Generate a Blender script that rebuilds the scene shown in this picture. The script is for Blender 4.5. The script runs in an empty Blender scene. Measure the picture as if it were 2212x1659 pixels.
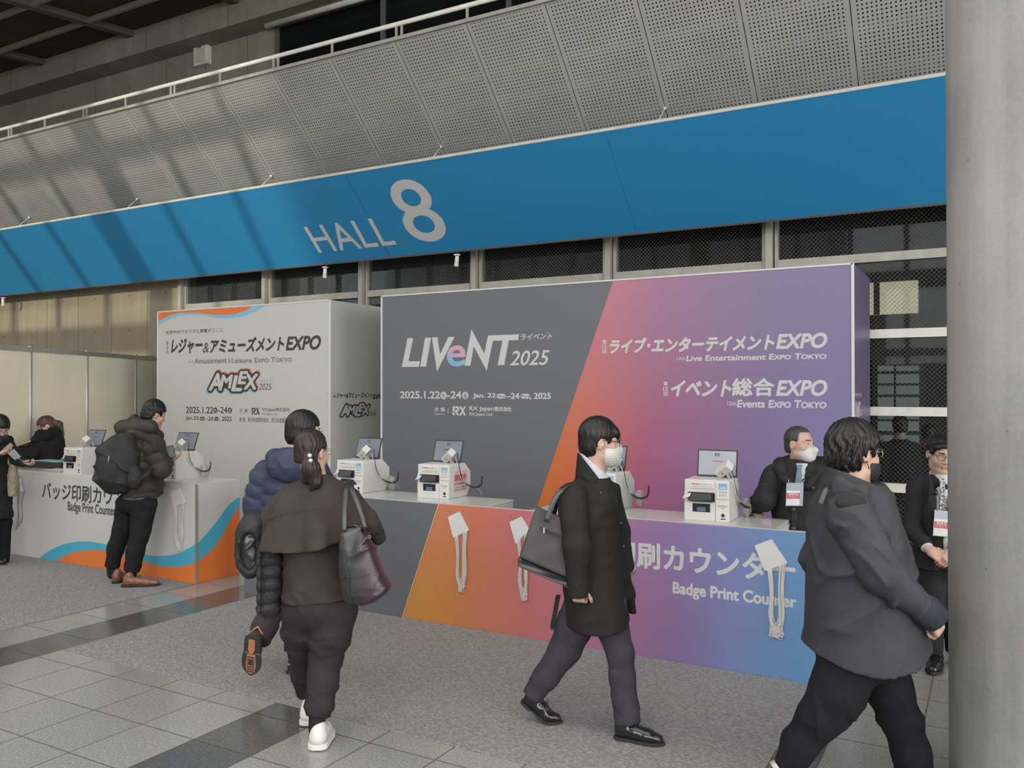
import bpy, bmesh, math, random
import numpy as np
from mathutils import Vector, Matrix

sc = bpy.context.scene
COL = sc.collection
random.seed(7)

# ------------------------------------------------------------------ camera
FPX, CX, CY, CAMH = 1828.0, 1106.0, 829.5, 1.85
YAW = math.radians(29.5)
PITCH = math.atan((846 - 829.5) / FPX)
cd = bpy.data.cameras.new('camera')
cam = bpy.data.objects.new('camera', cd)
COL.objects.link(cam)
cd.sensor_fit = 'HORIZONTAL'
cd.sensor_width = 36.0
cd.lens = FPX / 2212 * 36.0
cd.clip_end = 300
cam.location = (0, 0, CAMH)
cam.rotation_euler = (math.radians(90) + PITCH, 0, YAW)
sc.camera = cam

# ------------------------------------------------------------------ light and exposure
vs = sc.view_settings
vs.view_transform = 'Standard'
vs.look = 'None'
vs.gamma = 1.0
vs.use_curve_mapping = False
vs.exposure = 0.0
wd = bpy.data.worlds.new('world')
sc.world = wd
wd.use_nodes = True
wn = wd.node_tree
bg = wn.nodes['Background']
bg.inputs['Color'].default_value = (0.93, 0.97, 1.0, 1)
bg.inputs['Strength'].default_value = 0.95
SUNDIR = Vector((-0.29, 1.0, -0.135)).normalized()      # the way the low winter sun travels
sd_ = bpy.data.lights.new('sun', 'SUN')
sd_.energy = 2.1
sd_.angle = math.radians(0.6)
sd_.color = (1.0, 0.94, 0.76)
sun = bpy.data.objects.new('sun', sd_)
COL.objects.link(sun)
sun.rotation_euler = SUNDIR.to_track_quat('-Z', 'Y').to_euler()
sun.location = (10, -20, 12)
# daylight through the tall glass front of the hall, behind the camera
def area(name, loc, rot, sx, sy, power, col=(1, 1, 1)):
    l = bpy.data.lights.new(name, 'AREA')
    l.shape = 'RECTANGLE'
    l.size, l.size_y = sx, sy
    l.energy = power
    l.color = col
    o = bpy.data.objects.new(name, l)
    COL.objects.link(o)
    o.location = loc
    o.rotation_euler = rot
    return o
area('window_daylight', (-14, -6.4, 5.2), (math.radians(90), 0, 0), 20, 5.2, 380, (1.0, 0.99, 0.97))
area('window_daylight', (5, -6.4, 5.2), (math.radians(90), 0, 0), 17, 5.2, 2650, (1.0, 0.985, 0.96))
area('right_end_fill', (13.8, 2.0, 4.0), (math.radians(90), 0, math.radians(90)), 15, 7.5, 2100, (1.0, 0.98, 0.95))  # fill light added before the closed right end, for the side faces
area('overhead_fill', (-7, 0.5, 8.2), (0, 0, 0), 34, 6.5, 1700, (1.0, 0.97, 0.92))  # unseen light added overhead to brighten floor and worktops

# ------------------------------------------------------------------ pixel -> place in the hall
_c, _s = math.cos(YAW), math.sin(YAW)
RT = np.array([_c, _s, 0.0]); FH = np.array([-_s, _c, 0.0]); UP = np.array([0, 0, 1.0])
_F = FH * math.cos(PITCH) + UP * math.sin(PITCH)
_U = -FH * math.sin(PITCH) + UP * math.cos(PITCH)
_C = np.array([0, 0, CAMH])
def ray(x, y): return _F + (x - CX) / FPX * RT + (CY - y) / FPX * _U
def on_y(x, y, Y): r = ray(x, y); return _C + r * (Y / r[1])
def on_x(x, y, X): r = ray(x, y); return _C + r * (X / r[0])
def on_z(x, y, z): r = ray(x, y); return _C + r * ((z - CAMH) / r[2])
def on_slope(x, y, c): r = ray(x, y); return _C + r * ((c - CAMH) / (r[1] + r[2]))
def at_depth(x, y, d): r = ray(x, y); return _C + r * (d / float(np.dot(r, FH)))

# ------------------------------------------------------------------ materials
def lin(c):
    return tuple((v / 255 / 12.92 if v <= 10.31 else ((v / 255 + 0.055) / 1.055) ** 2.4) for v in c)
class NT:
    """short hand for node trees"""
    def __init__(s, name):
        s.m = bpy.data.materials.new(name)
        s.m.use_nodes = True
        s.t = s.m.node_tree
        s.b = s.t.nodes['Principled BSDF']
        s.out = s.t.nodes['Material Output']
        s.tc = None
    def n(s, typ, **kw):
        o = s.t.nodes.new(typ)
        for k, v in kw.items(): setattr(o, k, v)
        return o
    def link(s, a, b): s.t.links.new(a, b)
    def obj(s):
        if s.tc is None: s.tc = s.n('ShaderNodeTexCoord')
        return s.tc.outputs['Object']
    def xyz(s, src=None):
        x = s.n('ShaderNodeSeparateXYZ'); s.link(src or s.obj(), x.inputs[0]); return x.outputs
    def ma(s, op, a, b=None, c=None):
        o = s.n('ShaderNodeMath', operation=op)
        for i, v in enumerate((a, b, c)):
            if v is None: continue
            if isinstance(v, (int, float)): o.inputs[i].default_value = v
            else: s.link(v, o.inputs[i])
        return o.outputs[0]
    def noise(s, scale, detail=3, rough=0.5, vec=None, dim=None):
        o = s.n('ShaderNodeTexNoise')
        s.link(vec or s.obj(), o.inputs['Vector'])
        o.inputs['Scale'].default_value = scale
        o.inputs['Detail'].default_value = detail
        o.inputs['Roughness'].default_value = rough
        return o.outputs['Fac']
    def mapping(s, scale=(1, 1, 1), loc=(0, 0, 0), rot=(0, 0, 0)):
        o = s.n('ShaderNodeMapping')
        s.link(s.obj(), o.inputs['Vector'])
        o.inputs['Scale'].default_value = scale
        o.inputs['Location'].default_value = loc
        o.inputs['Rotation'].default_value = rot
        return o.outputs[0]
    def ramp(s, fac, stops, interp='LINEAR'):
        o = s.n('ShaderNodeValToRGB')
        o.color_ramp.interpolation = interp
        e = o.color_ramp.elements
        while len(e) < len(stops): e.new(0.5)
        for el, (p, c) in zip(e, stops):
            el.position = p
            el.color = (*lin(c), 1)
        s.link(fac, o.inputs[0])
        return o.outputs[0]
    def mix(s, fac, a, b):
        o = s.n('ShaderNodeMix', data_type='RGBA')
        for sock, v in ((o.inputs[0], fac), (o.inputs[6], a), (o.inputs[7], b)):
            if isinstance(v, (int, float)): sock.default_value = v
            elif isinstance(v, tuple): sock.default_value = (*lin(v), 1)
            else: s.link(v, sock)
        return o.outputs[2]
    def color(s, v):
        if isinstance(v, tuple): s.b.inputs['Base Color'].default_value = (*lin(v), 1)
        else: s.link(v, s.b.inputs['Base Color'])
    def set(s, **kw):
        for k, v in kw.items():
            i = s.b.inputs[k.replace('_', ' ')]
            if isinstance(v, (int, float)): i.default_value = v
            else: s.link(v, i)
    def bump(s, h, strength=0.3, dist=0.01):
        o = s.n('ShaderNodeBump')
        o.inputs['Strength'].default_value = strength
        o.inputs['Distance'].default_value = dist
        s.link(h, o.inputs['Height'])
        s.link(o.outputs[0], s.b.inputs['Normal'])
def plain(name, col, rough=0.5, metal=0.0, spec=0.5, var=0.0, vscale=6.0, bump=0.0, bscale=200.0, **kw):
    t = NT(name)
    if var:
        f = t.noise(vscale, 4)
        lo = tuple(max(0, v * (1 - var)) for v in col); hi = tuple(min(255, v * (1 + var)) for v in col)
        t.color(t.ramp(f, [(0.3, lo), (0.7, hi)]))
    else: t.color(col)
    t.set(Roughness=rough, Metallic=metal)
    t.b.inputs['Specular IOR Level'].default_value = spec
    for k, v in kw.items(): t.b.inputs[k.replace('_', ' ')].default_value = v
    if bump: t.bump(t.noise(bscale, 2), bump, 0.004)
    return t.m
def fabric(name, col, rough=0.85, var=0.08, bscale=260, bump=0.25, sheen=0.0):
    t = NT(name)
    f = t.noise(9, 4)
    lo = tuple(v * (1 - var) for v in col); hi = tuple(min(255, v * (1 + var)) for v in col)
    t.color(t.ramp(f, [(0.3, lo), (0.7, hi)]))
    t.set(Roughness=rough)
    t.b.inputs['Specular IOR Level'].default_value = 0.16
    t.b.inputs['Sheen Weight'].default_value = sheen
    a = t.noise(bscale, 2); b = t.noise(24, 3)
    t.bump(t.ma('ADD', a, t.ma('MULTIPLY', b, 1.5)), bump, 0.004)
    return t.m

# ------------------------------------------------------------------ mesh builder
class MB:
    def __init__(s): s.v, s.f, s.mi, s.sm = [], [], [], []
    def add(s, vs_, fs, mi=0, smooth=False):
        o = len(s.v); s.v += [tuple(map(float, p)) for p in vs_]
        for f in fs:
            s.f.append(tuple(i + o for i in f)); s.mi.append(mi); s.sm.append(smooth)
        return s
    def quad(s, a, b, c, d, mi=0): return s.add([a, b, c, d], [(0, 1, 2, 3)], mi)
    def box(s, lo, hi, mi=0, M=None):
        x0, y0, z0 = lo; x1, y1, z1 = hi
        p = [(x0, y0, z0), (x1, y0, z0), (x1, y1, z0), (x0, y1, z0), (x0, y0, z1), (x1, y0, z1), (x1, y1, z1), (x0, y1, z1)]
        if M is not None: p = [tuple(M @ Vector(q)) for q in p]
        return s.add(p, [(3, 2, 1, 0), (4, 5, 6, 7), (0, 1, 5, 4), (1, 2, 6, 5), (2, 3, 7, 6), (3, 0, 4, 7)], mi)
    def bar(s, a, b, w, h, up=(0, 0, 1), mi=0):
        a, b = Vector(a), Vector(b); d = (b - a).normalized(); u = Vector(up)
        x = d.cross(u)
        if x.length < 1e-4: x = d.cross(Vector((1, 0, 0)))
        x.normalize(); u = x.cross(d)
        p = [q + x * sx * w / 2 + u * su * h / 2 for q in (a, b) for sx, su in ((-1, -1), (1, -1), (1, 1), (-1, 1))]
        return s.add(p, [(3, 2, 1, 0), (4, 5, 6, 7), (0, 1, 5, 4), (1, 2, 6, 5), (2, 3, 7, 6), (3, 0, 4, 7)], mi)
    def tube(s, pts, r, n=10, mi=0, closed=False, caps=True):
        pts = [Vector(p) for p in pts]
        k = len(pts); rr = r if isinstance(r, (list, tuple)) else [r] * k
        rings = []; prev = None
        for i in range(k):
            if closed: t = pts[(i + 1) % k] - pts[i - 1]
            else: t = pts[min(i + 1, k - 1)] - pts[max(i - 1, 0)]
            t.normalize()
            if prev is None:
                x = t.cross(Vector((0, 0, 1)))
                if x.length < 1e-3: x = t.cross(Vector((0, 1, 0)))
            else:
                x = prev - t * prev.dot(t)
                if x.length < 1e-4: x = t.cross(Vector((0, 0, 1)))
            x.normalize(); prev = x; y = t.cross(x)
            rings.append([pts[i] + (x * math.cos(2 * math.pi * j / n) + y * math.sin(2 * math.pi * j / n)) * rr[i] for j in range(n)])
        vv = [p for r_ in rings for p in r_]; ff = []
        for i in range(k if closed else k - 1):
            a, b = i * n, ((i + 1) % k) * n
            for j in range(n): ff.append((a + j, a + (j + 1) % n, b + (j + 1) % n, b + j))
        if caps and not closed:
            ff.append(tuple(reversed(range(n)))); ff.append(tuple(range((k - 1) * n, k * n)))
        return s.add(vv, ff, mi, True)
    def ribbon(s, pts, w, t, side=None, mi=0):
        """smooth strap: width w along `side` (or across the run), thickness t"""
        P_ = [Vector(p) for p in pts]; n = len(P_); rows = []; prev = None
        for i in range(n):
            d = (P_[min(i + 1, n - 1)] - P_[max(i - 1, 0)]).normalized()
            x = Vector(side) - d * d.dot(Vector(side)) if side is not None else d.cross(Vector((0, 0, 1)))
            if x.length < .05 and prev is not None: x = prev - d * d.dot(prev)
            x.normalize(); prev = x; y = d.cross(x)
            rows.append([P_[i] + x * a * w / 2 + y * b * t / 2 for a, b in ((-1, -.6), (-.9, -1), (.9, -1), (1, -.6), (1, .6), (.9, 1), (-.9, 1), (-1, .6))])
        vv = [p for r in rows for p in r]; ff = []
        for i in range(n - 1):
            for j in range(8): ff.append((8 * i + j, 8 * i + (j + 1) % 8, 8 * i + 8 + (j + 1) % 8, 8 * i + 8 + j))
        ff += [tuple(range(7, -1, -1)), tuple(range(8 * (n - 1), 8 * n))]
        return s.add(vv, ff, mi, True)
    def lathe(s, prof, n=32, origin=(0, 0, 0), mi=0, smooth=True):
        ox, oy, oz = origin; vv = []; ff = []
        for r, z in prof:
            for j in range(n):
                a = 2 * math.pi * j / n; vv.append((ox + r * math.cos(a), oy + r * math.sin(a), oz + z))
        for i in range(len(prof) - 1):
            for j in range(n): ff.append((i * n + j, i * n + (j + 1) % n, (i + 1) * n + (j + 1) % n, (i + 1) * n + j))
        ff.append(tuple(reversed(range(n)))); ff.append(tuple(range((len(prof) - 1) * n, len(prof) * n)))
        return s.add(vv, ff, mi, smooth)
    def ball(s, c, r, nu=16, nv=10, mi=0):
        c = Vector(c); rx = r if isinstance(r, (tuple, list)) else (r, r, r)
        vv = [c + Vector((0, 0, rx[2]))]; ff = []
        for i in range(1, nv):
            a = math.pi * i / nv
            for j in range(nu):
                b = 2 * math.pi * j / nu
                vv.append(c + Vector((rx[0] * math.sin(a) * math.cos(b), rx[1] * math.sin(a) * math.sin(b), rx[2] * math.cos(a))))
        vv.append(c - Vector((0, 0, rx[2])))
        for j in range(nu): ff.append((0, 1 + j, 1 + (j + 1) % nu))
        for i in range(nv - 2):
            for j in range(nu):
                a = 1 + i * nu; ff.append((a + j, a + nu + j, a + nu + (j + 1) % nu, a + (j + 1) % nu))
        last = len(vv) - 1; a = 1 + (nv - 2) * nu
        for j in range(nu): ff.append((a + j, last, a + (j + 1) % nu))
        return s.add(vv, ff, mi, True)
    def prism(s, poly, fn, t0, t1, mi=0):
        """outline (list of 2-D points) swept from t0 to t1; fn(u, v, t) -> 3-D"""
        n = len(poly)
        vv = [fn(u, v, t0) for u, v in poly] + [fn(u, v, t1) for u, v in poly]
        ff = [tuple(range(n)), tuple(reversed(range(n, 2 * n)))]
        ff += [(i, n + i, n + (i + 1) % n, (i + 1) % n) for i in range(n)]
        return s.add(vv, ff, mi)
    def build(s, name, mat, parent=None, bevel=0.0, loc=None, rotz=0.0, seg=2):
        me = bpy.data.meshes.new(name)
        me.from_pydata(s.v, [], s.f)
        for m in (mat if isinstance(mat, (list, tuple)) else [mat]): me.materials.append(m)
        me.polygons.foreach_set('material_index', s.mi)
        me.polygons.foreach_set('use_smooth', s.sm)
        bm = bmesh.new(); bm.from_mesh(me); bmesh.ops.recalc_face_normals(bm, faces=bm.faces); bm.to_mesh(me); bm.free()
        me.update()
        o = bpy.data.objects.new(name, me)
        COL.objects.link(o)
        if parent: o.parent = parent
        if loc is not None: o.location = loc
        if rotz: o.rotation_euler = (0, 0, rotz)
        if bevel:
            b = o.modifiers.new('bevel', 'BEVEL'); b.width = bevel; b.segments = seg; b.limit_method = 'ANGLE'; b.angle_limit = math.radians(40)
        return o
def tag(o, label=None, cat=None, group=None, kind=None):
    if label: o['label'] = label
    if cat: o['category'] = cat
    if group: o['group'] = group
    if kind: o['kind'] = kind
    return o
def thing(name, label, cat, loc=(0, 0, 0), rotz=0.0, group=None):
    o = bpy.data.objects.new(name, None)
    o.empty_display_size = 0.1
    COL.objects.link(o); o.location = loc; o.rotation_euler = (0, 0, rotz)
    return tag(o, label, cat, group)
def copy_tree(o, parent=None):
    c = o.copy(); COL.objects.link(c); c.parent = parent
    for ch in [x for x in bpy.data.objects if x.parent == o]: copy_tree(ch, c)
    return c
def arc(p, q, sag, n=10):
    p, q = Vector(p), Vector(q)
    return [p.lerp(q, i / n) + Vector((0, 0, -4 * sag * (i / n) * (1 - i / n))) for i in range(n + 1)]
def spline(pts, n=8):
    P = [Vector(p) for p in pts]; P = [P[0] * 2 - P[1]] + P + [P[-1] * 2 - P[-2]]; out = []
    for i in range(1, len(P) - 2):
        for j in range(n):
            t = j / n; a, b, c, d = P[i - 1], P[i], P[i + 1], P[i + 2]
            out.append(0.5 * ((2 * b) + (c - a) * t + (2 * a - 5 * b + 4 * c - d) * t * t + (3 * b - a - 3 * c + d) * t ** 3))
    out.append(P[-2]); return out
# ================================================================== the hall
M = {}
M['white'] = plain('white_board', (182, 182, 180), 0.45, spec=0.3)
M['white_gloss'] = plain('white_laminate', (190, 190, 186), 0.12)
M['alu'] = plain('anodised_aluminium', (165, 165, 158), 0.38, metal=0.6, var=0.05)
M['steel'] = plain('painted_steel', (150, 148, 140), 0.5, var=0.06)
M['pale_steel'] = plain('pale_steel', (205, 203, 195), 0.45, var=0.04)
M['dark_trim'] = plain('dark_trim', (92, 92, 95), 0.55)
M['black'] = plain('black_plastic', (26, 26, 28), 0.45)
M['dark'] = plain('dark_void', (18, 18, 18), 0.9)

def concrete(name, base, seam=0.0, rough=0.8, streak=1.0):
    t = NT(name)
    a = t.noise(0.9, 6, 0.6)
    st = t.noise(1.0, 4, 0.6, t.mapping((9, 9, 0.5)))
    p = t.noise(60, 2, 0.6)
    v = t.ma('ADD', t.ma('MULTIPLY', a, 0.45), t.ma('ADD', t.ma('MULTIPLY', st, 0.45 * streak), t.ma('MULTIPLY', p, 0.10)))
    lo = tuple(x * 0.84 for x in base); hi = tuple(min(255, x * 1.12) for x in base)
    col = t.ramp(v, [(0.34, lo), (0.64, hi)])
    pores = t.n('ShaderNodeTexVoronoi'); t.link(t.obj(), pores.inputs['Vector']); pores.inputs['Scale'].default_value = 11
    hole = t.ma('LESS_THAN', pores.outputs['Distance'], 0.07)
    big = t.noise(5, 2)
    hole = t.ma('MULTIPLY', hole, t.ma('GREATER_THAN', big, 0.52))
    col = t.mix(t.ma('MULTIPLY', hole, 0.5), col, tuple(x * 0.5 for x in base))
    if seam:
        x = t.xyz()
        fx = t.ma('ABSOLUTE', t.ma('SUBTRACT', t.ma('FRACT', t.ma('DIVIDE', t.ma('ADD', x[0], 50.0), seam)), 0.5))
        line = t.ma('GREATER_THAN', fx, 0.5 - 0.006 / seam)
        fz = t.ma('ABSOLUTE', t.ma('SUBTRACT', t.ma('FRACT', t.ma('DIVIDE', t.ma('ADD', x[2], 20.95), 1.8)), 0.5))
        line = t.ma('MAXIMUM', line, t.ma('GREATER_THAN', fz, 0.4965))
        # tie holes
        hx = t.ma('SUBTRACT', t.ma('FRACT', t.ma('ADD', t.ma('DIVIDE', t.ma('ADD', x[0], 50.0), seam), 0.0)), 0.5)
        hz = t.ma('SUBTRACT', t.ma('FRACT', t.ma('DIVIDE', t.ma('ADD', x[2], 20.2), 0.6)), 0.5)
        dd = t.ma('SQRT', t.ma('ADD', t.ma('POWER', t.ma('MULTIPLY', hx, seam), 2.0), t.ma('POWER', t.ma('MULTIPLY', hz, 0.6), 2.0)))
        line = t.ma('MAXIMUM', line, t.ma('LESS_THAN', dd, 0.018))
        col = t.mix(t.ma('MULTIPLY', line, 0.7), col, tuple(x_ * 0.35 for x_ in base))
    t.color(col)
    t.set(Roughness=rough)
    t.b.inputs['Specular IOR Level'].default_value = 0.3
    t.bump(t.ma('SUBTRACT', t.noise(30, 4), t.ma('MULTIPLY', hole, 2.0)), 0.15, 0.01)
    return t.m
M['concrete_wall'] = concrete('board_marked_concrete', (158, 148, 126), seam=0.94, streak=0.45)
M['concrete_dark'] = concrete('upper_concrete', (150, 147, 134), seam=1.9, streak=0.4)
M['concrete_pillar'] = concrete('pillar_concrete', (150, 150, 147), rough=0.7, streak=0.6)

# ---- floor: polished speckled stone tiles with dark bands
def stone():
    t = NT('polished_stone')
    x = t.xyz()
    def cell(c, off, size): return t.ma('DIVIDE', t.ma('SUBTRACT', c, off), size)
    cx_ = cell(x[0], -6.225, 0.4208); cy_ = cell(x[1], 3.525 - 42.65, 0.4265)
    ix = t.ma('FLOOR', cx_); fx = t.ma('FRACT', cx_); fy = t.ma('FRACT', cy_)
    dark = t.ma('LESS_THAN', t.ma('MODULO', t.ma('ADD', ix, 600.0), 6.0), 0.5)
    g = 0.010
    line = t.ma('MAXIMUM', t.ma('MAXIMUM', t.ma('LESS_THAN', fx, g), t.ma('GREATER_THAN', fx, 1 - g)),
                t.ma('MAXIMUM', t.ma('LESS_THAN', fy, g), t.ma('GREATER_THAN', fy, 1 - g)))
    sp = t.noise(170, 3, 0.7); sp2 = t.noise(60, 2, 0.6)
    wn_ = t.n('ShaderNodeTexWhiteNoise'); cmb = t.n('ShaderNodeCombineXYZ')
    t.link(ix, cmb.inputs[0]); t.link(t.ma('FLOOR', cy_), cmb.inputs[1]); t.link(cmb.outputs[0], wn_.inputs[0])
    v = t.ma('ADD', t.ma('MULTIPLY', sp, 0.75), t.ma('ADD', t.ma('MULTIPLY', sp2, 0.225), t.ma('MULTIPLY', wn_.outputs[0], 0.025)))
    light = t.ramp(v, [(0.30, (88, 88, 86)), (0.50, (134, 134, 131)), (0.70, (182, 181, 176))])
    darkc = t.ramp(v, [(0.30, (52, 52, 51)), (0.50, (80, 80, 78)), (0.70, (132, 131, 128))])
    col = t.mix(dark, light, darkc)
    col = t.mix(t.ma('MULTIPLY', line, 0.75), col, (58, 56, 52))
    t.color(col)
    t.set(Roughness=t.ma('ADD', 0.16, t.ma('MULTIPLY', line, 0.4)))
    t.b.inputs['Specular IOR Level'].default_value = 0.5
    return t.m
M['stone'] = stone()
tag(MB().quad((-34, -7, 0), (14, -7, 0), (14, 16, 0), (-34, 16, 0)).build('floor', M['stone']), kind='structure')

def carpet_mat():
    t = NT('needle_felt')
    a = t.noise(46, 4, 0.75, t.mapping((1, 1.8, 1), rot=(0, 0, 0.5))); b = t.noise(210, 2, 0.6)
    v = t.ma('ADD', t.ma('MULTIPLY', a, 0.65), t.ma('MULTIPLY', b, 0.35))
    t.color(t.ramp(v, [(0.32, (90, 89, 90)), (0.5, (129, 128, 128)), (0.68, (170, 169, 169))]))
    t.set(Roughness=0.95)
    t.b.inputs['Specular IOR Level'].default_value = 0.1
    t.bump(v, 0.6, 0.01)
    return t.m
M['carpet'] = carpet_mat()
tag(MB().box((-5.785, 3.705, 0), (-0.97, 5.592, 0.006)).build('carpet', M['carpet'], bevel=0.003),
    'long grey felt carpet in front of the orange and purple badge counter', 'carpet')
tag(MB().box((-17.0, 2.2, 0), (-6.67, 5.592, 0.006)).build('carpet', M['carpet'], bevel=0.003),
    'grey felt carpet in front of the white badge counter with the orange wave', 'carpet')

# ---- back wall: concrete on the left, wire-glass windows elsewhere
tag(MB().box((-34, 9.4, 0), (-11.62, 9.75, 5.2)).build('wall_back_left', M['concrete_wall']), kind='structure')
tag(MB().box((-34, 9.45, 5.2), (-9.5, 9.75, 7.9)).build('wall_back_upper', M['concrete_dark']), kind='structure')
tag(MB().box((-34, 9.05, 7.42), (14, 9.75, 7.9)).build('trim_1', M['concrete_dark']), kind='structure')

def wire_glass():
    t = NT('wired_glass')
    x = t.xyz()
    def diag(sgn):
        u = t.ma('ADD', x[0], t.ma('MULTIPLY', x[2], sgn))
        f = t.ma('FRACT', t.ma('DIVIDE', t.ma('ADD', u, 60.0), 0.045))
        return t.ma('LESS_THAN', f, 0.075)
    w = t.ma('MAXIMUM', diag(1.0), diag(-1.0))
    gl = t.n('ShaderNodeBsdfGlossy'); gl.inputs['Roughness'].default_value = 0.015
    gl.inputs['Color'].default_value = (0.9, 0.95, 1.0, 1)
    tr = t.n('ShaderNodeBsdfTransparent'); tr.inputs['Color'].default_value = (0.80, 0.84, 0.84, 1)
    fr = t.n('ShaderNodeFresnel'); fr.inputs['IOR'].default_value = 1.6
    m1 = t.n('ShaderNodeMixShader'); t.link(t.ma('MULTIPLY', fr.outputs[0], 0.06), m1.inputs[0]); t.link(tr.outputs[0], m1.inputs[1]); t.link(gl.outputs[0], m1.inputs[2])
    df = t.n('ShaderNodeBsdfDiffuse'); df.inputs['Color'].default_value = (0.13, 0.13, 0.12, 1)
    m2 = t.n('ShaderNodeMixShader'); t.link(w, m2.inputs[0]); t.link(m1.outputs[0], m2.inputs[1]); t.link(df.outputs[0], m2.inputs[2])
    t.link(m2.outputs[0], t.out.inputs['Surface'])
    return t.m
M['wire_glass'] = wire_glass()
M['dark_glass'] = plain('dark_glass', (20, 24, 24), 0.25, spec=0.4, var=0.2, vscale=1.2)
mull = [1.68 - 1.88 * i for i in range(8)]            # 1.68 ... -11.48
for i in range(7):
    xr, xl = mull[i], mull[i + 1]
    w = MB()
    w.box((xl - 0.035, 9.30, 0), (xl + 0.035, 9.48, 4.2))
    w.box((xl - 0.085, 9.36, 0), (xl - 0.05, 9.46, 4.2))
    w.box((xl + 0.05, 9.36, 0), (xl + 0.085, 9.46, 4.2))
    win = tag(w.build('window_%d' % (i + 1), M['steel']), kind='structure')
    for z in (0.05, 0.876, 1.65, 2.44, 3.225, 4.02):
        MB().box((xl + 0.085, 9.35, z - 0.045), (xr - 0.085, 9.45, z + 0.045)).build('rail', M['pale_steel'] if z < 3 else M['steel'], win)
    MB().box((xl + 0.08, 9.40, 0.05), (xr - 0.08, 9.408, 4.2)).build('pane', M['wire_glass'], win)
# dark hall beyond the glass
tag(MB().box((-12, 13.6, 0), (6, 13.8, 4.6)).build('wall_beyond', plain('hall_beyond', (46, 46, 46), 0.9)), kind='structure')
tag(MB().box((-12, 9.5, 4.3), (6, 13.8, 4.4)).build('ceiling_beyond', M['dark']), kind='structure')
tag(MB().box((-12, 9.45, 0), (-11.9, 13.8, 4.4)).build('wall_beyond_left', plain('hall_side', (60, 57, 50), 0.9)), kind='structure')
# window and door panes in the far wall, glowing in place of daylight
def glow(name, col, st):
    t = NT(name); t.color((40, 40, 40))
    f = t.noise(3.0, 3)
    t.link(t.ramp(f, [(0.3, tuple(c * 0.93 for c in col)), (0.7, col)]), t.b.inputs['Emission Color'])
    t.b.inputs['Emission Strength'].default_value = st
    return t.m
M['glow_wall'] = glow('glowing_pane_for_sunlit_wall', (226, 214, 180), 0.80)  # emission stands in for a sunlit wall
M['glow_door'] = glow('glowing_door_pane', (178, 182, 182), 0.30)
Yb = 13.55
def bw(px, py): p = on_y(px, py, Yb); return p[0], p[2]
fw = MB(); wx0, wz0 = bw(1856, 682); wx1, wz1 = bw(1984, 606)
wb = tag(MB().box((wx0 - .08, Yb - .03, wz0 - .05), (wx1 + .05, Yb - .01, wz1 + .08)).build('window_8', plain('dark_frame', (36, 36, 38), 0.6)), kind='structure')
MB().box((wx0, Yb - .05, wz0), (wx1, Yb - .031, wz1)).build('pane', M['glow_wall'], wb)
xm, _ = bw(1895, 640)
MB().box((xm - .04, Yb - .09, wz0), (xm + .04, Yb - .051, wz1)).build('mullion', M['black'], wb)
x0, z0 = bw(1895, 985); x1, z1 = bw(1988, 788)
db = tag(MB().box((x0 - .06, Yb - .03, 0), (x1 + .06, Yb - .01, z1 + .1)).build('door_1', plain('door_frame', (40, 40, 42), 0.6)), kind='structure')
for (pa, pb) in ((1897, 1931), (1936, 1986)):
    for (ya, yb) in ((802, 790), (828, 808), (852, 833), (878, 858), (905, 884), (930, 910), (960, 940), (985, 966)):
        a = bw(pa, ya); b = bw(pb, yb)
        MB().box((a[0], Yb - .05, a[1]), (b[0], Yb - .031, b[1])).build('pane', M['glow_door'], db)

# ---- upper windows with the roller tube, above the sloping soffit
up = [-9.5 + 2.04 * i for i in range(8)]
for i in range(7):
    f = MB()
    f.box((up[i], 9.42, 5.0), (up[i] + 0.05, 9.5, 7.42)); f.box((up[i], 9.42, 6.25), (up[i + 1], 9.47, 6.30))
    w = tag(f.build('window_%d' % (i + 9), M['dark_trim']), kind='structure')
    MB().box((up[i] + 0.03, 9.48, 5.0), (up[i + 1] + .02, 9.5, 7.42)).build('pane', M['dark_glass'], w)
tag(MB().tube([(-9.55, 9.3, 7.40), (-6.6, 9.3, 7.40)], 0.045, 12).build('roller_tube', M['pale_steel']),
    'pale roller blind tube fixed above the upper dark window', 'roller tube')

# ---- sloping perforated soffit, one panel after the other
C_SOF, S_TOP = 13.39, 7.60
def perforated():
    t = NT('perforated_metal')
    x = t.xyz()
    def fr(c): return t.ma('SUBTRACT', t.ma('FRACT', t.ma('DIVIDE', c, 0.0392)), 0.5)
    d = t.ma('SQRT', t.ma('ADD', t.ma('POWER', fr(x[0]), 2.0), t.ma('POWER', fr(x[1]), 2.0)))
    hole = t.ma('LESS_THAN', d, 0.215)
    inn = t.ma('MULTIPLY', t.ma('MULTIPLY', t.ma('GREATER_THAN', x[0], 0.03), t.ma('LESS_THAN', x[0], 0.912)), t.ma('GREATER_THAN', x[1], 0.02))
    hole = t.ma('MULTIPLY', hole, inn)
    t.color(t.ramp(t.noise(1.6, 3), [(0.3, (156, 156, 152)), (0.7, (168, 168, 164))]))
    t.set(Roughness=0.42, Metallic=0.15)
    tr = t.n('ShaderNodeBsdfTransparent')
    mx = t.n('ShaderNodeMixShader'); t.link(hole, mx.inputs[0]); t.link(t.b.outputs[0], mx.inputs[1]); t.link(tr.outputs[0], mx.inputs[2])
    t.link(mx.outputs[0], t.out.inputs['Surface'])
    return t.m
M['perf'] = perforated()
ORD = ['first', 'second', 'third', 'fourth', 'fifth', 'sixth', 'seventh', 'eighth', 'ninth', 'tenth', 'eleventh', 'twelfth', 'thirteenth', 'fourteenth',
       'fifteenth', 'sixteenth', 'seventeenth', 'eighteenth', 'nineteenth', 'twentieth']
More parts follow.
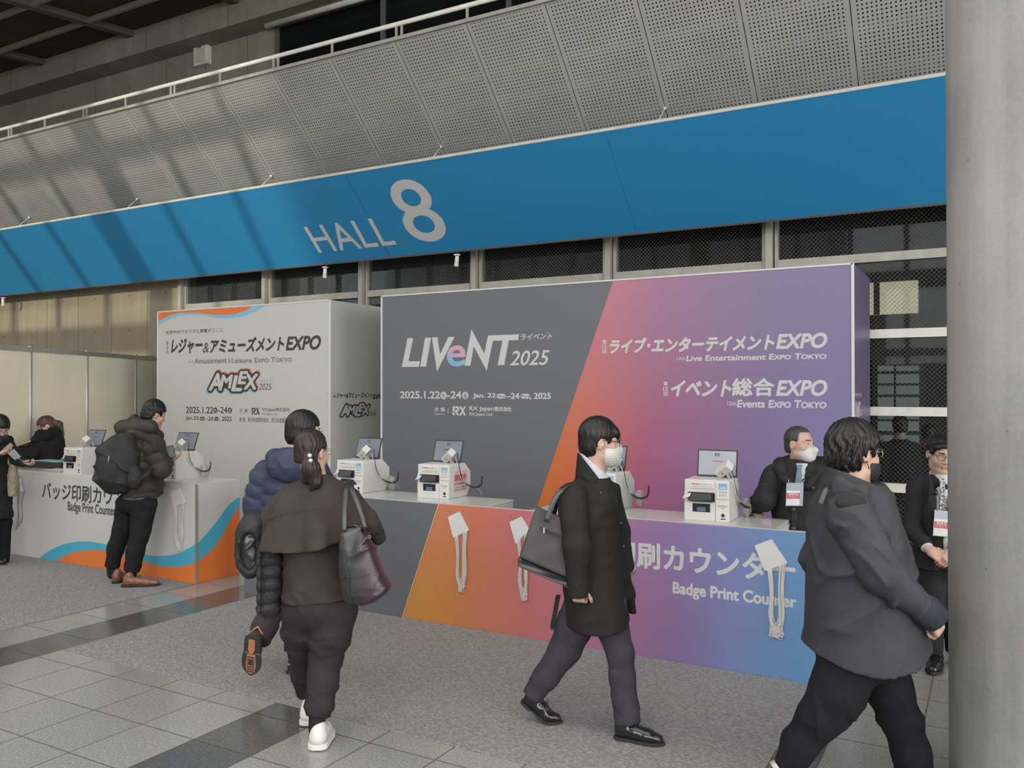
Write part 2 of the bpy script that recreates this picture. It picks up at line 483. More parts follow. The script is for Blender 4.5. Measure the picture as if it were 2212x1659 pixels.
R_SOF = Matrix(((1, 0, 0), (0, math.sqrt(.5), math.sqrt(.5)), (0, -math.sqrt(.5), math.sqrt(.5)))).to_4x4()   # local y runs down the slope, z out of its back
sx0 = -1.084
for i in range(20):
    xl = sx0 + 0.946 * (1 - i)
    p = MB().box((0.004, 0, 0), (0.942, 2.53, 0.003)).build('soffit_panel', M['perf'])
    p.matrix_world = Matrix.Translation((xl, S_TOP, C_SOF - S_TOP)) @ R_SOF
    nm = 'nearest' if i == 0 else ORD[i]
    tag(p, ('perforated grey metal panel of the sloping soffit, the one nearest the concrete pillar' if i == 0 else
            'perforated grey metal panel of the sloping soffit, %s from the concrete pillar' % ORD[i]), 'soffit panel', 'perforated panels of the sloping soffit')
# space behind the panels: dark backing and pale purlins
k = MB()
k.add([(-22, 7.86, C_SOF - 7.66), (5, 7.86, C_SOF - 7.66), (5, 9.3, C_SOF - 9.1), (-22, 9.3, C_SOF - 9.1)], [(0, 1, 2, 3)])
tag(k.build('trim_2', M['dark']), kind='structure')
k = MB()
for s_, h_ in ((0.62, .06), (0.95, .09), (1.38, .16), (1.75, .08), (2.1, .22), (2.42, .06)):
    q = Vector((0, S_TOP, C_SOF - S_TOP)) + Vector((0, s_ * math.sqrt(.5), -s_ * math.sqrt(.5))) + Vector((0, .07, .07))
    k.bar(q + Vector((-22, 0, 0)), q + Vector((5, 0, 0)), h_, .02, up=(0, 1, 1))
tag(k.build('trim_3', plain('galvanised_purlin', (196, 196, 190), 0.5)), kind='structure')
tag(MB().box((-22, S_TOP - .03, C_SOF - S_TOP - .005), (5, S_TOP + .05, C_SOF - S_TOP + .035)).build('trim_4', M['steel']), kind='structure')
tag(MB().box((-22, 9.30, 3.93), (5, 9.46, 4.06)).build('trim_5', M['steel']), kind='structure')
# guard rail along the top of the soffit
gr = thing('guard_rail', 'pale pipe guard rail along the top edge of the perforated soffit', 'railing', (0, S_TOP, C_SOF - S_TOP))
MB().tube([(-20, 0.03, 0.2), (-14, .03, .2), (5, 0.03, 0.2)], 0.026, 12).build('rail', M['pale_steel'], gr)
for i in range(22):
    x = sx0 + 0.946 * (2 - i)
    b = MB().bar((x, .03, .03), (x, .03, .19), .014, .03)
    if i % 2: b.bar((x + .075, .03, .03), (x + .075, .03, .19), .014, .03)
    b.build('post', M['steel'], gr)
# coffered ceiling
def ceil_z(y): return 7.76 + 0.11 * (y - 9.4)
k = MB().quad((-34, 4.0, ceil_z(4.0) + .10), (14, 4.0, ceil_z(4.0) + .10), (14, 9.4, ceil_z(9.4) + .10), (-34, 9.4, ceil_z(9.4) + .10))
M['ceil'] = plain('dark_ceiling_mesh', (58, 50, 42), 0.9, var=0.12, vscale=2)
tag(k.build('ceiling', M['ceil']), kind='structure')
k = MB()
for i in range(16):
    x = -9.92 - 2.45 * (i - 8)
    if -30 < x < 10: k.bar((x, 4.0, ceil_z(4.0) + .06), (x, 9.3, ceil_z(9.3) + .06), .15, .12)
tag(k.build('trim_6', plain('ceiling_beam', (88, 84, 76), 0.8)), kind='structure')
k = MB()
for j in range(6):
    y = 9.15 - 0.9 * j
    k.box((-34, y - .03, ceil_z(y)), (14, y + .02, ceil_z(y) + .08))
tag(k.build('trim_7', plain('ceiling_channel', (120, 116, 106), 0.7)), kind='structure')
tag(MB().box((-34, -6.5, 8.35), (14, 4.0, 8.5)).build('ceiling_front', plain('ceiling_slab', (120, 118, 112), 0.9)), kind='structure')
tag(MB().box((-34.3, -6.5, 0), (-34, 16, 8.5)).build('wall_left', M['concrete_wall']), kind='structure')
tag(MB().box((14, -6.5, 0), (14.3, 16, 8.5)).build('wall_right', M['concrete_wall']), kind='structure')
# glazed front of the hall (behind the photographer): mullions and transoms that shade the sun
k = MB()
for i, x in enumerate([-3.35 - 1.41 * j for j in range(-12, 22)]):
    wdt = 0.55 if (i - 12) == 3 else 0.12
    k.box((x - wdt / 2, -6.15, 0), (x + wdt / 2, -5.95, 8.35))
for z, h in ((0.1, .2), (2.9, .2), (4.85, .95 / 2), (7.3, .20), (8.2, .3)):
    k.box((-34, -6.14, z - h / 2), (14, -5.96, z + h / 2))
tag(k.build('window_front', plain('front_glazing_bars', (70, 72, 74), 0.5)), kind='structure')
# unseen blocks added and sized to hold the sun off most of the hall
for (xa, xb, h) in ((-70, 4.6, 7.5), (4.6, 7.7, 9.9), (7.7, 70, 15)):
    tag(MB().box((xa, -46, -0.1), (xb, -40, h)).build('sun_blocker', plain('sun_blocker_grey', (150, 148, 144), 0.8)), kind='structure')
tag(MB().quad((-70, -46, -0.12), (70, -46, -0.12), (70, -6.9, -0.12), (-70, -6.9, -0.12)).build('ground', plain('forecourt', (140, 138, 134), 0.9)), kind='structure')
# round concrete pillar
pc = _C + 4.32 * (math.cos(math.radians(33.85)) * FH + math.sin(math.radians(33.85)) * RT)
k = MB(); n = 96; zs = np.linspace(0, 8.2, 30)
k.lathe([(0.5, z) for z in zs], n)
pil = tag(k.build('concrete_pillar', M['concrete_pillar'], loc=(pc[0], pc[1], 0)), 'thick round bare concrete pillar rising to the ceiling', 'pillar')
ang = math.atan2(-pc[1], -pc[0]) + 0.02
MB().box((0.494, -.004, 0), (0.503, .004, 8.2)).build('casting_seam', plain('seam', (120, 116, 106), 0.9), pil, rotz=ang + 0.56)

# ---- blue hanging banner
C_BAN = 12.6
def ban(px, py): p = on_slope(px, py, C_BAN); return p[0], (8.06 - p[1]) * math.sqrt(2)
R_BAN = Matrix(((1, 0, 0), (0, -math.sqrt(.5), -math.sqrt(.5)), (0, math.sqrt(.5), -math.sqrt(.5)))).to_4x4()  # x right, y up the slope, z towards us
ORIG = Vector((0, 8.06, C_BAN - 8.06))
M['blue'] = plain('blue_banner_print', (42, 124, 172), 0.38, spec=0.35)
M['print_white'] = plain('white_print', (184, 184, 184), 0.5, spec=0.2)
banner = thing('hanging_banner', 'long blue banner with white hall number hanging below the soffit', 'banner')
banner.matrix_world = Matrix.Translation(ORIG) @ R_BAN
bx = [-20.87, -17.38, -13.88, -6.93 - 3.475, -6.93, -3.46, 0.01, 3.5]
bx[3] = (-13.88 - 6.93) / 2
for a, b in zip(bx[:-1], bx[1:]):
    MB().box((a + (.004 if abs(a + 6.93) < .01 else .0016), -1.275, -.02), (b - (.004 if abs(b + 6.93) < .01 else .0016), 0, 0)).build('banner_panel', M['blue'], banner)
MB().box((-20.9, -1.30, -.10), (3.5, -1.275, .006)).box((-20.9, -1.29, -.16), (3.5, -1.20, -.03)).build('bottom_rail', M['dark_trim'], banner)
MB().box((-20.9, 0, -.04), (3.5, .012, .004)).build('top_edge', M['pale_steel'], banner)
for i in range(7):
    x, dz = -2.976 - 2.84 * i, (C_SOF - C_BAN) / math.sqrt(2)
    MB().tube([(x, -0.123, -.02), (x, -0.123, -dz + .022)], 0.008, 8).ball((x, -0.123, -dz + .022), .018, 10, 6).build('hanger_rod', M['pale_steel'], banner)
# ================================================================== lettering
def glyphs(s, offset=0.0, shear=0.0, spacing=1.0, line=1.0):
    cu = bpy.data.curves.new('t', 'FONT')
    cu.body = s; cu.offset = offset; cu.shear = shear; cu.space_character = spacing; cu.space_line = line
    cu.resolution_u = 5
    i = s.find('Expo Tokyo')
    if i >= 0:
        cu.small_caps_scale = 0.76
        for j in range(i, i + 10): cu.body_format[j].use_small_caps = True
    o = bpy.data.objects.new('t', cu); COL.objects.link(o)
    bpy.context.view_layer.update()
    me = bpy.data.meshes.new_from_object(o.evaluated_get(bpy.context.evaluated_depsgraph_get()))
    bpy.data.objects.remove(o); bpy.data.curves.remove(cu)
    v = np.array([q.co[:2] for q in me.vertices]); f = [tuple(p.vertices) for p in me.polygons]
    bpy.data.meshes.remove(me)
    return v, f
def lettering(name, s, box, place, mat, parent, offset=0.0, shear=0.0, spacing=1.0, lift=0.0012, line=1.0, rot=0.0):
    """writing s, fitted to box = (u0, v0, u1, v1); place(u, v, lift) -> point"""
    v, f = glyphs(s, min(offset, 0.0), shear, spacing, line)
    lo, hi = v.min(0), v.max(0)
    u0, v0, u1, v1 = box
    q = (v - lo) / np.maximum(hi - lo, 1e-6) * np.array([u1 - u0, v1 - v0]) + np.array([u0, v0])
    if rot:
        c = q.mean(0); R = np.array([[math.cos(rot), -math.sin(rot)], [math.sin(rot), math.cos(rot)]]); q = (q - c) @ R.T + c
    k = MB()
    if offset > 0:                       # heavier weight: the strokes thickened in eight directions
        em = (v1 - v0) / max(hi[1] - lo[1], 1e-6); eu = (u1 - u0) / max(hi[0] - lo[0], 1e-6)
        n = 8 if offset < .08 else 28
        for i in range(n):
            dx, dy = offset * math.cos(2 * math.pi * i / n) * eu, offset * math.sin(2 * math.pi * i / n) * em
            k.add([place(a + dx, b + dy, lift + i * 160e-6 / n) for a, b in q], f)
    k.add([place(a, b, lift + 2e-4 * (offset > 0)) for a, b in q], f)
    return k.build(name, mat, parent)
def poly(name, pts, place, mat, parent, lift=0.0010):
    me = MB().add([place(a, b, lift) for a, b in pts], [tuple(range(len(pts)))])
    return me.build(name, mat, parent)
def disc(cu, cv, r, n=28, ry=None): return [(cu + r * math.cos(2 * math.pi * i / n), cv + (ry or r) * math.sin(2 * math.pi * i / n)) for i in range(n)]
def pill(u0, v0, u1, v1, n=8):
    r = (v1 - v0) / 2; o = []
    for i in range(n + 1): a = -math.pi / 2 + math.pi * i / n; o.append((u1 - r + r * math.cos(a), v0 + r + r * math.sin(a)))
    for i in range(n + 1): a = math.pi / 2 + math.pi * i / n; o.append((u0 + r + r * math.cos(a), v0 + r + r * math.sin(a)))
    return o
def strip(name, up_, lo_, place, mat, parent, lift=0.0008):
    n = len(up_); vv = [place(a, b, lift) for a, b in up_] + [place(a, b, lift) for a, b in lo_]
    return MB().add(vv, [(i, i + 1, n + i + 1, n + i) for i in range(n - 1)]).build(name, mat, parent)
def smooth(pts, n=8): return [(p.x, p.y) for p in spline([(a, b, 0) for a, b in pts], n)]

INK = plain('dark_grey_print', (66, 64, 66), 0.5, spec=0.2)
INK2 = plain('mid_grey_print', (112, 112, 116), 0.5, spec=0.2)
PW = M['print_white']
BLUEP = plain('light_blue_print', (72, 158, 184), 0.45, spec=0.3)
PALEB = plain('pale_blue_print', (124, 174, 198), 0.45, spec=0.3)
ORANGEP = plain('orange_print', (208, 112, 56), 0.45, spec=0.3)
REDO = plain('red_orange_print', (200, 104, 78), 0.45, spec=0.3)

# ---- HALL 8 on the banner
def pl_ban(u, v, l): return (u, v, l)
def bb(f, a, b): p, q = f(*a), f(*b); return (p[0], p[1], q[0], q[1])
h0, h1 = ban(690, 545), ban(655, 490); l1 = ban(857, 528)
v0 = (h0[1] + l1[1]) / 2
lettering('hall_lettering', 'HALL', (h0[0] - .01, v0, l1[0], v0 + (h1[1] - h0[1])), pl_ban, PW, banner, offset=0.005, spacing=1.03)
e0, e1, eL, eR = ban(912, 523), ban(882, 387), ban(842, 425), ban(962, 488)
lettering('hall_number', '8', (eL[0], e0[1], eR[0], e1[1]), pl_ban, PW, banner, offset=0.006)

# ================================================================== display walls
def pl_81(u, v, l): return (u, 8.1 - l, v)
ORG = (0, 0, 0)
def z5(x, y): p = on_y(320 + .2351 * x, 620 + .2351 * y, 8.1); return p[0], p[2]
def z6(x, y): p = on_y(820 + .2351 * x, 620 + .2351 * y, 8.1); return p[0], p[2]
def z7(x, y): p = on_y(1280 + .27125 * x, 620 + .27125 * y, 8.1); return p[0], p[2]
def bx2(fn, a, b): p, q = fn(*a), fn(*b); return (p[0], p[1], q[0], q[1])

wl = thing('display_wall', 'tall white display wall with orange and blue wave in its top corner', 'display wall', (0, 0, 0))
MB().box((-10.45, 8.10, 0), (-7.204, 9.26, 3.0)).build('panel_box', M['white'], wl)
k = MB()
for x in (-10.45, -7.204): k.box((x - .012, 8.094, 0), (x + .012, 8.112, 3.004))
k.box((-10.45, 8.094, 2.99), (-7.204, 8.112, 3.006)).build('edge_profile', plain('edge_profile', (200, 200, 198), 0.4), wl)
# wave in the corner
edge1 = smooth([z5(*p) for p in ((93, 316), (150, 285), (240, 250), (340, 236), (430, 236), (540, 247), (640, 257), (740, 256), (830, 240), (910, 208), (972, 166))])
edge2 = smooth([z5(*p) for p in ((93, 357), (160, 312), (250, 274), (350, 257), (440, 255), (540, 268), (640, 283), (730, 288), (830, 279), (930, 249), (1020, 205), (1100, 155))])
top = [(a, 2.988) for a, b in edge1]
strip('printed_wave', [(a, min(b, 2.988)) for a, b in edge1], top, pl_81, ORANGEP, wl)
n = min(len(edge1), len(edge2))
def resample(e, n):
    e = np.array(e); t = np.linspace(0, 1, len(e)); tt = np.linspace(0, 1, n)
    return [(float(np.interp(q, t, e[:, 0])), float(min(2.988, np.interp(q, t, e[:, 1])))) for q in tt]
strip('printed_wave', resample(edge1, 80), resample(edge2, 80), pl_81, PALEB, wl)
T = lambda s, fn, a, b, mat, par, pl=pl_81, nm='lettering', **kw: lettering(nm, s, bx2(fn, a, b), pl, mat, par, **kw)
T('世界中のワクワクと興奮がここに', z5, (163, 437), (692, 374), INK, wl, offset=.006)
for ch, (a, b) in zip('第3回', (((165, 533), (189, 497)), ((169, 573), (186, 541)), ((165, 613), (188, 582)))): T(ch, z5, a, b, INK, wl)
T('レジャー', z5, (213, 612), (500, 470), INK, wl, offset=.042, shear=.25)
T('&', z5, (503, 603), (560, 512), INK, wl, shear=.2)
T('アミューズメント', z5, (572, 603), (1247, 452), INK, wl, offset=.042, shear=.25)
T('EXPO', z5, (1268, 580), (1585, 447), INK, wl, offset=.035, shear=.25)
T('3rd', z5, (372, 697), (412, 672), INK2, wl)
T('Amusement', z5, (425, 705), (724, 648), INK2, wl, offset=.02)
T('&', z5, (736, 698), (758, 655), INK2, wl)
T('Leisure Expo Tokyo', z5, (770, 699), (1320, 640), INK2, wl, offset=.02)
def circled(ch, fn, c, r, mat, inner, par, pl=pl_81):
    p = fn(*c); q = fn(c[0] + r, c[1]); R = abs(q[0] - p[0])
    poly('round_mark', disc(p[0], p[1], R), pl, mat, par)
    lettering('lettering', ch, (p[0] - R * .62, p[1] - R * .66, p[0] + R * .62, p[1] + R * .66), pl, inner, par, lift=.002, offset=.01)
def pilled(s, fn, a, b, mat, inner, par, pl=pl_81):
    u0, v0, u1, v1 = bx2(fn, a, b)
    poly('pill_mark', pill(u0, v0, u1, v1), pl, mat, par)
    h = v1 - v0; lettering('lettering', s, (u0 + .2 * h, v0 + .2 * h, u1 - .2 * h, v1 - .2 * h), pl, inner, par, lift=.002, offset=.01)
T('2025.1.22', z5, (348, 1157), (598, 1103), INK, wl, offset=.012)
circled('水', z5, (618, 1133), 19, INK, M['white'], wl)
T('-24', z5, (643, 1157), (728, 1103), INK, wl, offset=.012)
circled('金', z5, (752, 1134), 19, INK, M['white'], wl)
T('Jan.22', z5, (345, 1227), (465, 1188), INK, wl, offset=.012)
pilled('Wed', z5, (475, 1226), (522, 1194), INK, M['white'], wl)
T('–24', z5, (530, 1227), (597, 1191), INK, wl, offset=.012)
pilled('Fri', z5, (605, 1228), (650, 1194), INK, M['white'], wl)
T(', 2025', z5, (656, 1237), (767, 1192), INK, wl, offset=.012)
T('主 催：', z5, (840, 1148), (927, 1118), INK, wl)
T('Organised by', z5, (840, 1169), (900, 1157), INK2, wl)
T('RX Japan株式会社', z5, (1050, 1147), (1305, 1108), INK, wl, offset=.006)
T('RX Japan Ltd.', z5, (1050, 1179), (1190, 1157), INK2, wl, offset=.006)
T('後 援：東日本遊園地協会、西日本遊園地協会', z5, (838, 1238), (1330, 1206), INK, wl)
def rx_logo(u0, v0, u1, v1, place, mat, acc, par):
    W, Hh = u1 - u0, v1 - v0
    def q(pts): return [(u0 + W * a, v0 + Hh * b) for a, b in pts]
    P = dict(nm='logo_mark')
    for pts, m_ in (([(0, 0), (.14, 0), (.14, .40), (0, .40)], mat), ([(0, .46), (.14, .46), (.14, 1), (0, 1)], mat),
                    ([(.18, .80), (.30, .80), (.36, .73), (.36, .66), (.30, .60), (.18, .60), (.18, .40), (.34, .42), (.46, .50), (.50, .62), (.50, .78), (.46, .90), (.34, 1), (.18, 1)], mat),
                    ([(.18, .36), (.36, 0), (.52, 0), (.32, .40), (.20, .40)], mat),
                    ([(.50, 1), (.66, 1), (1.0, 0), (.84, 0)], mat), ([(.50, 0), (.64, 0), (.74, .34), (.67, .46)], mat), ([(.86, 1), (1.0, 1), (.82, .56), (.75, .66)], acc)):
        poly('logo_mark', q(pts), place, m_, par, lift=.0014)
rx_logo(*bx2(z5, (952, 1172), (1028, 1110)), pl_81, INK, REDO, wl)
# the jagged show logo: white letters on a dark slab with orange and blue edges
def jagged_logo(u0, v0, u1, v1, place, par):
    W, Hh = u1 - u0, v1 - v0
    L = [('A', .03, .06, .27, .86), ('M', .25, .16, .49, .78), ('L', .48, .02, .66, .74), ('E', .60, .36, .78, .94), ('X', .72, .10, .97, .80)]
    core = [(.14, .10), (.26, .86), (.62, .80), (.64, .90), (.78, .90), (.92, .80), (.86, .12), (.64, .06), (.50, .04), (.30, .16)]
    def q(pts, dx=0, dy=0): return [(u0 + W * (a + dx), v0 + Hh * (b + dy)) for a, b in pts]
    for nm, m_, dx, dy, lift in (('logo_edge', REDO, .014, .05, .0010), ('logo_edge', PALEB, -.014, -.05, .0018), ('logo_slab', INK, 0, 0, .0026)):
        poly(nm, q(core, dx, dy), place, m_, par, lift=lift)
        for ch, a, b, c, d in L:
            p = q([(a, b), (c, d)], dx, dy); lettering(nm, ch, (p[0][0], p[0][1], p[1][0], p[1][1]), place, m_, par, offset=.14, shear=.22, lift=lift)
    for ch, a, b, c, d in L:
        p = q([(a, b), (c, d)]); lettering('logo_letter', ch, (p[0][0], p[0][1], p[1][0], p[1][1]), place, PW, par, offset=.04, shear=.22, lift=.0034)
jagged_logo(*bx2(z5, (550, 955), (1022, 765)), pl_81, wl)
T('アムレックス', z5, (1027, 872), (1137, 849), INK2, wl, shear=.2)
T('2025', z5, (1018, 945), (1135, 887), INK, wl, shear=.2, offset=-.005)
# printed return side
def pl_side(u, v, l): return (-7.204 + l, u, v)
def s5(x, y): p = on_x(320 + .2351 * x, 620 + .2351 * y, -7.204); return p[1], p[2]
BLACKP = plain('black_print', (24, 22, 22), 0.5, spec=.2)
T('レジャー&アミューズメント', s5, (1703, 1022), (2060, 970), BLACKP, wl, pl=pl_side, offset=.03, shear=.25)
T('EXPO', s5, (2064, 1028), (2155, 986), BLACKP, wl, pl=pl_side, offset=.03, shear=.25)
jagged_logo(*bx2(s5, (1762, 1190), (2040, 1066)), pl_side, wl)
T('アムレックス', s5, (2043, 1136), (2098, 1120), BLACKP, wl, pl=pl_side, shear=.2)
T('2025', s5, (2038, 1182), (2098, 1146), BLACKP, wl, pl=pl_side, shear=.2)

# ---- main wall: charcoal and gradient
def gradient(name, fx, fz, stops_lo, stops_hi, u0, u1, zlo, zhi, slant):
    """print whose colours run along x (slanted) and shift from the lower to the upper stops over z"""
    t = NT(name)
    x = t.xyz()
    u = t.ma('DIVIDE', t.ma('SUBTRACT', t.ma('SUBTRACT', x[0], t.ma('MULTIPLY', x[2], slant)), u0), u1 - u0)
    a, b = t.ramp(u, stops_lo), t.ramp(u, stops_hi)
    w = t.n('ShaderNodeMapRange'); w.interpolation_type = 'SMOOTHSTEP'
    t.link(x[2], w.inputs[0]); w.inputs[1].default_value = zlo; w.inputs[2].default_value = zhi
    t.color(t.mix(w.outputs[0], a, b))
    t.set(Roughness=0.4); t.b.inputs['Specular IOR Level'].default_value = 0.35
    return t.m
M['char'] = plain('charcoal_print', (97, 99, 104), 0.42, spec=0.35)
g_wall = gradient('sunset_print', 0, 0,
    [(0.0, (188, 104, 52)), (0.10, (186, 98, 74)), (0.30, (154, 86, 114)), (0.60, (118, 100, 140)), (1.0, (112, 120, 166))],
    [(0.0, (174, 112, 126)), (0.18, (146, 108, 136)), (0.5, (114, 108, 140)), (1.0, (106, 96, 138))], -4.5, -1.1, 0.9, 2.9, 0.37)
mw = thing('display_wall', 'long charcoal display wall with an orange to violet gradient half', 'display wall')
MB().box((-6.385, 8.10, 0), (-1.073, 9.26, 3.0)).build('panel_box', M['char'], mw)
k = MB()
for x in (-6.385, -1.073): k.box((x - .012, 8.092, 0), (x + .012, 8.112, 3.004))
k.box((-6.385, 8.092, 2.99), (-1.073, 8.112, 3.006)).build('edge_profile', plain('edge_profile2', (190, 190, 190), 0.4), mw)
xa, xb = -3.385, -4.495          # the slanted border at the top and at the floor
poly('gradient_print', [(xb, 0.0), (-1.085, 0.0), (-1.085, 2.99), (xa, 2.99)], pl_81, g_wall, mw)
M['side'] = plain('violet_side_print', (92, 86, 112), 0.4, spec=.35)
MB().box((-1.075, 8.13, 0), (-1.066, 9.26, 3.0)).build('side_print', M['side'], mw)
def P6(pts, nm='logo_letter', mat=PW): return poly(nm, [z6(*p) for p in pts], pl_81, mat, mw, lift=.0015)
P6([(258, 470), (309, 470), (266, 682), (370, 682), (362, 733), (205, 735)])
P6([(418, 466), (474, 465), (428, 731), (373, 731)])
P6([(481, 464), (532, 461), (556, 620), (632, 460), (690, 457), (528, 778)])
P6([(780, 723), (845, 388), (962, 612), (997, 445), (1282, 435), (1272, 487), (1188, 490), (1145, 718), (1085, 718), (1130, 492), (1042, 494), (985, 770), (866, 545), (835, 722)])
def e_mat():
    t = NT('pastel_letter_print'); x = t.xyz()
    p0, p1 = z6(703, 726), z6(703, 540)
    f = t.ma('DIVIDE', t.ma('SUBTRACT', t.ma('ADD', x[2], t.ma('MULTIPLY', x[0], 0.3)), p0[1] + .3 * p0[0]), p1[1] - p0[1])
    t.color(t.ramp(f, [(0.05, (110, 162, 190)), (0.35, (140, 160, 190)), (0.65, (188, 148, 168)), (1.0, (194, 148, 158))])); t.set(Roughness=.5)
    return t.m
T('e', z6, (625, 726), (783, 540), e_mat(), mw, nm='logo_letter', offset=.018, shear=.05)
T('ライベント', z6, (1300, 487), (1585, 423), PW, mw, offset=.02, shear=.25)
T('2025', z6, (1200, 720), (1560, 580), PW, mw, offset=.012, shear=.25)
T('2025.1.22', z6, (190, 1022), (553, 959), PW, mw, offset=.025)
circled('水', z6, (588, 997), 29, PW, M['char'], mw)
T('-24', z6, (622, 1022), (750, 959), PW, mw, offset=.025)
circled('金', z6, (788, 997), 29, PW, M['char'], mw)
T('Jan. 22', z6, (860, 1027), (1065, 975), PW, mw, offset=.03)
pilled('Wed', z6, (1076, 1025), (1159, 981), PW, M['char'], mw)
T('–24', z6, (1167, 1027), (1282, 975), PW, mw, offset=.03)
pilled('Fri', z6, (1293, 1026), (1380, 981), PW, M['char'], mw)
T(', 2025', z6, (1382, 1035), (1572, 974), PW, mw, offset=.03)
T('主 催', z6, (505, 1141), (600, 1106), PW, mw, offset=.02)
T('：', z6, (623, 1154), (635, 1122), PW, mw, offset=.02)
T('Organised by', z6, (505, 1177), (598, 1157), PW, mw, offset=.01)
rx_logo(*bx2(z6, (672, 1178), (795, 1097)), pl_81, PW, plain('pale_orange_print', (232, 160, 120), .5), mw)
T('RX Japan', z6, (826, 1145), (1047, 1098), PW, mw, offset=.02)
T('株式会社', z6, (1055, 1140), (1212, 1101), PW, mw, offset=.03)
T('RX Japan Ltd.', z6, (826, 1188), (1040, 1157), PW, mw, offset=.02)
for ch, (a, b) in zip(('第', '12', '回'), (((79, 454), (110, 421)), ((78, 490), (111, 461)), ((80, 528), (109, 498)))): T(ch, z7, a, b, PW, mw, offset=.02)
T('ライブ･エンターテイメント', z7, (140, 527), (1443, 374), PW, mw, offset=.042, shear=.25)
T('EXPO', z7, (1467, 490), (1865, 367), PW, mw, offset=.035, shear=.22)
T('12th', z7, (670, 582), (735, 557), PW, mw, offset=.01, shear=.15)
T('Live Entertainment Expo Tokyo', z7, (747, 590), (1860, 524), PW, mw, offset=.03, shear=.1)
for ch, (a, b) in zip(('第', '12', '回'), (((565, 786), (600, 753)), ((563, 826), (600, 795)), ((566, 866), (598, 835)))): T(ch, z7, a, b, PW, mw, offset=.02)
T('イベント', z7, (630, 866), (1103, 745), PW, mw, offset=.042, shear=.25)
T('総合', z7, (1115, 865), (1442, 727), PW, mw, offset=.03)
T('EXPO', z7, (1467, 863), (1865, 745), PW, mw, offset=.035, shear=.22)
T('12th', z7, (1072, 943), (1142, 913), PW, mw, offset=.01, shear=.15)
T('Events Expo Tokyo', z7, (1153, 958), (1860, 904), PW, mw, offset=.03, shear=.1)
def pl_mside(u, v, l): return (-1.066 + l, u, v)
def s7(x, y): p = on_x(x, y, -1.066); return p[1], p[2]
PALEP = plain('dim_white_print', (200, 198, 196), .5)
T('ライベント', s7, (1847.6, 858), (1861, 849), PALEP, mw, pl=pl_mside, offset=.02)
T('LIVeNT', s7, (1847.6, 902), (1858, 869), PALEP, mw, pl=pl_mside, offset=.03)
T('2025', s7, (1858.5, 898), (1862, 884), PALEP, mw, pl=pl_mside)

# ================================================================== counters
CT = 0.957
def pl_56(u, v, l): return (u, 5.60 - l, v)
lc = thing('badge_counter', 'white badge counter with blue and orange waves along its foot', 'counter')
MB().box((-9.736, 5.60, 0), (-6.655, 6.14, CT)).build('front_panel', M['white'], lc, bevel=.003)
MB().box((-9.70, 5.63, CT), (-6.70, 6.12, CT + .004)).build('worktop', M['white_gloss'], lc)
MB().box((-6.664, 5.592, 0), (-6.646, 5.61, CT)).build('corner_profile', M['alu'], lc)
def c5(px, py): p = on_y(px, py, 5.6); return p[0], p[2]
def k1(x, y): return c5(.2291 * x, 860 + .2291 * y)
def k2(x, y): return c5(180 + .2774 * x, 840 + .2774 * y)
crest = [k1(357, 1520), k1(420, 1470), k1(520, 1410), k1(640, 1368), k1(770, 1352), k1(880, 1357), k1(1000, 1380), k2(200, 1214), k2(330, 1252), k2(450, 1285), k2(560, 1300), k2(660, 1298), k2(740, 1280), k2(820, 1240), k2(886, 1205)]
mid = [k1(520, 1536), k1(590, 1495), k1(680, 1458), k1(780, 1438), k1(880, 1432), k1(1000, 1437), k2(130, 1255), k2(250, 1270), k2(360, 1303), k2(470, 1345), k2(570, 1373), k2(660, 1385), k2(740, 1384), k2(820, 1370), k2(886, 1345)]
u0, u1 = crest[0][0], -6.657
us = np.linspace(u0, u1, 90)
def on_curve(c, us):
    e = np.array(smooth(c, 10)); return np.interp(us, e[:, 0], e[:, 1])
zc = np.maximum(on_curve(crest, us), 0.004); zm = np.maximum(np.where(us < mid[0][0], 0.004, on_curve(mid, us)), 0.004)
strip('printed_wave', list(zip(us, zc)), list(zip(us, zm)), pl_56, BLUEP, lc)
strip('printed_wave', list(zip(us, zm)), list(zip(us, us * 0 + .003)), pl_56, ORANGEP, lc)
def pl_lside(u, v, l): return (-6.655 + l, u, v)
def k3(x, y): p = on_x(180 + .2774 * x, 840 + .2774 * y, -6.655); return p[1], p[2]
c3 = [k3(886, 1205), k3(940, 1150), k3(1000, 1080), k3(1060, 1000), k3(1130, 910), k3(1200, 852), k3(1262, 822)]
m3 = [k3(886, 1345), k3(940, 1305), k3(1010, 1240), k3(1080, 1140), k3(1140, 1030), k3(1200, 940), k3(1262, 885)]
ys = np.linspace(5.602, 6.138, 40)
zc, zm = on_curve(c3, ys), on_curve(m3, ys)
strip('printed_wave', list(zip(ys, zc)), list(zip(ys, zm)), pl_lside, BLUEP, lc)
strip('printed_wave', list(zip(ys, zm)), list(zip(ys, ys * 0 + .003)), pl_lside, ORANGEP, lc)
# lettering: bottom-left and the height are read from the photo, pitch from the visible characters
a, b = k1(400, 942), k1(1065, 893)
w7 = b[0] - a[0]; hgt = 0.175
lettering('lettering', 'バッジ印刷カウンター', (a[0], a[1], a[0] + w7 * 10 / 7.0, a[1] + hgt), pl_56, INK, lc, offset=.02)
a, b = k1(640, 1066), k1(1088, 1058)
lettering('lettering', 'Badge Print Counter', (a[0], a[1] - .02, b[0], a[1] + .105), pl_56, INK, lc, offset=.02)

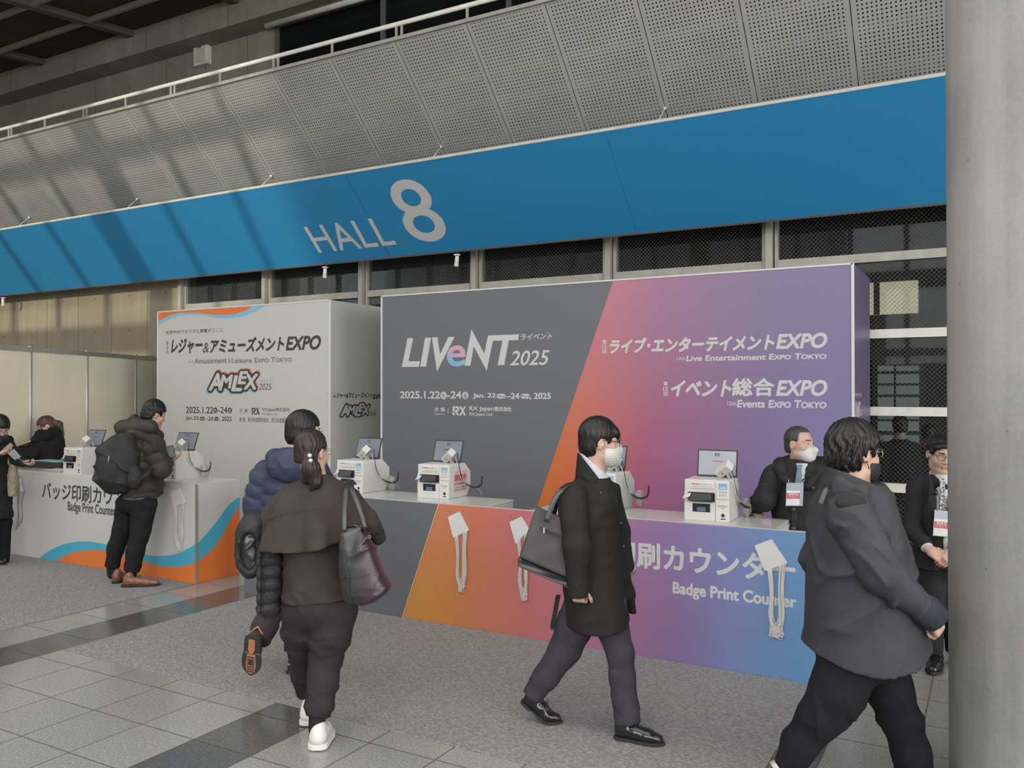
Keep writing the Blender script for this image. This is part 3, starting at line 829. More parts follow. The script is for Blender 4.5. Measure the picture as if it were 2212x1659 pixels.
mc = thing('badge_counter', 'long charcoal badge counter turning from orange through pink to blue', 'counter')
g_cnt = gradient('counter_gradient_print', 0, 0,
    [(0.0, (182, 128, 66)), (0.12, (180, 118, 66)), (0.34, (176, 104, 100)), (0.56, (156, 102, 134)), (0.74, (122, 108, 152)), (0.90, (98, 128, 170)), (1.0, (92, 138, 178))],
    [(0.0, (182, 116, 80)), (0.12, (180, 104, 86)), (0.34, (172, 100, 118)), (0.56, (138, 106, 148)), (0.74, (112, 118, 162)), (0.90, (94, 136, 176)), (1.0, (90, 140, 182))], -4.2, -1.0, 0.1, 0.95, 0.37)
MB().box((-6.01, 5.60, 0), (-0.96, 5.63, CT)).build('front_panel', M['char'], mc)
MB().box((-6.01, 5.5992, CT - .004), (-0.96, 5.632, CT + .0012)).build('top_edge', M['white'], mc)
MB().box((-6.01, 5.63, 0), (-5.98, 6.13, CT)).build('side_panel', M['white'], mc)
poly('gradient_print', [(-4.198, 0.003), (-0.962, 0.003), (-0.962, CT - .002), (-3.838, CT - .002)], pl_56, g_cnt, mc)
MB().bar((-4.198, 5.597, .003), (-3.838, 5.597, CT - .002), .004, .006, up=(0, 1, 0)).build('border_line', plain('pale_edge', (232, 190, 150), .5), mc)
jm = plain('joint_gap', (150, 108, 118), .6)
for x in (-3.62, -3.09, -2.0): MB().box((x - .0008, 5.5994, .003), (x + .0008, 5.60, CT - .003)).build('panel_joint', jm, mc)
def k4(x, y): return c5(1440 + .3015 * x, 900 + .3015 * y)
rgt = k4(918, 1120)[0]; lft = k4(147, 1120)[0]          # from the left of one character to the end of the last bar
pitch = (rgt - lft) / 3.93
bot = k4(620, 1166)[1]; tp = k4(215, 966)[1]
lettering('lettering', 'バッジ印刷カウンター', (rgt - pitch * 9.93, bot - .0, rgt, bot + (k4(215, 966)[1] - k4(215, 1128)[1]) * 1.12), pl_56, PW, mc, offset=.03)
a, b = k4(47, 1258), k4(928, 1300)
lettering('lettering', 'Badge Print Counter', (a[0], a[1] - .028, b[0], k4(47, 1184)[1]), pl_56, PW, mc, offset=.035)
# white worktop units behind the front panel
for (xa, xb, lab) in ((-5.975, -3.44, 'white laminate worktop box carrying the two printers beside the charcoal wall'),
                      (-3.03, -1.225, 'white laminate worktop box beside the masked attendant')):
    wt = thing('worktop_unit', lab, 'worktop', ((xa + xb) / 2, 5.87, 0), group='white worktop units of the long counter')
    L = (xb - xa) / 2
    MB().box((-L, -.235, .30), (L, .235, CT - .022)).build('carcass', M['white'], wt, bevel=.002)
    MB().box((-L, -.238, CT - .02), (L, .238, CT)).build('worktop', M['white_gloss'], wt, bevel=.002)
    MB().box((-L + .02, -.22, .02), (L - .02, .22, .30)).build('plinth', M['white'], wt)
    MB().box((L, -.22, CT - .15), (L + .006, .22, CT - .028)).build('drawer_front', M['white'], wt)
# ================================================================== badge printers, screens, readers
PR_W, PR_D, PR_H = 0.31, 0.36, 0.283
M['pr_white'] = plain('printer_white', (194, 194, 190), 0.4)
M['pr_grey'] = plain('printer_grey', (150, 150, 148), 0.45)
M['pr_black'] = plain('printer_black', (30, 31, 34), 0.35)
M['lcd'] = plain('blue_display', (128, 160, 178), 0.2)
M['screen'] = plain('tablet_screen', (146, 150, 160), 0.16)
M['screen_dark'] = plain('tablet_screen_oblique', (112, 116, 126), 0.16)
RED = plain('red_print', (176, 62, 58), 0.5)
DK = plain('small_black_print', (40, 40, 44), 0.5)
def pl_front(u, v, l): return (u, -l, v)
def make_printer(name, label, fbl, fbr, group):
    a, b = on_z(*fbl, CT), on_z(*fbr, CT)
    yaw = math.atan2(b[1] - a[1], b[0] - a[0])
    t = thing(name, label, 'printer', (a[0], a[1], CT), yaw, group)
    return t
def fill_printer(t, reader_side=1):
    W, D, H = PR_W, PR_D, PR_H
    prof = [(0.004, 0), (0.004, H), (.265, H), (.36, .205), (.36, .085), (.30, 0)]
    MB().prism(prof, lambda u, v, w: (w, u, v), 0.0, W).build('body', M['pr_white'], t, bevel=.005)
    f = MB().box((.0, -.004, .0), (.215, .006, .128)).build('roll_door', M['pr_white'], t, bevel=.003)
    MB().box((.058, -.006, .062), (.180, -.0035, .120)).build('door_window', M['pr_black'], f, bevel=.003)
    MB().box((.09, -.0075, .066), (.15, -.0055, .095)).build('window_plate', plain('grey_blue_plate', (92, 102, 116), .3), f)  # grey-blue plate on the dark window
    f = MB().box((.218, -.006, 0), (W, .006, .150)).build('ink_cover', M['pr_white'], t, bevel=.003)
    lettering('lettering', 'ColorWorks', (.236, .104, .296, .116), pl_front, DK, f, lift=.0066)
    lettering('lettering', 'C4000', (.254, .092, .280, .099), pl_front, DK, f, lift=.0066)
    poly('logo_mark', [(.268, .030), (.284, .046), (.268, .062), (.252, .046)], pl_front, DK, f, lift=.0064)
    MB().box((.252, -.0068, .018), (.286, -.006, .025)).build('logo_mark', DK, f)
    MB().box((.0, -.004, .134), (.022, .006, .20)).build('side_latch', M['pr_white'], t, bevel=.003)
    MB().box((.030, -.010, .136), (.212, .004, .198)).build('label_slot', M['pr_black'], t, bevel=.003)
    MB().add([(.056, -.012, .190), (.190, -.012, .190), (.196, -.030, .150), (.040, -.034, .140)], [(0, 1, 2, 3)]).box((.05, -.03, .138), (.20, -.008, .146)).build('exit_guide', M['pr_black'], t)
    MB().add([(.0, -.006, .176), (.050, -.006, .198), (.046, -.030, .168), (-.006, -.030, .150)], [(0, 1, 2, 3)]).build('paper_flap', M['pr_white'], t)
    c = MB().box((.222, -.005, .155), (W - .004, .006, H - .012)).build('control_panel', M['pr_white'], t, bevel=.003)
    MB().box((.238, -.0065, .222), (.296, -.0045, .264)).build('display', M['lcd'], c, bevel=.002)
    MB().box((.243, -.0072, .226), (.291, -.0064, .240)).build('display_text', plain('display_light', (168, 186, 194), .2), c)
    for i in range(3):
        for j in range(2):
            MB().lathe([(.0055, 0), (.0055, .003), (.004, .0038)], 12, (0, 0, 0)).build('button', M['pr_grey'], c).matrix_local = Matrix.Translation((.246 + .020 * i, -.0045, .206 - .022 * j)) @ Matrix.Rotation(math.radians(90), 4, 'X')
    s = MB().box((.042, -.0025, .222), (.208, .005, .266)).build('instruction_sticker', plain('sticker', (200, 198, 194), .5), t, bevel=.004)
    lettering('lettering', '印刷用QR', (.050, .246, .114, .260), pl_front, RED, s, lift=.003, offset=.02)
    lettering('lettering', 'をご用意ください', (.120, .247, .200, .259), pl_front, DK, s, lift=.003)
    lettering('lettering', 'Prepare the QR for Printing', (.060, .230, .192, .239), pl_front, DK, s, lift=.003)
PRG = 'white badge label printers on the counters'
specs = [
    ('white label printer on the white counter nearest the ponytailed woman at the desk', (136.8, 1022.7), (175.3, 1025.4)),
    ('white label printer on the white counter in front of the man with the backpack', (333.0, 1035.4), (370.0, 1037.8)),
    ('white label printer at the charcoal end, behind the woman with the tote bag', (727.0, 1061.5), (788.0, 1066.7)),
    ('white label printer with a pink notice on its side, before the charcoal wall', (902.1, 1074.4), (971.0, 1079.0)),
    ('white label printer mostly hidden behind the man in the black coat', (1249.0, 1099.5), (1330.0, 1106.0)),
    ('white label printer on the long counter beside the masked attendant', (1478.6, 1122.5), (1573.6, 1129.0)),
]
printers = []
for i, (lab, a, b) in enumerate(specs):
    t = make_printer('label_printer', lab, a, b, PRG)
    printers.append(t)
fill_printer(printers[0])
kids = [c for c in bpy.data.objects if c.parent == printers[0]]
for t in printers[1:]:
    for c in kids: copy_tree(c, t)
bpy.context.view_layer.update()

def pl_scr(u, v, l): return (u, -.0045 - l, v)
def make_tablet(t, lab, bright, px_left, px_right, tilt=0.24, w=.285):
    M0 = t.matrix_world
    o = thing('tablet', lab, 'tablet', group='tablets standing on the label printers')
    yaw = t.rotation_euler.z
    loc = M0 @ Vector((px_left, .235, PR_H))
    o.location = loc; o.rotation_euler = (-tilt, 0, yaw)
    MB().box((0, -.004, 0.004), (w, .004, .196)).build('frame', M['black'], o, bevel=.003)
    MB().box((.010, -.0052, .014), (w - .010, -.0038, .186)).build('screen', M['screen'] if bright else M['screen_dark'], o)
    lettering('lettering', 'RX', (w / 2 - .017, .150, w / 2 + .017, .170), pl_scr, DK, o, lift=.0015, offset=.03)
    lettering('lettering', 'Welcome', (w / 2 - .026, .128, w / 2 + .026, .134), pl_scr, M['pr_grey'], o, lift=.0015)
    MB().box((w / 2 - .04, -.0062, .110), (w / 2 + .04, -.0054, .116)).build('message_bar', RED if bright else DK, o)
    # hinge stand at the back reaching down to the printer
    k = MB(); k.bar((w * .30, .005, .10), (w * .30, .085, .022), .01, .004); k.bar((w * .70, .005, .10), (w * .70, .085, .022), .01, .004)
    k.build('kickstand', M['black'], o)
    return o
def make_reader(t, lab, x=.21):
    M0 = t.matrix_world
    o = thing('code_reader', lab, 'code reader', group='white handheld code readers lying on the printers')
    o.location = M0 @ Vector((x, .14, PR_H)); o.rotation_euler = (0, 0, t.rotation_euler.z + math.radians(-24))
    R = Matrix.Translation((0, 0, .066)) @ Matrix.Rotation(math.radians(-33), 4, 'Y') @ Matrix.Rotation(math.radians(38), 4, 'X')
    b = MB().box((-.062, -.035, -.030), (.062, .035, .030), M=R).build('body', M['pr_white'], o, bevel=.006)
    MB().box((-.05, -.0362, -.022), (.05, -.0345, .022), M=R).build('window', plain('reader_window', (176, 176, 172), .2), b)
    q = R @ Vector((-.012, -.037, -.004)); MB().ball(q, .0055, 10, 6).build('lens', M['black'], b)
    MB().box((-.035, -.03, 0), (.05, .045, .006)).bar((.03, .02, .004), (.012, .01, .05), .05, .012).build('stand', M['pr_grey'], o)
    return o
def hang(o, par):
    bpy.context.view_layer.update(); o.parent = par; o.matrix_parent_inverse = par.matrix_world.inverted(); return o
def make_cable(t, name, par, kind, seed):
    """cables from the top of the printer over its right flank"""
    M0 = t.matrix_world; W = PR_W
    if kind == 'white':
        pts = [(.25, .16, PR_H + .06), (.285, .15, PR_H + .045), (.318, .13, PR_H - .03), (.325, .16, .17), (.35, .25, .10), (.39, .36, .05), (.40, .40, .006)]
        k = MB().tube([M0 @ p for p in spline(pts, 8)], .0026, 8)
        return hang(k.build(name, plain('white_cable', (186, 186, 182), .5)), par)
    pts = [(.27, .20, PR_H + .09), (.295, .17, PR_H + .05), (.322, .16, .22), (.330, .20, .14), (.36, .26, .085), (.40, .30, .075), (.435, .32, .10), (.44, .33, .17)]
    sp = [M0 @ p for p in spline(pts, 10)]
    k = MB().tube(sp, .0028, 8)
    # coiled stretch
    a = sp[int(len(sp) * .48):]; L = []
    n = 260; tt = np.linspace(0, len(a) - 1.001, n)
    for i, u in enumerate(tt):
        j = int(u); p = a[j].lerp(a[j + 1], u - j); d = (a[j + 1] - a[j]).normalized()
        x = d.cross(Vector((0, 0, 1))); x = x.normalized() if x.length > 1e-3 else Vector((1, 0, 0)); y = d.cross(x)
        an = 2 * math.pi * 17 * i / n
        L.append(p + (x * math.cos(an) + y * math.sin(an)) * .0075)
    k.tube(L, .0026, 6)
    return hang(k.build(name, M['black']), par)
wh = ['nearest the ponytailed woman at the desk', 'in front of the man with the backpack', 'behind the woman with the tote bag', 'with the pink notice', 'hidden by the man in the black coat', 'beside the masked attendant']
for i, t in enumerate(printers):
    x0 = (.02, .02, .0, .0, .0, .03)[i]
    tb_ = make_tablet(t, 'tablet propped on the printer ' + wh[i], i == 5, x0, x0 + .285, tilt=(.34, .34, .30, .28, .25, .16)[i])
    rd_ = make_reader(t, 'white code reader resting on the printer ' + wh[i], x=(.17, .21, .20, .22, .23, .245)[i])
    make_cable(t, 'cord', rd_, 'white', i)
    if i: make_cable(t, 'coiled_cable', tb_, 'black', i)
# pink notice on the flank of the fourth printer
t = printers[3]
nt = thing('notice_sheet', 'pinkish notice sheet stuck on the flank of the printer before the charcoal wall', 'notice')
nt.matrix_world = t.matrix_world
MB().box((PR_W + .0005, .075, .045), (PR_W + .0015, .34 - .05, .225)).build('sheet', plain('pink_paper', (190, 168, 166), .6), nt)
def pl_flank(u, v, l): return (PR_W + .0015 + l, u, v)
lettering('lettering', '調整中', (.085, .140, .280, .195), pl_flank, RED, nt, offset=.02)
lettering('lettering', 'In Preparation', (.085, .105, .280, .128), pl_flank, DK, nt, offset=.01)
lettering('lettering', 'このカウンターは調整中です\nThis counter is not available', (.085, .062, .280, .094), pl_flank, DK, nt)
# crumpled clear bags of holders beside three printers
M['film'] = plain('clear_film', (170, 170, 166), 0.12, Alpha=0.55)
for i, lab in ((1, 'crumpled clear bag behind the printer in front of the man with the backpack'), (2, 'crumpled clear bag behind the printer near the woman with the tote bag'),
               (4, 'crumpled clear bag behind the printer hidden by the man in the black coat'), (5, 'crumpled clear bag behind the printer beside the masked attendant')):
    rr = random.Random(i); t = printers[i]
    bm = bmesh.new(); bmesh.ops.create_icosphere(bm, subdivisions=4, radius=1)
    for v in bm.verts:
        p = v.co.copy()
        w = 1 + .14 * math.sin(5 * p.x + 3 * i) * math.cos(5 * p.z + 4 * p.y) + .05 * math.sin(11 * p.y + 8 * p.z)
        v.co = Vector((p.x * .036 * w, p.y * .05 * w, max(p.z * w, -.97) * .075 * (1.0 - .25 * max(0, p.z))))
    me = bpy.data.meshes.new('plastic_bag'); bm.to_mesh(me); bm.free()
    me.materials.append(M['film'])
    o = bpy.data.objects.new('plastic_bag', me); COL.objects.link(o)
    p = t.matrix_world @ Vector((PR_W + .05, .33, .074)); o.location = p; o.rotation_euler = (0, 0, rr.random())
    tag(o, lab, 'plastic bag', 'clear bags beside the printers')

# ================================================================== lanyard bundles hanging on the counter fronts
M['sleeve'] = plain('clear_badge_sleeve', (196, 196, 196), 0.22)
M['cord'] = plain('white_cord', (198, 196, 192), 0.8)
def lanyards(lab, hook, quad, bottom, wid, n=24, seed=1, on_white=False):
    rr = random.Random(seed)
    h = on_y(*hook, 5.6); t = thing('lanyard_bundle', lab, 'lanyards', (h[0], 5.6, h[2]), 0, 'bundles of badge sleeves hung on the counters')
    L = lambda p: (on_y(*p, 5.6)[0] - h[0], on_y(*p, 5.6)[2] - h[2])
    q = [Vector(L(p)) for p in quad]                     # top-left, top-right (punched corner), bottom-right, bottom-left
    tr = q[1]
    MB().tube([(0, 0, 0), (0, -.02, .0), (0, -.022, .008)], .002, 8).tube([(0, -.018, 0), (tr.x * .5, -.014, tr.y * .5 - .004), (tr.x, -.014, tr.y - .008)], .0012, 6).build('hook', M['alu'], t)
    for k in range(4):
        a = (k - 1.5) * .030; c = tr
        R = lambda p: c + Matrix.Rotation(a, 2) @ (p - c)
        pp = [R(p) for p in q]; y = -.014 + .0026 * k
        MB().prism([(p.x, p.y) for p in pp], lambda u, v, w: (u, w, v), y, y + .0016).build('badge_sleeve', M['sleeve'], t)
    b = L(bottom); w = wid
    # cords: narrow loops from the lower corners of the sleeves
    k = MB(); m0, m1 = q[3], q[2]
    for i in range(n):
        f = rr.random(); f2 = min(1, max(0, f + rr.uniform(-.3, .3)))
        side = rr.random() < .5
        s0 = m0.lerp(m1, (.04 + .26 * rr.random()) if side else (.66 + .32 * rr.random())); s1 = m0.lerp(m1, .04 + .26 * rr.random() if rr.random() < .5 else .66 + .32 * rr.random())
        zb = b[1] + rr.random() * .05; xb = b[0] + rr.uniform(-.5, .5) * w * .7
        y = -.006 - rr.random() * .012
        pts = [(s0.x, y, s0.y + .008), (s0.x + (b[0] - s0.x) * .3 + rr.uniform(-.004, .004), y, s0.y * .66 + zb * .34), (b[0] + (s0.x - b[0]) * .75 + rr.uniform(-.006, .006), y, s0.y * .25 + zb * .75),
               (xb - .010, y - .002, zb + .012), (xb, y - .003, zb), (xb + .010, y, zb + .012), (b[0] + (s1.x - b[0]) * .75 + rr.uniform(-.006, .006), y, s1.y * .25 + zb * .75), (s1.x + (b[0] - s1.x) * .3, y, s1.y * .66 + zb * .34), (s1.x, y, s1.y + .008)]
        k.tube(spline(pts, 6), .0015, 6)
    for i in range(10):
        s0 = m0.lerp(m1, .06 + .9 * i / 9); k.ball((s0.x, -.012, s0.y + .004), .004, 8, 6)
    c = k.build('cords', M['cord'], t); c['kind'] = 'stuff'
    return t
def za(x, y): return (700 + .26525 * x, 920 + .26525 * y)
def zb_(x, y): return (1100 + .22905 * x, 880 + .22905 * y)
def zc_(x, y): return (1440 + .3015 * x, 900 + .3015 * y)
def zd(x, y): return (180 + .2774 * x, 840 + .2774 * y)
def ze(x, y): return (.2291 * x, 860 + .2291 * y)
lanyards('white badge sleeves with long cords hung on the orange part of the long counter', za(1030, 690), [za(1018, 745), za(1108, 695), za(1180, 850), za(1065, 910)], za(1125, 1350), .05, seed=3)
lanyards('white badge sleeves with cords on the pink counter front behind the grey tote', zb_(16, 1020), [zb_(12, 1085), zb_(120, 1028), zb_(190, 1150), zb_(75, 1285)], (1134, 1297), .05, seed=5)
lanyards('largest bundle of white sleeves and cords, on the blue end of the long counter', zc_(730, 868), [zc_(635, 927), zc_(755, 875), zc_(860, 1050), zc_(715, 1105)], zc_(790, 1588), .10, n=36, seed=8)
lanyards('white sleeves and cords on the white counter beside the man with the backpack', zd(642, 757), [zd(690, 815), zd(750, 772), zd(802, 882), zd(708, 922)], zd(758, 1262), .05, seed=11)
lanyards('white sleeves and cords at the outer end of the white counter', ze(195, 735), [ze(165, 742), ze(205, 738), ze(234, 880), ze(165, 888)], ze(150, 1230), .05, seed=13)

# ================================================================== odds and ends
# papers and tray on the white counter
p = on_z(.2291 * 470, 860 + .2291 * 690, CT + .004)
k = MB()
for i in range(5): k.box((-.17 + .004 * i, -.10 + .006 * (i % 3), .0022 * i), (.17 + .003 * i, .11, .0022 * i + .0016), M=Matrix.Rotation(.02 * i, 4, 'Z'))
tag(k.build('paper_stack', plain('paper', (188, 188, 186), .7), loc=(p[0] - .02, 5.80, CT + .004)), 'loose white paper stack lying on the front of the white counter', 'papers')
p = on_z(95, 1012, CT)
tr_ = thing('document_tray', 'low black document tray on the white counter before the desk woman', 'tray', (p[0] - .02, 5.99, CT + .004))
MB().box((-.34, -.10, 0), (.36, .10, .006)).box((-.34, -.10, 0), (.36, -.094, .075)).box((-.34, .094, 0), (.36, .10, .075)).box((-.34, -.1, 0), (-.334, .1, .075)).box((.354, -.1, 0), (.36, .1, .075)).build('tray_body', plain('tray_black', (44, 44, 48), .5), tr_)
MB().box((-.20, -.085, .006), (.20, .085, .078)).build('paper_block', plain('tray_paper', (182, 186, 186), .7), tr_)
MB().box((-.20, -.088, .070), (.24, .088, .083), M=Matrix.Rotation(.05, 4, 'Z')).build('folder', plain('teal_folder', (120, 168, 172), .6), tr_)
# white partition at the left end
A = np.array([-10.24, 5.75]); B = np.array([-11.68, 9.02]); dirv = (B - A) / np.linalg.norm(B - A); nrm = np.array([dirv[1], -dirv[0]])
def along(px):                                           # distance from A at which the picture column px meets the partition
    r = ray(px, 800); M_ = np.array([[r[0], -dirv[0]], [r[1], -dirv[1]]]); return float(np.linalg.solve(M_, A)[1])
ps = thing('partition_screen', 'cream partition screen with aluminium posts behind the white counter', 'partition', (A[0], A[1], .007), math.atan2(dirv[1], dirv[0]))
M['cream'] = plain('cream_panel', (216, 209, 186), 0.5, var=.03, vscale=1.5)
posts = [along(65) - 1.0, along(65), along(187), along(292), along(339)]
posts[0] = posts[1] - (posts[2] - posts[1])
for a, b in zip(posts[:-1], posts[1:]):
    lo = 1.42 if b == posts[-1] else 0.02
    MB().box((a + .02, -.012, lo), (b - .02, .012, 2.34)).build('panel', M['cream'], ps)
    MB().box((a, -.022, 2.34), (b, .022, 2.40)).build('top_rail', M['alu'], ps)
    if lo > 1: MB().box((a, -.022, lo - .05), (b, .022, lo)).build('top_rail', M['alu'], ps)
for a in posts: MB().lathe([(.026, 0), (.026, 2.41), (.02, 2.415)], 16, (a, 0, 0)).build('post', M['alu'], ps)
# box on the upper concrete wall
p = on_y(433, 120, 9.36)
wb_ = thing('wall_speaker', 'small pale square speaker box high on the upper concrete wall', 'speaker', (p[0], 9.45, p[2]))
MB().box((-.16, -.10, -.15), (.16, 0, .15)).build('case', M['pale_steel'], wb_, bevel=.01)
MB().box((-.09, -.108, -.11), (.12, -.10, .12)).build('front_cover', plain('speaker_cover', (190, 186, 176), .5), wb_, bevel=.004)
MB().box((-.06, -.11, .125), (.03, -.10, .14)).build('label_plate', M['dark_trim'], wb_)
# spotlights under the banner
for (px, py, lab) in ((699, 572, 'white spotlight under the blue banner below the hall lettering'), (985, 546, 'white spotlight under the blue banner nearest the charcoal wall top'), (-2, 634, 'white spotlight under the blue banner above the concrete wall')):
    q = on_slope(px, py, C_BAN - .02); x = q[0]
    s = thing('spotlight', lab, 'spotlight', (x, 8.99, 3.588), 0, 'spotlights under the banner'); s.scale = (.66, .66, .66)
    MB().box((-.05, -.03, -.012), (.05, .05, .012)).bar((.035, .0, -.01), (.035, .0, -.12), .012, .02).build('bracket', M['pale_steel'], s)
    R = Matrix.Translation((.0, 0, -.10)) @ Matrix.Rotation(math.radians(16), 4, 'Y') @ Matrix.Rotation(math.radians(14), 4, 'X')
    prof = [(.030, .075), (.036, .07), (.040, -.06), (.046, -.115), (.046, -.12), (.038, -.118), (.034, -.07)]
    k = MB().lathe(prof, 24); k.v = [tuple(R @ Vector(v)) for v in k.v]
    k.build('lamp_can', plain('lamp_white', (198, 196, 190), .4), s)
    k = MB().lathe([(.036, -.075), (.033, -.09)], 20); k.v = [tuple(R @ Vector(v)) for v in k.v]
    k.build('lens', plain('lamp_glass', (214, 208, 190), .2), s)
# slim stand behind the walking man
a = at_depth(1934, 1659, 4.12); b = at_depth(1953, 1387, 4.24)
d = (Vector(b) - Vector(a)).normalized(); foot = Vector(a) + d * (-a[2] / d.z); topp = Vector(b) + d * .34
st = thing('sign_stand', 'slim dark pole standing behind the striding man in the grey jacket', 'stand', foot)
MB().tube([d * .02, topp - foot], .009, 12).build('pole', plain('dark_pole', (62, 60, 58), .4), st)
MB().lathe([(.030, 0), (.030, .008), (.022, .014), (.012, .022)], 32).build('base', plain('dark_base', (44, 44, 44), .5), st)
# ================================================================== soft bodies: distance fields turned into one smooth surface each
f32 = np.float32
def surface_nets(D, ax_):
    ins = D < 0
    shp = np.array(D.shape); cs = shp - 1
    ids, pos, quads = [], [], []
    for a in range(3):
        s0 = [slice(None)] * 3; s1 = [slice(None)] * 3; s0[a] = slice(0, -1); s1[a] = slice(1, None); s0, s1 = tuple(s0), tuple(s1)
        cr = ins[s0] != ins[s1]
        I = np.argwhere(cr)
        if not len(I): continue
        d0, d1 = D[s0][cr], D[s1][cr]; t = d0 / (d0 - d1)
        P = np.stack([ax_[i][I[:, i]] for i in range(3)], 1).astype(float)
        P[:, a] += t * (ax_[a][I[:, a] + 1] - ax_[a][I[:, a]])
        b, c = (a + 1) % 3, (a + 2) % 3
        cell = []
        for db, dc in ((0, 0), (-1, 0), (-1, -1), (0, -1)):
            J = I.copy(); J[:, b] += db; J[:, c] += dc
            J = np.clip(J, 0, cs - 1)
            k = (J[:, 0] * cs[1] + J[:, 1]) * cs[2] + J[:, 2]
            cell.append(k); ids.append(k); pos.append(P)
        q = np.stack(cell, 1); fl = d0 >= 0; q[fl] = q[fl][:, ::-1]; quads.append(q)
    ids = np.concatenate(ids); pos = np.concatenate(pos); quads = np.concatenate(quads)
    u, inv = np.unique(ids, return_inverse=True)
    cnt = np.bincount(inv)
    V = np.stack([np.bincount(inv, pos[:, i]) / cnt for i in range(3)], 1)
    Q = np.searchsorted(u, quads)
    return V, Q
def sub_box(ax_, lo, hi):
    r = []
    for i in range(3):
        a = int(np.searchsorted(ax_[i], lo[i])); b = int(np.searchsorted(ax_[i], hi[i]))
        if b <= a: return None
        r.append(slice(a, b))
    return tuple(r)
def v3(p): return np.array([float(p[0]), float(p[1]), float(p[2])])
def C_(a, b, ra, rb=None, k=.02, **o): return dict(t='c', a=v3(a), b=v3(b), ra=ra, rb=ra if rb is None else rb, k=k, **o)
def E_(c, r, k=.02, R=None, **o): return dict(t='e', c=v3(c), r=np.array(r, float) if not isinstance(r, (int, float)) else np.array([r] * 3, float), k=k, R=R, **o)
def B_(c, h, rnd=.01, k=.01, R=None, **o): return dict(t='b', c=v3(c), h=np.array(h, float), rnd=rnd, k=k, R=R, **o)
def L_(secs, k=.02, ang=0.0, p=2.0, **o):
    """upright loft; secs = [(z, u, v, ru, rv)]"""
    return dict(t='l', s=np.array(sorted(secs), float), k=k, ang=ang, p=p, **o)
def bounds(q):
    if q['t'] == 'c':
        r = max(q['ra'], q['rb']) * max(1, q.get('s', (0, 1))[1]) + q.get('pad', 0); return np.minimum(q['a'], q['b']) - r, np.maximum(q['a'], q['b']) + r
    if q['t'] == 'e': r = q['r'].max(); return q['c'] - r, q['c'] + r
    if q['t'] == 'b': r = np.linalg.norm(q['h']) + q['rnd'] if q['R'] is not None else q['h'] + q['rnd']; return q['c'] - r, q['c'] + r
    s = q['s']; m = np.maximum(s[:, 3], s[:, 4]) * 1.15
    return np.array([(s[:, 1] - m).min(), (s[:, 2] - m).min(), s[0, 0]]), np.array([(s[:, 1] + m).max(), (s[:, 2] + m).max(), s[-1, 0]])
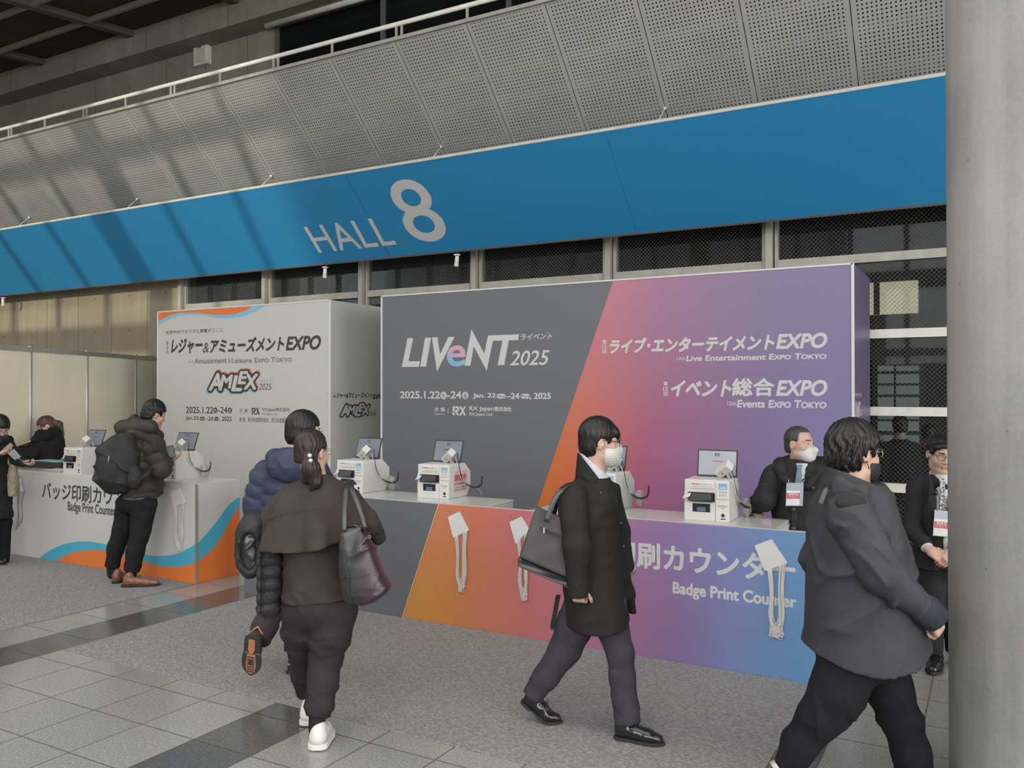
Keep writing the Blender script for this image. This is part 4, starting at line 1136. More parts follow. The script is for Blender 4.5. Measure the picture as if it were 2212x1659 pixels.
def dist(q, X, Y, Z):
    t = q['t']
    if t == 'c':
        a, b = q['a'], q['b']; px, py, pz = X - a[0], Y - a[1], Z - a[2]
        if 's' in q:
            n, s = q['s']; n = np.array(n, float); w = (px * n[0] + py * n[1] + pz * n[2]) * (1 / s - 1)
            px, py, pz = px + n[0] * w, py + n[1] * w, pz + n[2] * w
            e = b - a; b = a + e + n * (e @ n) * (1 / s - 1)
        e = b - a; L2 = max(float(e @ e), 1e-9); L = math.sqrt(L2)
        h = np.clip((px * e[0] + py * e[1] + pz * e[2]) / L2, 0, 1)
        d = np.sqrt((px - h * e[0]) ** 2 + (py - h * e[1]) ** 2 + (pz - h * e[2]) ** 2) - (q['ra'] + (q['rb'] - q['ra']) * h)
        if 'q' in q: A, per = q['q'][:2]; d = d - A * (np.abs(np.sin(np.pi * (h * L + (q['q'][2] if len(q['q']) > 2 else 0)) / per)) ** .7 - .55)
        if 'w' in q:
            A, per, sd = q['w']; rr = np.random.RandomState(sd); g = rr.randn(3) * 18
            wv = px * g[0] + py * g[1] + pz * g[2]; ph = 2 * np.pi * h * L / per
            d = d - A * .32 * np.maximum(np.sin(ph + 2.2 * np.sin(wv) + sd), -.2) * (.35 + .65 * np.sin(wv * .7 + ph * .31 + sd * 2)) * np.sin(np.pi * np.clip(h, .02, .98)) ** .5
        return d
    if t == 'e':
        px, py, pz = X - q['c'][0], Y - q['c'][1], Z - q['c'][2]
        if q['R'] is not None:
            R = q['R']; px, py, pz = [px * R[i][0] + py * R[i][1] + pz * R[i][2] for i in range(3)]
        r = q['r']; k0 = np.sqrt((px / r[0]) ** 2 + (py / r[1]) ** 2 + (pz / r[2]) ** 2)
        k1 = np.sqrt((px / r[0] ** 2) ** 2 + (py / r[1] ** 2) ** 2 + (pz / r[2] ** 2) ** 2)
        return np.where(k1 > 1e-6, k0 * (k0 - 1) / np.maximum(k1, 1e-6), -r.min())
    if t == 'b':
        px, py, pz = X - q['c'][0], Y - q['c'][1], Z - q['c'][2]
        if q['R'] is not None:
            R = q['R']; px, py, pz = [px * R[i][0] + py * R[i][1] + pz * R[i][2] for i in range(3)]
        h = q['h'] - q['rnd']; ax, ay, az = np.abs(px) - h[0], np.abs(py) - h[1], np.abs(pz) - h[2]
        return np.sqrt(np.maximum(ax, 0) ** 2 + np.maximum(ay, 0) ** 2 + np.maximum(az, 0) ** 2) + np.minimum(np.maximum(ax, np.maximum(ay, az)), 0) - q['rnd']
    s = q['s']; z = Z.ravel()
    cu, cv, ru, rv = [np.interp(z, s[:, 0], s[:, i]).reshape(Z.shape) for i in (1, 2, 3, 4)]
    px, py = X - cu, Y - cv
    if q['ang']:
        c, n = math.cos(q['ang']), math.sin(q['ang']); px, py = px * c + py * n, -px * n + py * c
    m = (np.abs(px / ru) ** q['p'] + np.abs(py / rv) ** q['p']) ** (1 / q['p'])
    if 'fl' in q:
        A, n, ph = q['fl']; w = np.clip((s[-1, 0] - Z) / (s[-1, 0] - s[0, 0]), 0, 1) ** 1.5; an = np.arctan2(py / rv, px / ru)
        m = m / (1 + A * w * (np.sin(n * an + ph) + .5 * np.sin((2 * n - 3) * an + 2 * ph)))
    d = (m - 1) * np.minimum(ru, rv)
    if 'q' in q: A, per = q['q'][:2]; d = d - A * (np.abs(np.sin(np.pi * (Z + .012 * np.sin(X * 9)) / per)) ** .7 - .55)
    return np.maximum(d, np.maximum(Z - s[-1, 0], s[0, 0] - Z))
def folds(amp, scale, seed, dirn=None):
    rr = np.random.RandomState(seed); ks = rr.randn(5, 3); ks /= np.linalg.norm(ks, axis=1)[:, None]
    if dirn is not None: ks = ks * .45 + np.array(dirn); ks /= np.linalg.norm(ks, axis=1)[:, None]
    ph = rr.rand(5) * 6.28; fr = 2 * np.pi / scale * (0.6 + rr.rand(5) * .9)
    ml = 2 * np.pi / (scale * 2.6)
    def f(X, Y, Z):
        w = .5 * np.sin(X * 11 + ph[0]) + .5 * np.sin(Y * 13 + Z * 9 + ph[1])
        t = 0
        for i, (k, p, g) in enumerate(zip(ks, ph, fr)):
            a = (X * k[0] + Y * k[1] + Z * k[2]) * g * .5 + p + 1.1 * w
            m_ = np.sin(X * ml * (1 + .3 * i) + p * 3) * np.sin(Y * ml * .8 + p * 5) + np.sin(Z * ml * (1.2 - .1 * i) + p * 2)
            t = t + (1 - np.abs(np.sin(a))) ** 3 * np.clip(m_ * .8, 0, 1)
        return amp * (t * 1.25 - .35)
    return f
def axis_coords(lo, hi, h, dense):
    out = [lo]
    while out[-1] < hi:
        x = out[-1]; st = h
        for a, b, hd in dense:
            if a - 1e-9 <= x < b: st = min(st, hd)
            elif x < a < x + st: st = max(a - x, 1e-4)
        out.append(x + st)
    return np.array(out, f32)
def sdf_mesh(prims, h=.012, dense=(), cuts=(), disp=None, smooth=0):
    adds = [q for q in prims if not q.get('sub')]
    bl = [bounds(q) for q in adds]
    lo = np.min([b[0] for b in bl], 0) - 3 * h; hi = np.max([b[1] for b in bl], 0) + 3 * h
    ax_ = [axis_coords(lo[i], hi[i], h, [(d[0][i], d[1][i], d[2]) for d in dense]) for i in range(3)]
    D = np.full([len(a) for a in ax_], .08, f32)
    G = [ax_[0][:, None, None], ax_[1][None, :, None], ax_[2][None, None, :]]
    def grid(r): return [np.broadcast_to(g[tuple(r[j] if j == i else slice(None) for j in range(3))], [r[k].stop - r[k].start for k in range(3)]) for i, g in enumerate(G)]
    for q in prims:
        b0, b1 = bounds(q); m = max(q['k'], .0) + 2.5 * h + .02
        r = sub_box(ax_, b0 - m, b1 + m)
        if r is None: continue
        d = dist(q, *grid(r)).astype(f32); cur = D[r]; k = max(q['k'], 1e-5)
        if q.get('sub'):
            d = -d; w = np.clip(.5 - .5 * (cur - d) / k, 0, 1)      # smooth max
            D[r] = np.maximum(cur, d) + k * .25 * np.maximum(1 - np.abs(cur - d) / k, 0) ** 2
        else:
            D[r] = np.minimum(cur, d) - k * .25 * np.maximum(1 - np.abs(cur - d) / k, 0) ** 2
    if disp is not None:
        D -= np.where(np.abs(D) < .05, disp(*grid((slice(0, len(ax_[0])), slice(0, len(ax_[1])), slice(0, len(ax_[2]))))), 0).astype(f32)
    for c in cuts:
        if c[0] == 'plane':                                     # ('plane', point, outward normal, centre, radius)
            _, p, n, ce, ra = c; n = v3(n) / np.linalg.norm(v3(n)); p = v3(p)
            r = sub_box(ax_, v3(ce) - ra, v3(ce) + ra)
            if r is None: continue
            X, Y, Z = grid(r); D[r] = np.maximum(D[r], ((X - p[0]) * n[0] + (Y - p[1]) * n[1] + (Z - p[2]) * n[2]).astype(f32))
        elif c[0] == 'hem':                                     # ('hem', [(u, z) ...]) nothing below the curve
            e = np.array(sorted(c[1])); zc = np.interp(ax_[0], e[:, 0], e[:, 1])
            D[:] = np.maximum(D, (zc[:, None, None] - G[2]).astype(f32))
    V, Q = surface_nets(D, ax_)
    for _ in range(smooth):
        acc = np.zeros_like(V); n = np.zeros(len(V))
        for i in range(4):
            np.add.at(acc, Q[:, i], V[Q[:, (i + 1) % 4]]); np.add.at(n, Q[:, i], 1)
            np.add.at(acc, Q[:, (i + 1) % 4], V[Q[:, i]]); np.add.at(n, Q[:, (i + 1) % 4], 1)
        V = V * .4 + .6 * acc / n[:, None]
    return V, Q
def mesh_obj(name, V, Q, mats, parent=None, matf=None):
    me = bpy.data.meshes.new(name)
    me.vertices.add(len(V)); me.vertices.foreach_set('co', V.astype(f32).ravel())
    me.loops.add(Q.size); me.loops.foreach_set('vertex_index', Q.astype(np.int32).ravel())
    me.polygons.add(len(Q)); me.polygons.foreach_set('loop_start', np.arange(0, Q.size, 4, dtype=np.int32)); me.polygons.foreach_set('loop_total', np.full(len(Q), 4, np.int32))
    for m in (mats if isinstance(mats, (list, tuple)) else [mats]): me.materials.append(m)
    if matf is not None: me.polygons.foreach_set('material_index', matf(V[Q].mean(1)).astype(np.int32))
    me.polygons.foreach_set('use_smooth', np.ones(len(Q), bool))
    me.update(calc_edges=True); me.validate()
    o = bpy.data.objects.new(name, me); COL.objects.link(o)
    if parent is not None: o.parent = parent
    return o

# ------------------------------------------------------------------ materials of skin, hair and cloth
SKIN = plain('skin', (176, 145, 128), 0.5, spec=.35, var=.05, vscale=18)
SKIN.node_tree.nodes['Principled BSDF'].inputs['Subsurface Weight'].default_value = .08
SKIN.node_tree.nodes['Principled BSDF'].inputs['Subsurface Radius'].default_value = (.02, .008, .004)
LIP = plain('lips', (150, 104, 96), .45)
EYEW = plain('eye_white', (158, 150, 144), .3)
IRIS = plain('iris', (30, 22, 18), .2)
def hairmat(name, col, rough=.42):
    t = NT(name); f = t.noise(1.0, 3, .6, t.mapping((60, 60, 9)))
    t.color(t.ramp(f, [(.3, tuple(v * .6 for v in col)), (.7, tuple(min(255, v * 1.15) for v in col))]))
    t.set(Roughness=rough); t.b.inputs['Specular IOR Level'].default_value = .32
    t.bump(f, .5, .006); return t.m
HAIRB = hairmat('black_hair', (27, 25, 25)); HAIRBR = hairmat('dark_brown_hair', (46, 36, 34)); HAIRG = hairmat('greying_hair', (62, 60, 60)); HAIRR = hairmat('chestnut_hair', (76, 56, 48))
BROW = plain('eyebrow', (48, 40, 36), .8)
WHITEC = fabric('white_cotton', (182, 182, 185)); MASKW = fabric('white_mask_fleece', (186, 185, 182), bump=.1)

class Fig:
    """one person; picture columns and rows become points in the person's own upright frame"""
    def __init__(s, label, d0, bpx):
        s.d0 = d0; s.s = d0 / FPX
        b = at_depth(bpx, 846, d0); s.base = np.array([b[0], b[1], 0.0]); s.label = label; s.body = []; s.dense = []; s.kids = []; s.head = None
    def P(s, x, y, dd=0.0):
        w = at_depth(x, y, s.d0 + dd) - s.base
        return np.array([w @ RT, w @ FH, w[2]])
    def sec(s, y, xl, xr, rv, dd=0.0):
        a, b = s.P(xl, y, dd), s.P(xr, y, dd)
        return ((a[2] + b[2]) / 2, (a[0] + b[0]) / 2, (a[1] + b[1]) / 2, (b[0] - a[0]) / 2, rv)
    def loft(s, rows, k=.02, **o): return L_([s.sec(*r) for r in rows], k, **o)
    def chain(fig, pts, k=.03, **o):
        """[(x, y, dd, r) ...] -> capsules"""
        q = []
        for i, ((x0, y0, d0, r0), (x1, y1, d1, r1)) in enumerate(zip(pts[:-1], pts[1:])):
            oo = dict(o)
            if 'w' in oo: oo['w'] = (oo['w'][0], oo['w'][1], oo['w'][2] + i)
            q.append(C_(fig.P(x0, y0, d0), fig.P(x1, y1, d1), r0, r1, k, **oo))
        return q
    def hem(s, pts, dd=0.0): return ('hem', [(s.P(x, y, dd)[0], s.P(x, y, dd)[2]) for x, y in pts])
    def endcut(s, p0, p1, r=.16):
        a, b = s.P(*p0), s.P(*p1); return ('plane', b, b - a, b + (b - a) / np.linalg.norm(b - a) * r * .55, r)
    def set_head(s, x, y, dd, fwd, up=(0, 0, 1), size=1.0):
        f = np.array(fwd, float); f /= np.linalg.norm(f); u = np.array(up, float); u = u - f * (u @ f); u /= np.linalg.norm(u)
        sd = np.cross(f, u); s.hc = s.P(x, y, dd); s.hR = np.array([sd, f, u]); s.hs = size
    def h(s, x, y, z): return s.hc + s.hs * (s.hR[0] * x + s.hR[1] * y + s.hR[2] * z)
    def he(s, c, r, k=.02, **o): return E_(s.h(*c), np.array(r if not isinstance(r, (int, float)) else [r] * 3) * s.hs, k * s.hs, R=s.hR, **o)
    def hb(s, c, hh, rnd=.005, k=.01, **o): return B_(s.h(*c), np.array(hh) * s.hs, rnd, k, R=s.hR, **o)
    def hcap(s, a, b, ra, rb=None, k=.02, **o): return C_(s.h(*a), s.h(*b), ra * s.hs, (ra if rb is None else rb) * s.hs, k * s.hs, **o)
    def head_prims(s, neck):
        q = [s.he((0, -.012, .020), (.074, .094, .088)), s.he((0, .030, -.045), (.060, .064, .082), .04)]
        for e in (-1, 1):
            q += [s.hcap((e * .042, .012, -.085), (e * .006, .062, -.116), .024, .022, .03), s.he((e * .038, .060, -.045), (.024, .026, .024), .03),
                  s.hcap((e * .012, .088, .016), (e * .046, .070, .013), .009, .008, .02), s.he((e * .032, .104, -.008), (.020, .014, .012), .015, sub=True),
                  s.he((e * .031, .0775, -.008), .0125, .002), s.hcap((e * .018, .0875, -.001), (e * .045, .0775, -.002), .0038, .0038, .004)]
        q += [s.hcap((0, .092, -.006), (0, .108, -.045), .0085, .0120, .012), s.he((.012, .098, -.051), .0075, .006), s.he((-.012, .098, -.051), .0075, .006),
              s.hcap((-.017, .0905, -.077), (.017, .0905, -.077), .0060, .0060, .006), s.hcap((-.014, .090, -.086), (.014, .090, -.086), .0065, .0065, .005), s.he((0, .078, -.116), .020, .02)]
        for e in (-1, 1):
            q += [s.he((e * .077, -.010, -.018), (.010, .020, .031), .006), s.he((e * .088, -.004, -.014), (.008, .010, .016), .006, sub=True)]
        q += [C_(s.h(0, -.022, -.06), neck, .054 * s.hs, .062 * s.hs, .03)]
        s.dense.append((np.minimum(s.hc, s.hc) - .15 * s.hs, s.hc + .13 * s.hs, .0046 if s.d0 < 7 else .007))
        return q
    def hand(s, wrist, dirn, palm, thumb, curl=(.35, .4, .3), size=1.0, spread=.0, tcurl=.3, hd=.0042):
        """palm, four unequal bent fingers and a thumb; thumb = +1/-1 side"""
        x = np.array(dirn, float); x /= np.linalg.norm(x); n = np.array(palm, float); n = n - x * (n @ x); n /= np.linalg.norm(n); y = np.cross(n, x) * thumb
        w = v3(wrist); S = size; R = np.array([x, y, n])
        q = [B_(w + x * .050 * S, np.array([.046, .041, .0145]) * S, .0135 * S, .012, R=R), C_(w - x * .02 * S, w + x * .02 * S, .027 * S, .027 * S, .02, s=(n, .72)), E_(w + (x * .035 + y * .026 + n * .008) * S, np.array([.03, .018, .017]) * S, .012, R=R)]
        for off, L, r in ((.030, .074, .0089), (.0102, .082, .0092), (-.0100, .076, .0088), (-.0290, .060, .0078)):
            p = w + (x * .090 + y * off) * S; a = 0.0
            for fr, cu in zip((.46, .30, .24), curl):
                a += cu; dv = x * math.cos(a) + n * math.sin(a) + y * (off * spread * 8); dv /= np.linalg.norm(dv)
                e = p + dv * L * fr * S; q.append(C_(p, e, r * S, r * .92 * S, .0035)); p = e; r *= .93
        p = w + (x * .026 + y * .034 + n * .006) * S; dv = x * .70 + y * .62 + n * .25
        for L, cu in ((.040, 0), (.034, tcurl), (.026, tcurl)):
            dv = dv - y * cu * .8 + n * cu * .5 + x * cu * .3; dv /= np.linalg.norm(dv); e = p + dv * L * S; q.append(C_(p, e, .0118 * S, .0102 * S, .006)); p = e
        c = w + x * .08 * S
        s.dense.append((c - .11 * S, c + .11 * S, hd))
        return q
    def skeleton(s, J, slim=1.0):
        """J: picture joints; the body inside the clothes, one surface from head to feet"""
        P = {k: s.P(*v) for k, v in J.items()}; m = slim
        sh = (P['shl'] + P['shr']) / 2; hp = (P['hipl'] + P['hipr']) / 2; ac = P['shr'] - P['shl']; ac = ac / np.linalg.norm(ac)
        q = [C_(P['shl'] * .8 + sh * .2, P['shr'] * .8 + sh * .2, .055 * m, k=.05), C_(sh - (0, 0, .08), hp, .105 * m, .10 * m, .06), C_(P['hipl'], P['hipr'], .075 * m, k=.04),
             C_(sh + (0, 0, .01), P['neck'], .06 * m, .055 * m, .05)]
        for e in 'lr':
            q += [C_(P['sh' + e], P['el' + e], .046 * m, .038 * m, .03), C_(P['el' + e], P['wr' + e], .036 * m, .026 * m, .02), C_(P['hip' + e], P['kn' + e], .062 * m, .046 * m, .03), C_(P['kn' + e], P['an' + e], .042 * m, .030 * m, .02)]
        s.J = P; s.body += q; s.body += s.head_prims(P['neck'])
        return P
    def foot(s, heel, toe): s.body.append(C_(s.P(*heel) + (0, 0, .045), s.P(*toe) + (0, 0, .035), .03, .022, .03))
    def finish(s, extra_label=None, closed=False):
        V, Q = sdf_mesh(s.body, .015, s.dense)
        c, R, k = s.hc, s.hR, s.hs
        def mf(X):
            l = (X - c) @ R.T / k; x, y, z = np.abs(l[:, 0]), l[:, 1], l[:, 2]; m = np.zeros(len(X), int)
            m[(x < .023) & (z > -.095) & (z < -.070) & (y > .087)] = 1
            ey = (np.sqrt((x - .031) ** 2 + (y - .0775) ** 2 + (z + .008) ** 2) < .0137) & (y > .080)
            if not closed:
                m[ey] = 2; m[ey & (np.hypot(x - .031, z + .008) < .0062)] = 3
            m[(x > .012) & (x < .048) & (z > .012) & (z < .0205) & (y > .072)] = 4
            return m
        o = mesh_obj('person', V, Q, [SKIN, LIP, EYEW, IRIS, BROW], None, mf)
        o.location = s.base; o.rotation_euler = (0, 0, YAW)
        tag(o, s.label, 'person'); s.o = o
        for k_ in s.kids: k_.parent = o
        return o
    def part(s, name, prims, mat, h=.010, parent=None, **kw):
        matf = kw.pop('matf', None)
        V, Q = sdf_mesh(prims, h, **kw)
        o = mesh_obj(name, V, Q, mat, parent, matf)
        if parent is None: s.kids.append(o)
        return o
    def mb(s, name, k, mat, parent=None, **kw):
        o = k.build(name, mat, parent, **kw)
        if parent is None: s.kids.append(o)
        return o
    def carry(s, name, label, cat):                              # a thing held or worn loose: top-level, in the same frame
        t = thing(name, label, cat, s.base, YAW); return t
    def hair(s, mat, fringe=.045, side=-.055, back=-.085, puff=0.0, ear=True, front=.04, extra=(), strand=.0016, h=None, up=0.0, name='hair'):
        q = [s.he((0, -.014, .026), (.082 + puff, .103 + puff, .094 + puff + up)), s.he((0, -.050, -.045), (.070 + puff * .7, .058 + puff, .060), .03)]
        q += [s.hb((0, front + .10, fringe - .20), (.2, .10, .20), .004, .012, sub=True), s.hb((0, .055, side - .2), (.2, .085, .2), .004, .010, sub=True), s.hb((0, -.1, back - .2), (.2, .2, .2), .004, .012, sub=True)]
        if ear:
            for e in (-1, 1): q.append(s.he((e * .084, .004, -.020), (.030, .027, .032), .008, sub=True))
        q += list(extra)
        c, R, k = s.hc, s.hR, s.hs
        def dsp(X, Y, Z):
            X, Y, Z = X - c[0], Y - c[1], Z - c[2]
            a, b, z = [X * R[i][0] + Y * R[i][1] + Z * R[i][2] for i in range(3)]
            an = np.arctan2(a, b + .03)
            return strand * (.8 * np.sin(an * 19 + 2.2 * np.sin(z * 46 + an * 3)) + .55 * np.sin(an * 43 + z * 70 + 2 * np.sin(an * 5)) + .4 * np.sin(an * 71 - z * 90)) * (.5 + .5 * np.clip((.09 - z) / .06, 0, 1))
        return s.part(name, q, mat, h or (.0045 if s.d0 < 7 else .007), disp=dsp)
    def glasses(s, mat, lens=None):
        k = MB(); R = lambda p: s.h(*p)
        for e in (-1, 1):
            ring = [R((e * (.034 + .025 * math.copysign(abs(math.cos(a)) ** .7, math.cos(a))), .106 - .010 * abs(math.cos(a)) * (1 if math.cos(a) * e * e > 0 else .2), -.010 + .0175 * math.copysign(abs(math.sin(a)) ** .7, math.sin(a)))) for a in np.linspace(0, 2 * math.pi, 29)[:-1]]
            k.tube(ring, .0020 * s.hs, 6, closed=True)
            k.tube([R((e * .059, .097, -.004)), R((e * .076, .06, -.002)), R((e * .0815, -.004, .002)), R((e * .080, -.024, -.012))], .0020 * s.hs, 6)
        k.tube([R((-.009, .108, -.006)), R((0, .111, -.003)), R((.009, .108, -.006))], .0018 * s.hs, 6)
        return s.mb('glasses', k, mat)
    def mask(s, mat, beak=0.0, name='face_mask', top=-.024, pleats=False, big=1.0):
        q = [s.he((0, .044, -.070), (.0675 * big, .072 * big, .066 * big)), s.hcap((0, .098 + beak * .4, -.018), (0, .112 + beak, -.055), .012, .016, .03), s.he((0, .07 + beak * .5, -.102), (.040, .040, .036), .03),
             s.hb((0, .0, top + .1), (.2, .3, .1), .002, .006, sub=True), s.hb((0, -.083, -.05), (.2, .10, .2), .002, .006, sub=True)]
        if beak > .008: q.append(s.hcap((0, .118 + beak, -.045), (0, .098 + beak, -.11), .006, .006, .02))
        dsp = None
        if pleats:
            c, R = s.hc, s.hR
            def dsp(X, Y, Z):
                z = (X - c[0]) * R[2][0] + (Y - c[1]) * R[2][1] + (Z - c[2]) * R[2][2]; a = (X - c[0]) * R[0][0] + (Y - c[1]) * R[0][1] + (Z - c[2]) * R[0][2]
                return .0013 * np.sin((z + .3 * np.abs(a)) * 420)
        o = s.part(name, q, mat, .0042, disp=dsp)
        k = MB()
        for e in (-1, 1):
            for z0, z1 in ((-.032, -.002), (-.088, -.040)):
                k.tube([s.h(e * .060, .030, z0), s.h(e * .074, .006, (z0 + z1) / 2), s.h(e * .084, -.014, z1), s.h(e * .083, -.024, z1 - .006)], .0016 * s.hs, 6)
        k.build('ear_loop', mat, o)
        return o
    def collar(s, name, mat, bot, topc, r0, r1, inner, back, front, h=.006, parent=None, thick=None):
        """a standing collar: tapered tube round the neck, its upper rim running from back to front"""
        a, b = s.P(*bot), s.P(*topc); p, q = s.P(*back), s.P(*front)
        n = np.cross(q - p, np.array([-(q - p)[1], (q - p)[0], 0])); n = n / np.linalg.norm(n); n = n if n[2] > 0 else -n
        e = (b - a) / np.linalg.norm(b - a)
        pr = [C_(a, b + e * .10, r0, r1, .01), C_(a - e * .2, b + e * .3, inner, inner, .008, sub=True)]
        V, Q = sdf_mesh(pr, h, cuts=[('plane', p, n, (a + b) / 2, .5), ('plane', a - e * .045, -e, (a + b) / 2, .5)])
        o = mesh_obj(name, V, Q, mat, parent)
        if parent is None: s.kids.append(o)
        return o
    def shoe(s, heel, toe, mat, solem, width=.094, bend=0.0, lace=None, up=(0, 0, 1), tall=.0, name='shoe', chunky=0.0, lo=None):
        """heel and toe: points of the sole in the person's frame"""
        a, b = v3(heel), v3(toe); x = b - a; L = np.linalg.norm(x); x /= L; u = np.array(up, float); u = u - x * (u @ x); u /= np.linalg.norm(u); y = np.cross(u, x)
        xb = .66 * L
        def T(px, py, pz):
            if bend and px < xb:
                c, n = math.cos(bend), math.sin(bend); dx, dz = px - xb, pz - .01; px, pz = xb + dx * c + dz * n * 1.0, .01 - dx * n + dz * c
            return a + x * px + y * py + u * pz
        r = width / 2; ch = chunky; S = L / .28
        q = [C_(T(.036 * S, 0, .036 + ch), T(.036 * S, 0, .070 + ch), .032 + ch * .4, .031, .02), C_(T(.05 * S, 0, .046 + ch), T(.12 * S, 0, .044 + ch), .038 + ch * .3, .038, .02), C_(T(.12 * S, 0, .044 + ch), T(xb, 0, .034 + ch), .037, .036, .025, s=(y, 1.12)),
             C_(T(xb, 0, .034 + ch), T(L - .034, 0, .026 + ch), .036, .025, .02, s=(y, 1.2)), C_(T(.05 * S, 0, .06), T(.058 * S, 0, .098 + tall), .037, .036, .02)]
        sole_cut = []
        o = s.part(name, q, mat, .0055)
        # sole
        out = []; n = 40
        for i in range(n):
            t = i / (n - 1); px = L * t
            wv = r * (.80 + .12 * math.sin(math.pi * min(1, t * 1.3)) + .22 * math.exp(-((t - .70) / .2) ** 2)) * (1 - max(0, (t - .78) / .22) ** 2.4 * .93) * (1 - max(0, (.10 - t) / .10) ** 2 * .55)
            out.append((px, wv * (1 + ch * 4)))
        k = MB(); vv = []; ff = []
        th = .007 + ch * .8
        for px, wv in out:
            hz = .0 if (px < .27 * L or px > .44 * L or ch) else .006
            vv += [T(px, -wv, hz), T(px, wv, hz), T(px, wv, th + .008), T(px, -wv, th + .008)]
        for i in range(n - 1):
            for j in range(4): ff.append((4 * i + j, 4 * i + (j + 1) % 4, 4 * i + 4 + (j + 1) % 4, 4 * i + 4 + j))
        ff += [(3, 2, 1, 0), tuple(4 * (n - 1) + j for j in range(4))]
        k.add(vv, ff).build('sole', solem, o, bevel=.002)
        if lace:
            k = MB()
            for i in range(4):
                px = (.115 + .022 * i) * S; pz = .083 - .005 * i + ch
                k.tube([T(px, -.020, pz - .008), T(px + .004, -.008, pz), T(px + .008, .008, pz), T(px + .010, .020, pz - .008)], .0020, 6)
            for e in (-1, 1):
                k.tube(spline([T(.125 * S, 0, .086 + ch), T(.12 * S, e * .022, .096 + ch), T(.135 * S, e * .036, .088 + ch), T(.13 * S, e * .010, .086 + ch)], 5), .0018, 6)
            k.build('laces', lace, o)
        return o
# ================================================================== the people
BLK = fabric('black_wool', (46, 45, 43)); TRO_G = fabric('charcoal_trousers', (58, 56, 62)); TRO_B = fabric('black_trousers', (38, 38, 40)); DGREY = fabric('dark_grey_shell', (55, 55, 59), rough=.7)
NAVY = fabric('navy_quilted_nylon', (54, 58, 77), rough=.5); BRN = fabric('brown_black_jersey', (57, 51, 49)); PUF = fabric('dark_quilted_nylon', (58, 53, 51), rough=.55)
LEATH = plain('black_leather', (40, 40, 42), .32, var=.12, bump=.15, bscale=420); SHOEB = plain('polished_black_shoe', (30, 30, 31), .16, spec=.6); SOLEB = plain('dark_rubber', (34, 33, 32), .7)
BROWNL = plain('tan_brown_leather', (116, 76, 58), .35, var=.1); WSNEAK = plain('white_sneaker', (198, 197, 192), .5); WSOLE = plain('white_sole', (200, 199, 196), .6); SUIT = fabric('black_suit', (40, 39, 40), bump=.1)
BUT = plain('dark_button', (58, 56, 54), .3); MET = plain('bright_metal', (140, 140, 138), .3, metal=.8); LACE = plain('black_lace', (26, 26, 27), .8)
GLF = plain('dark_glasses_frame', (36, 36, 42), .3); CLEARF = plain('silver_glasses_frame', (168, 168, 170), .25, metal=.6); BLUESH = fabric('blue_grey_shirt', (84, 96, 112))
def ball_on(fig, name, pts, r, mat, parent):
    for p in pts:
        MB().ball(p, r, 12, 8).build(name, mat, parent)

# ---------------------------------------------------------------- man in black coat, striding to the right
f = Fig('person in a black coat and white mask striding past with a grey tote bag', 4.62, 1275)
f.set_head(1296, 950, 0, (1, .10, -.06), up=(-.03, 0, 1), size=1.0)
f.skeleton(dict(neck=(1282, 1024, 0), shl=(1308, 1066, .17), shr=(1243, 1072, -.17), ell=(1335, 1150, .24), elr=(1247, 1180, -.25), wrl=(1350, 1213, .20), wrr=(1247, 1280, -.24),
                hipl=(1285, 1300, .07), hipr=(1288, 1300, -.08), knl=(1222, 1400, .09), knr=(1340, 1425, -.09), anl=(1150, 1502, .12), anr=(1355, 1565, -.10)))
f.body += f.hand(f.P(1247, 1266, -.24), (.10, -.02, -1), (.55, .8, 0), -1, curl=(1.2, 1.4, 1.0), size=.86, tcurl=.6)
f.body += f.hand(f.P(1350, 1208, .20), (.5, 0, -1), (-.3, .9, 0), 1, curl=(.8, .9, .6), size=.9)
o = f.finish()
f.kids = []
f.hair(HAIRB, fringe=.018, side=-.034, back=-.100, puff=.006, front=.052, up=.006, extra=[f.hcap((-.04, .075, .045), (.04, .075, .045), .022, .022, .03), f.hcap((-.03, .092, .022), (.035, .090, .022), .012, .010, .02)])
f.mask(MASKW, pleats=True, top=-.012, big=1.1)
f.glasses(GLF)
f.collar('shirt', plain('blue_white_shirt', (176, 178, 186), .7), (1286, 1046, 0), (1282, 1000, 0), .082, .066, .057, (1264, 985, 0), (1314, 1028, 0))
f.mb('tie', MB().prism([(-.012, 0), (.012, 0), (.016, -.12), (0, -.14), (-.016, -.12)], lambda u, v, w: tuple(f.P(1313, 1040, .0) + np.array((.010 + w, u, v))), 0, .006), plain('maroon_tie', (78, 50, 56), .6))
coat = [f.loft([(1030, 1246, 1316, .09), (1046, 1232, 1326, .155), (1070, 1220, 1332, .205), (1120, 1213, 1337, .215), (1180, 1213, 1340, .20), (1240, 1216, 1347, .20), (1300, 1220, 1355, .215), (1352, 1222, 1363, .225)], .03, p=2.2)]
coat += f.chain([(1236, 1074, -.185, .078), (1240, 1110, -.20, .05)], .035)
coat += f.chain([(1312, 1068, .18, .078), (1337, 1150, .24, .062), (1352, 1222, .20, .048)], .03)
coat += f.chain([(1338, 1190, .10, .035), (1356, 1280, .13, .034), (1371, 1345, .13, .020)], .03, s=((0, 1, 0), 2.2))
BLKC = fabric('black_wool_coat', (38, 37, 36), bump=.15)
CO = f.part('coat', coat, BLKC, .009, cuts=[f.hem([(1205, 1346), (1250, 1351), (1300, 1352), (1345, 1344), (1355, 1334), (1380, 1338)])], disp=folds(.006, .16, 5, (0, .3, .2)))
f.part('sleeve', f.chain([(1236, 1074, -.19, .080), (1246, 1180, -.262, .069), (1249, 1298, -.245, .055)], .035, w=(.005, .12, 3)), BLKC, .008, parent=CO, cuts=[f.endcut((1246, 1180, -.262), (1248, 1288, -.245), .13)], disp=folds(.005, .14, 6))
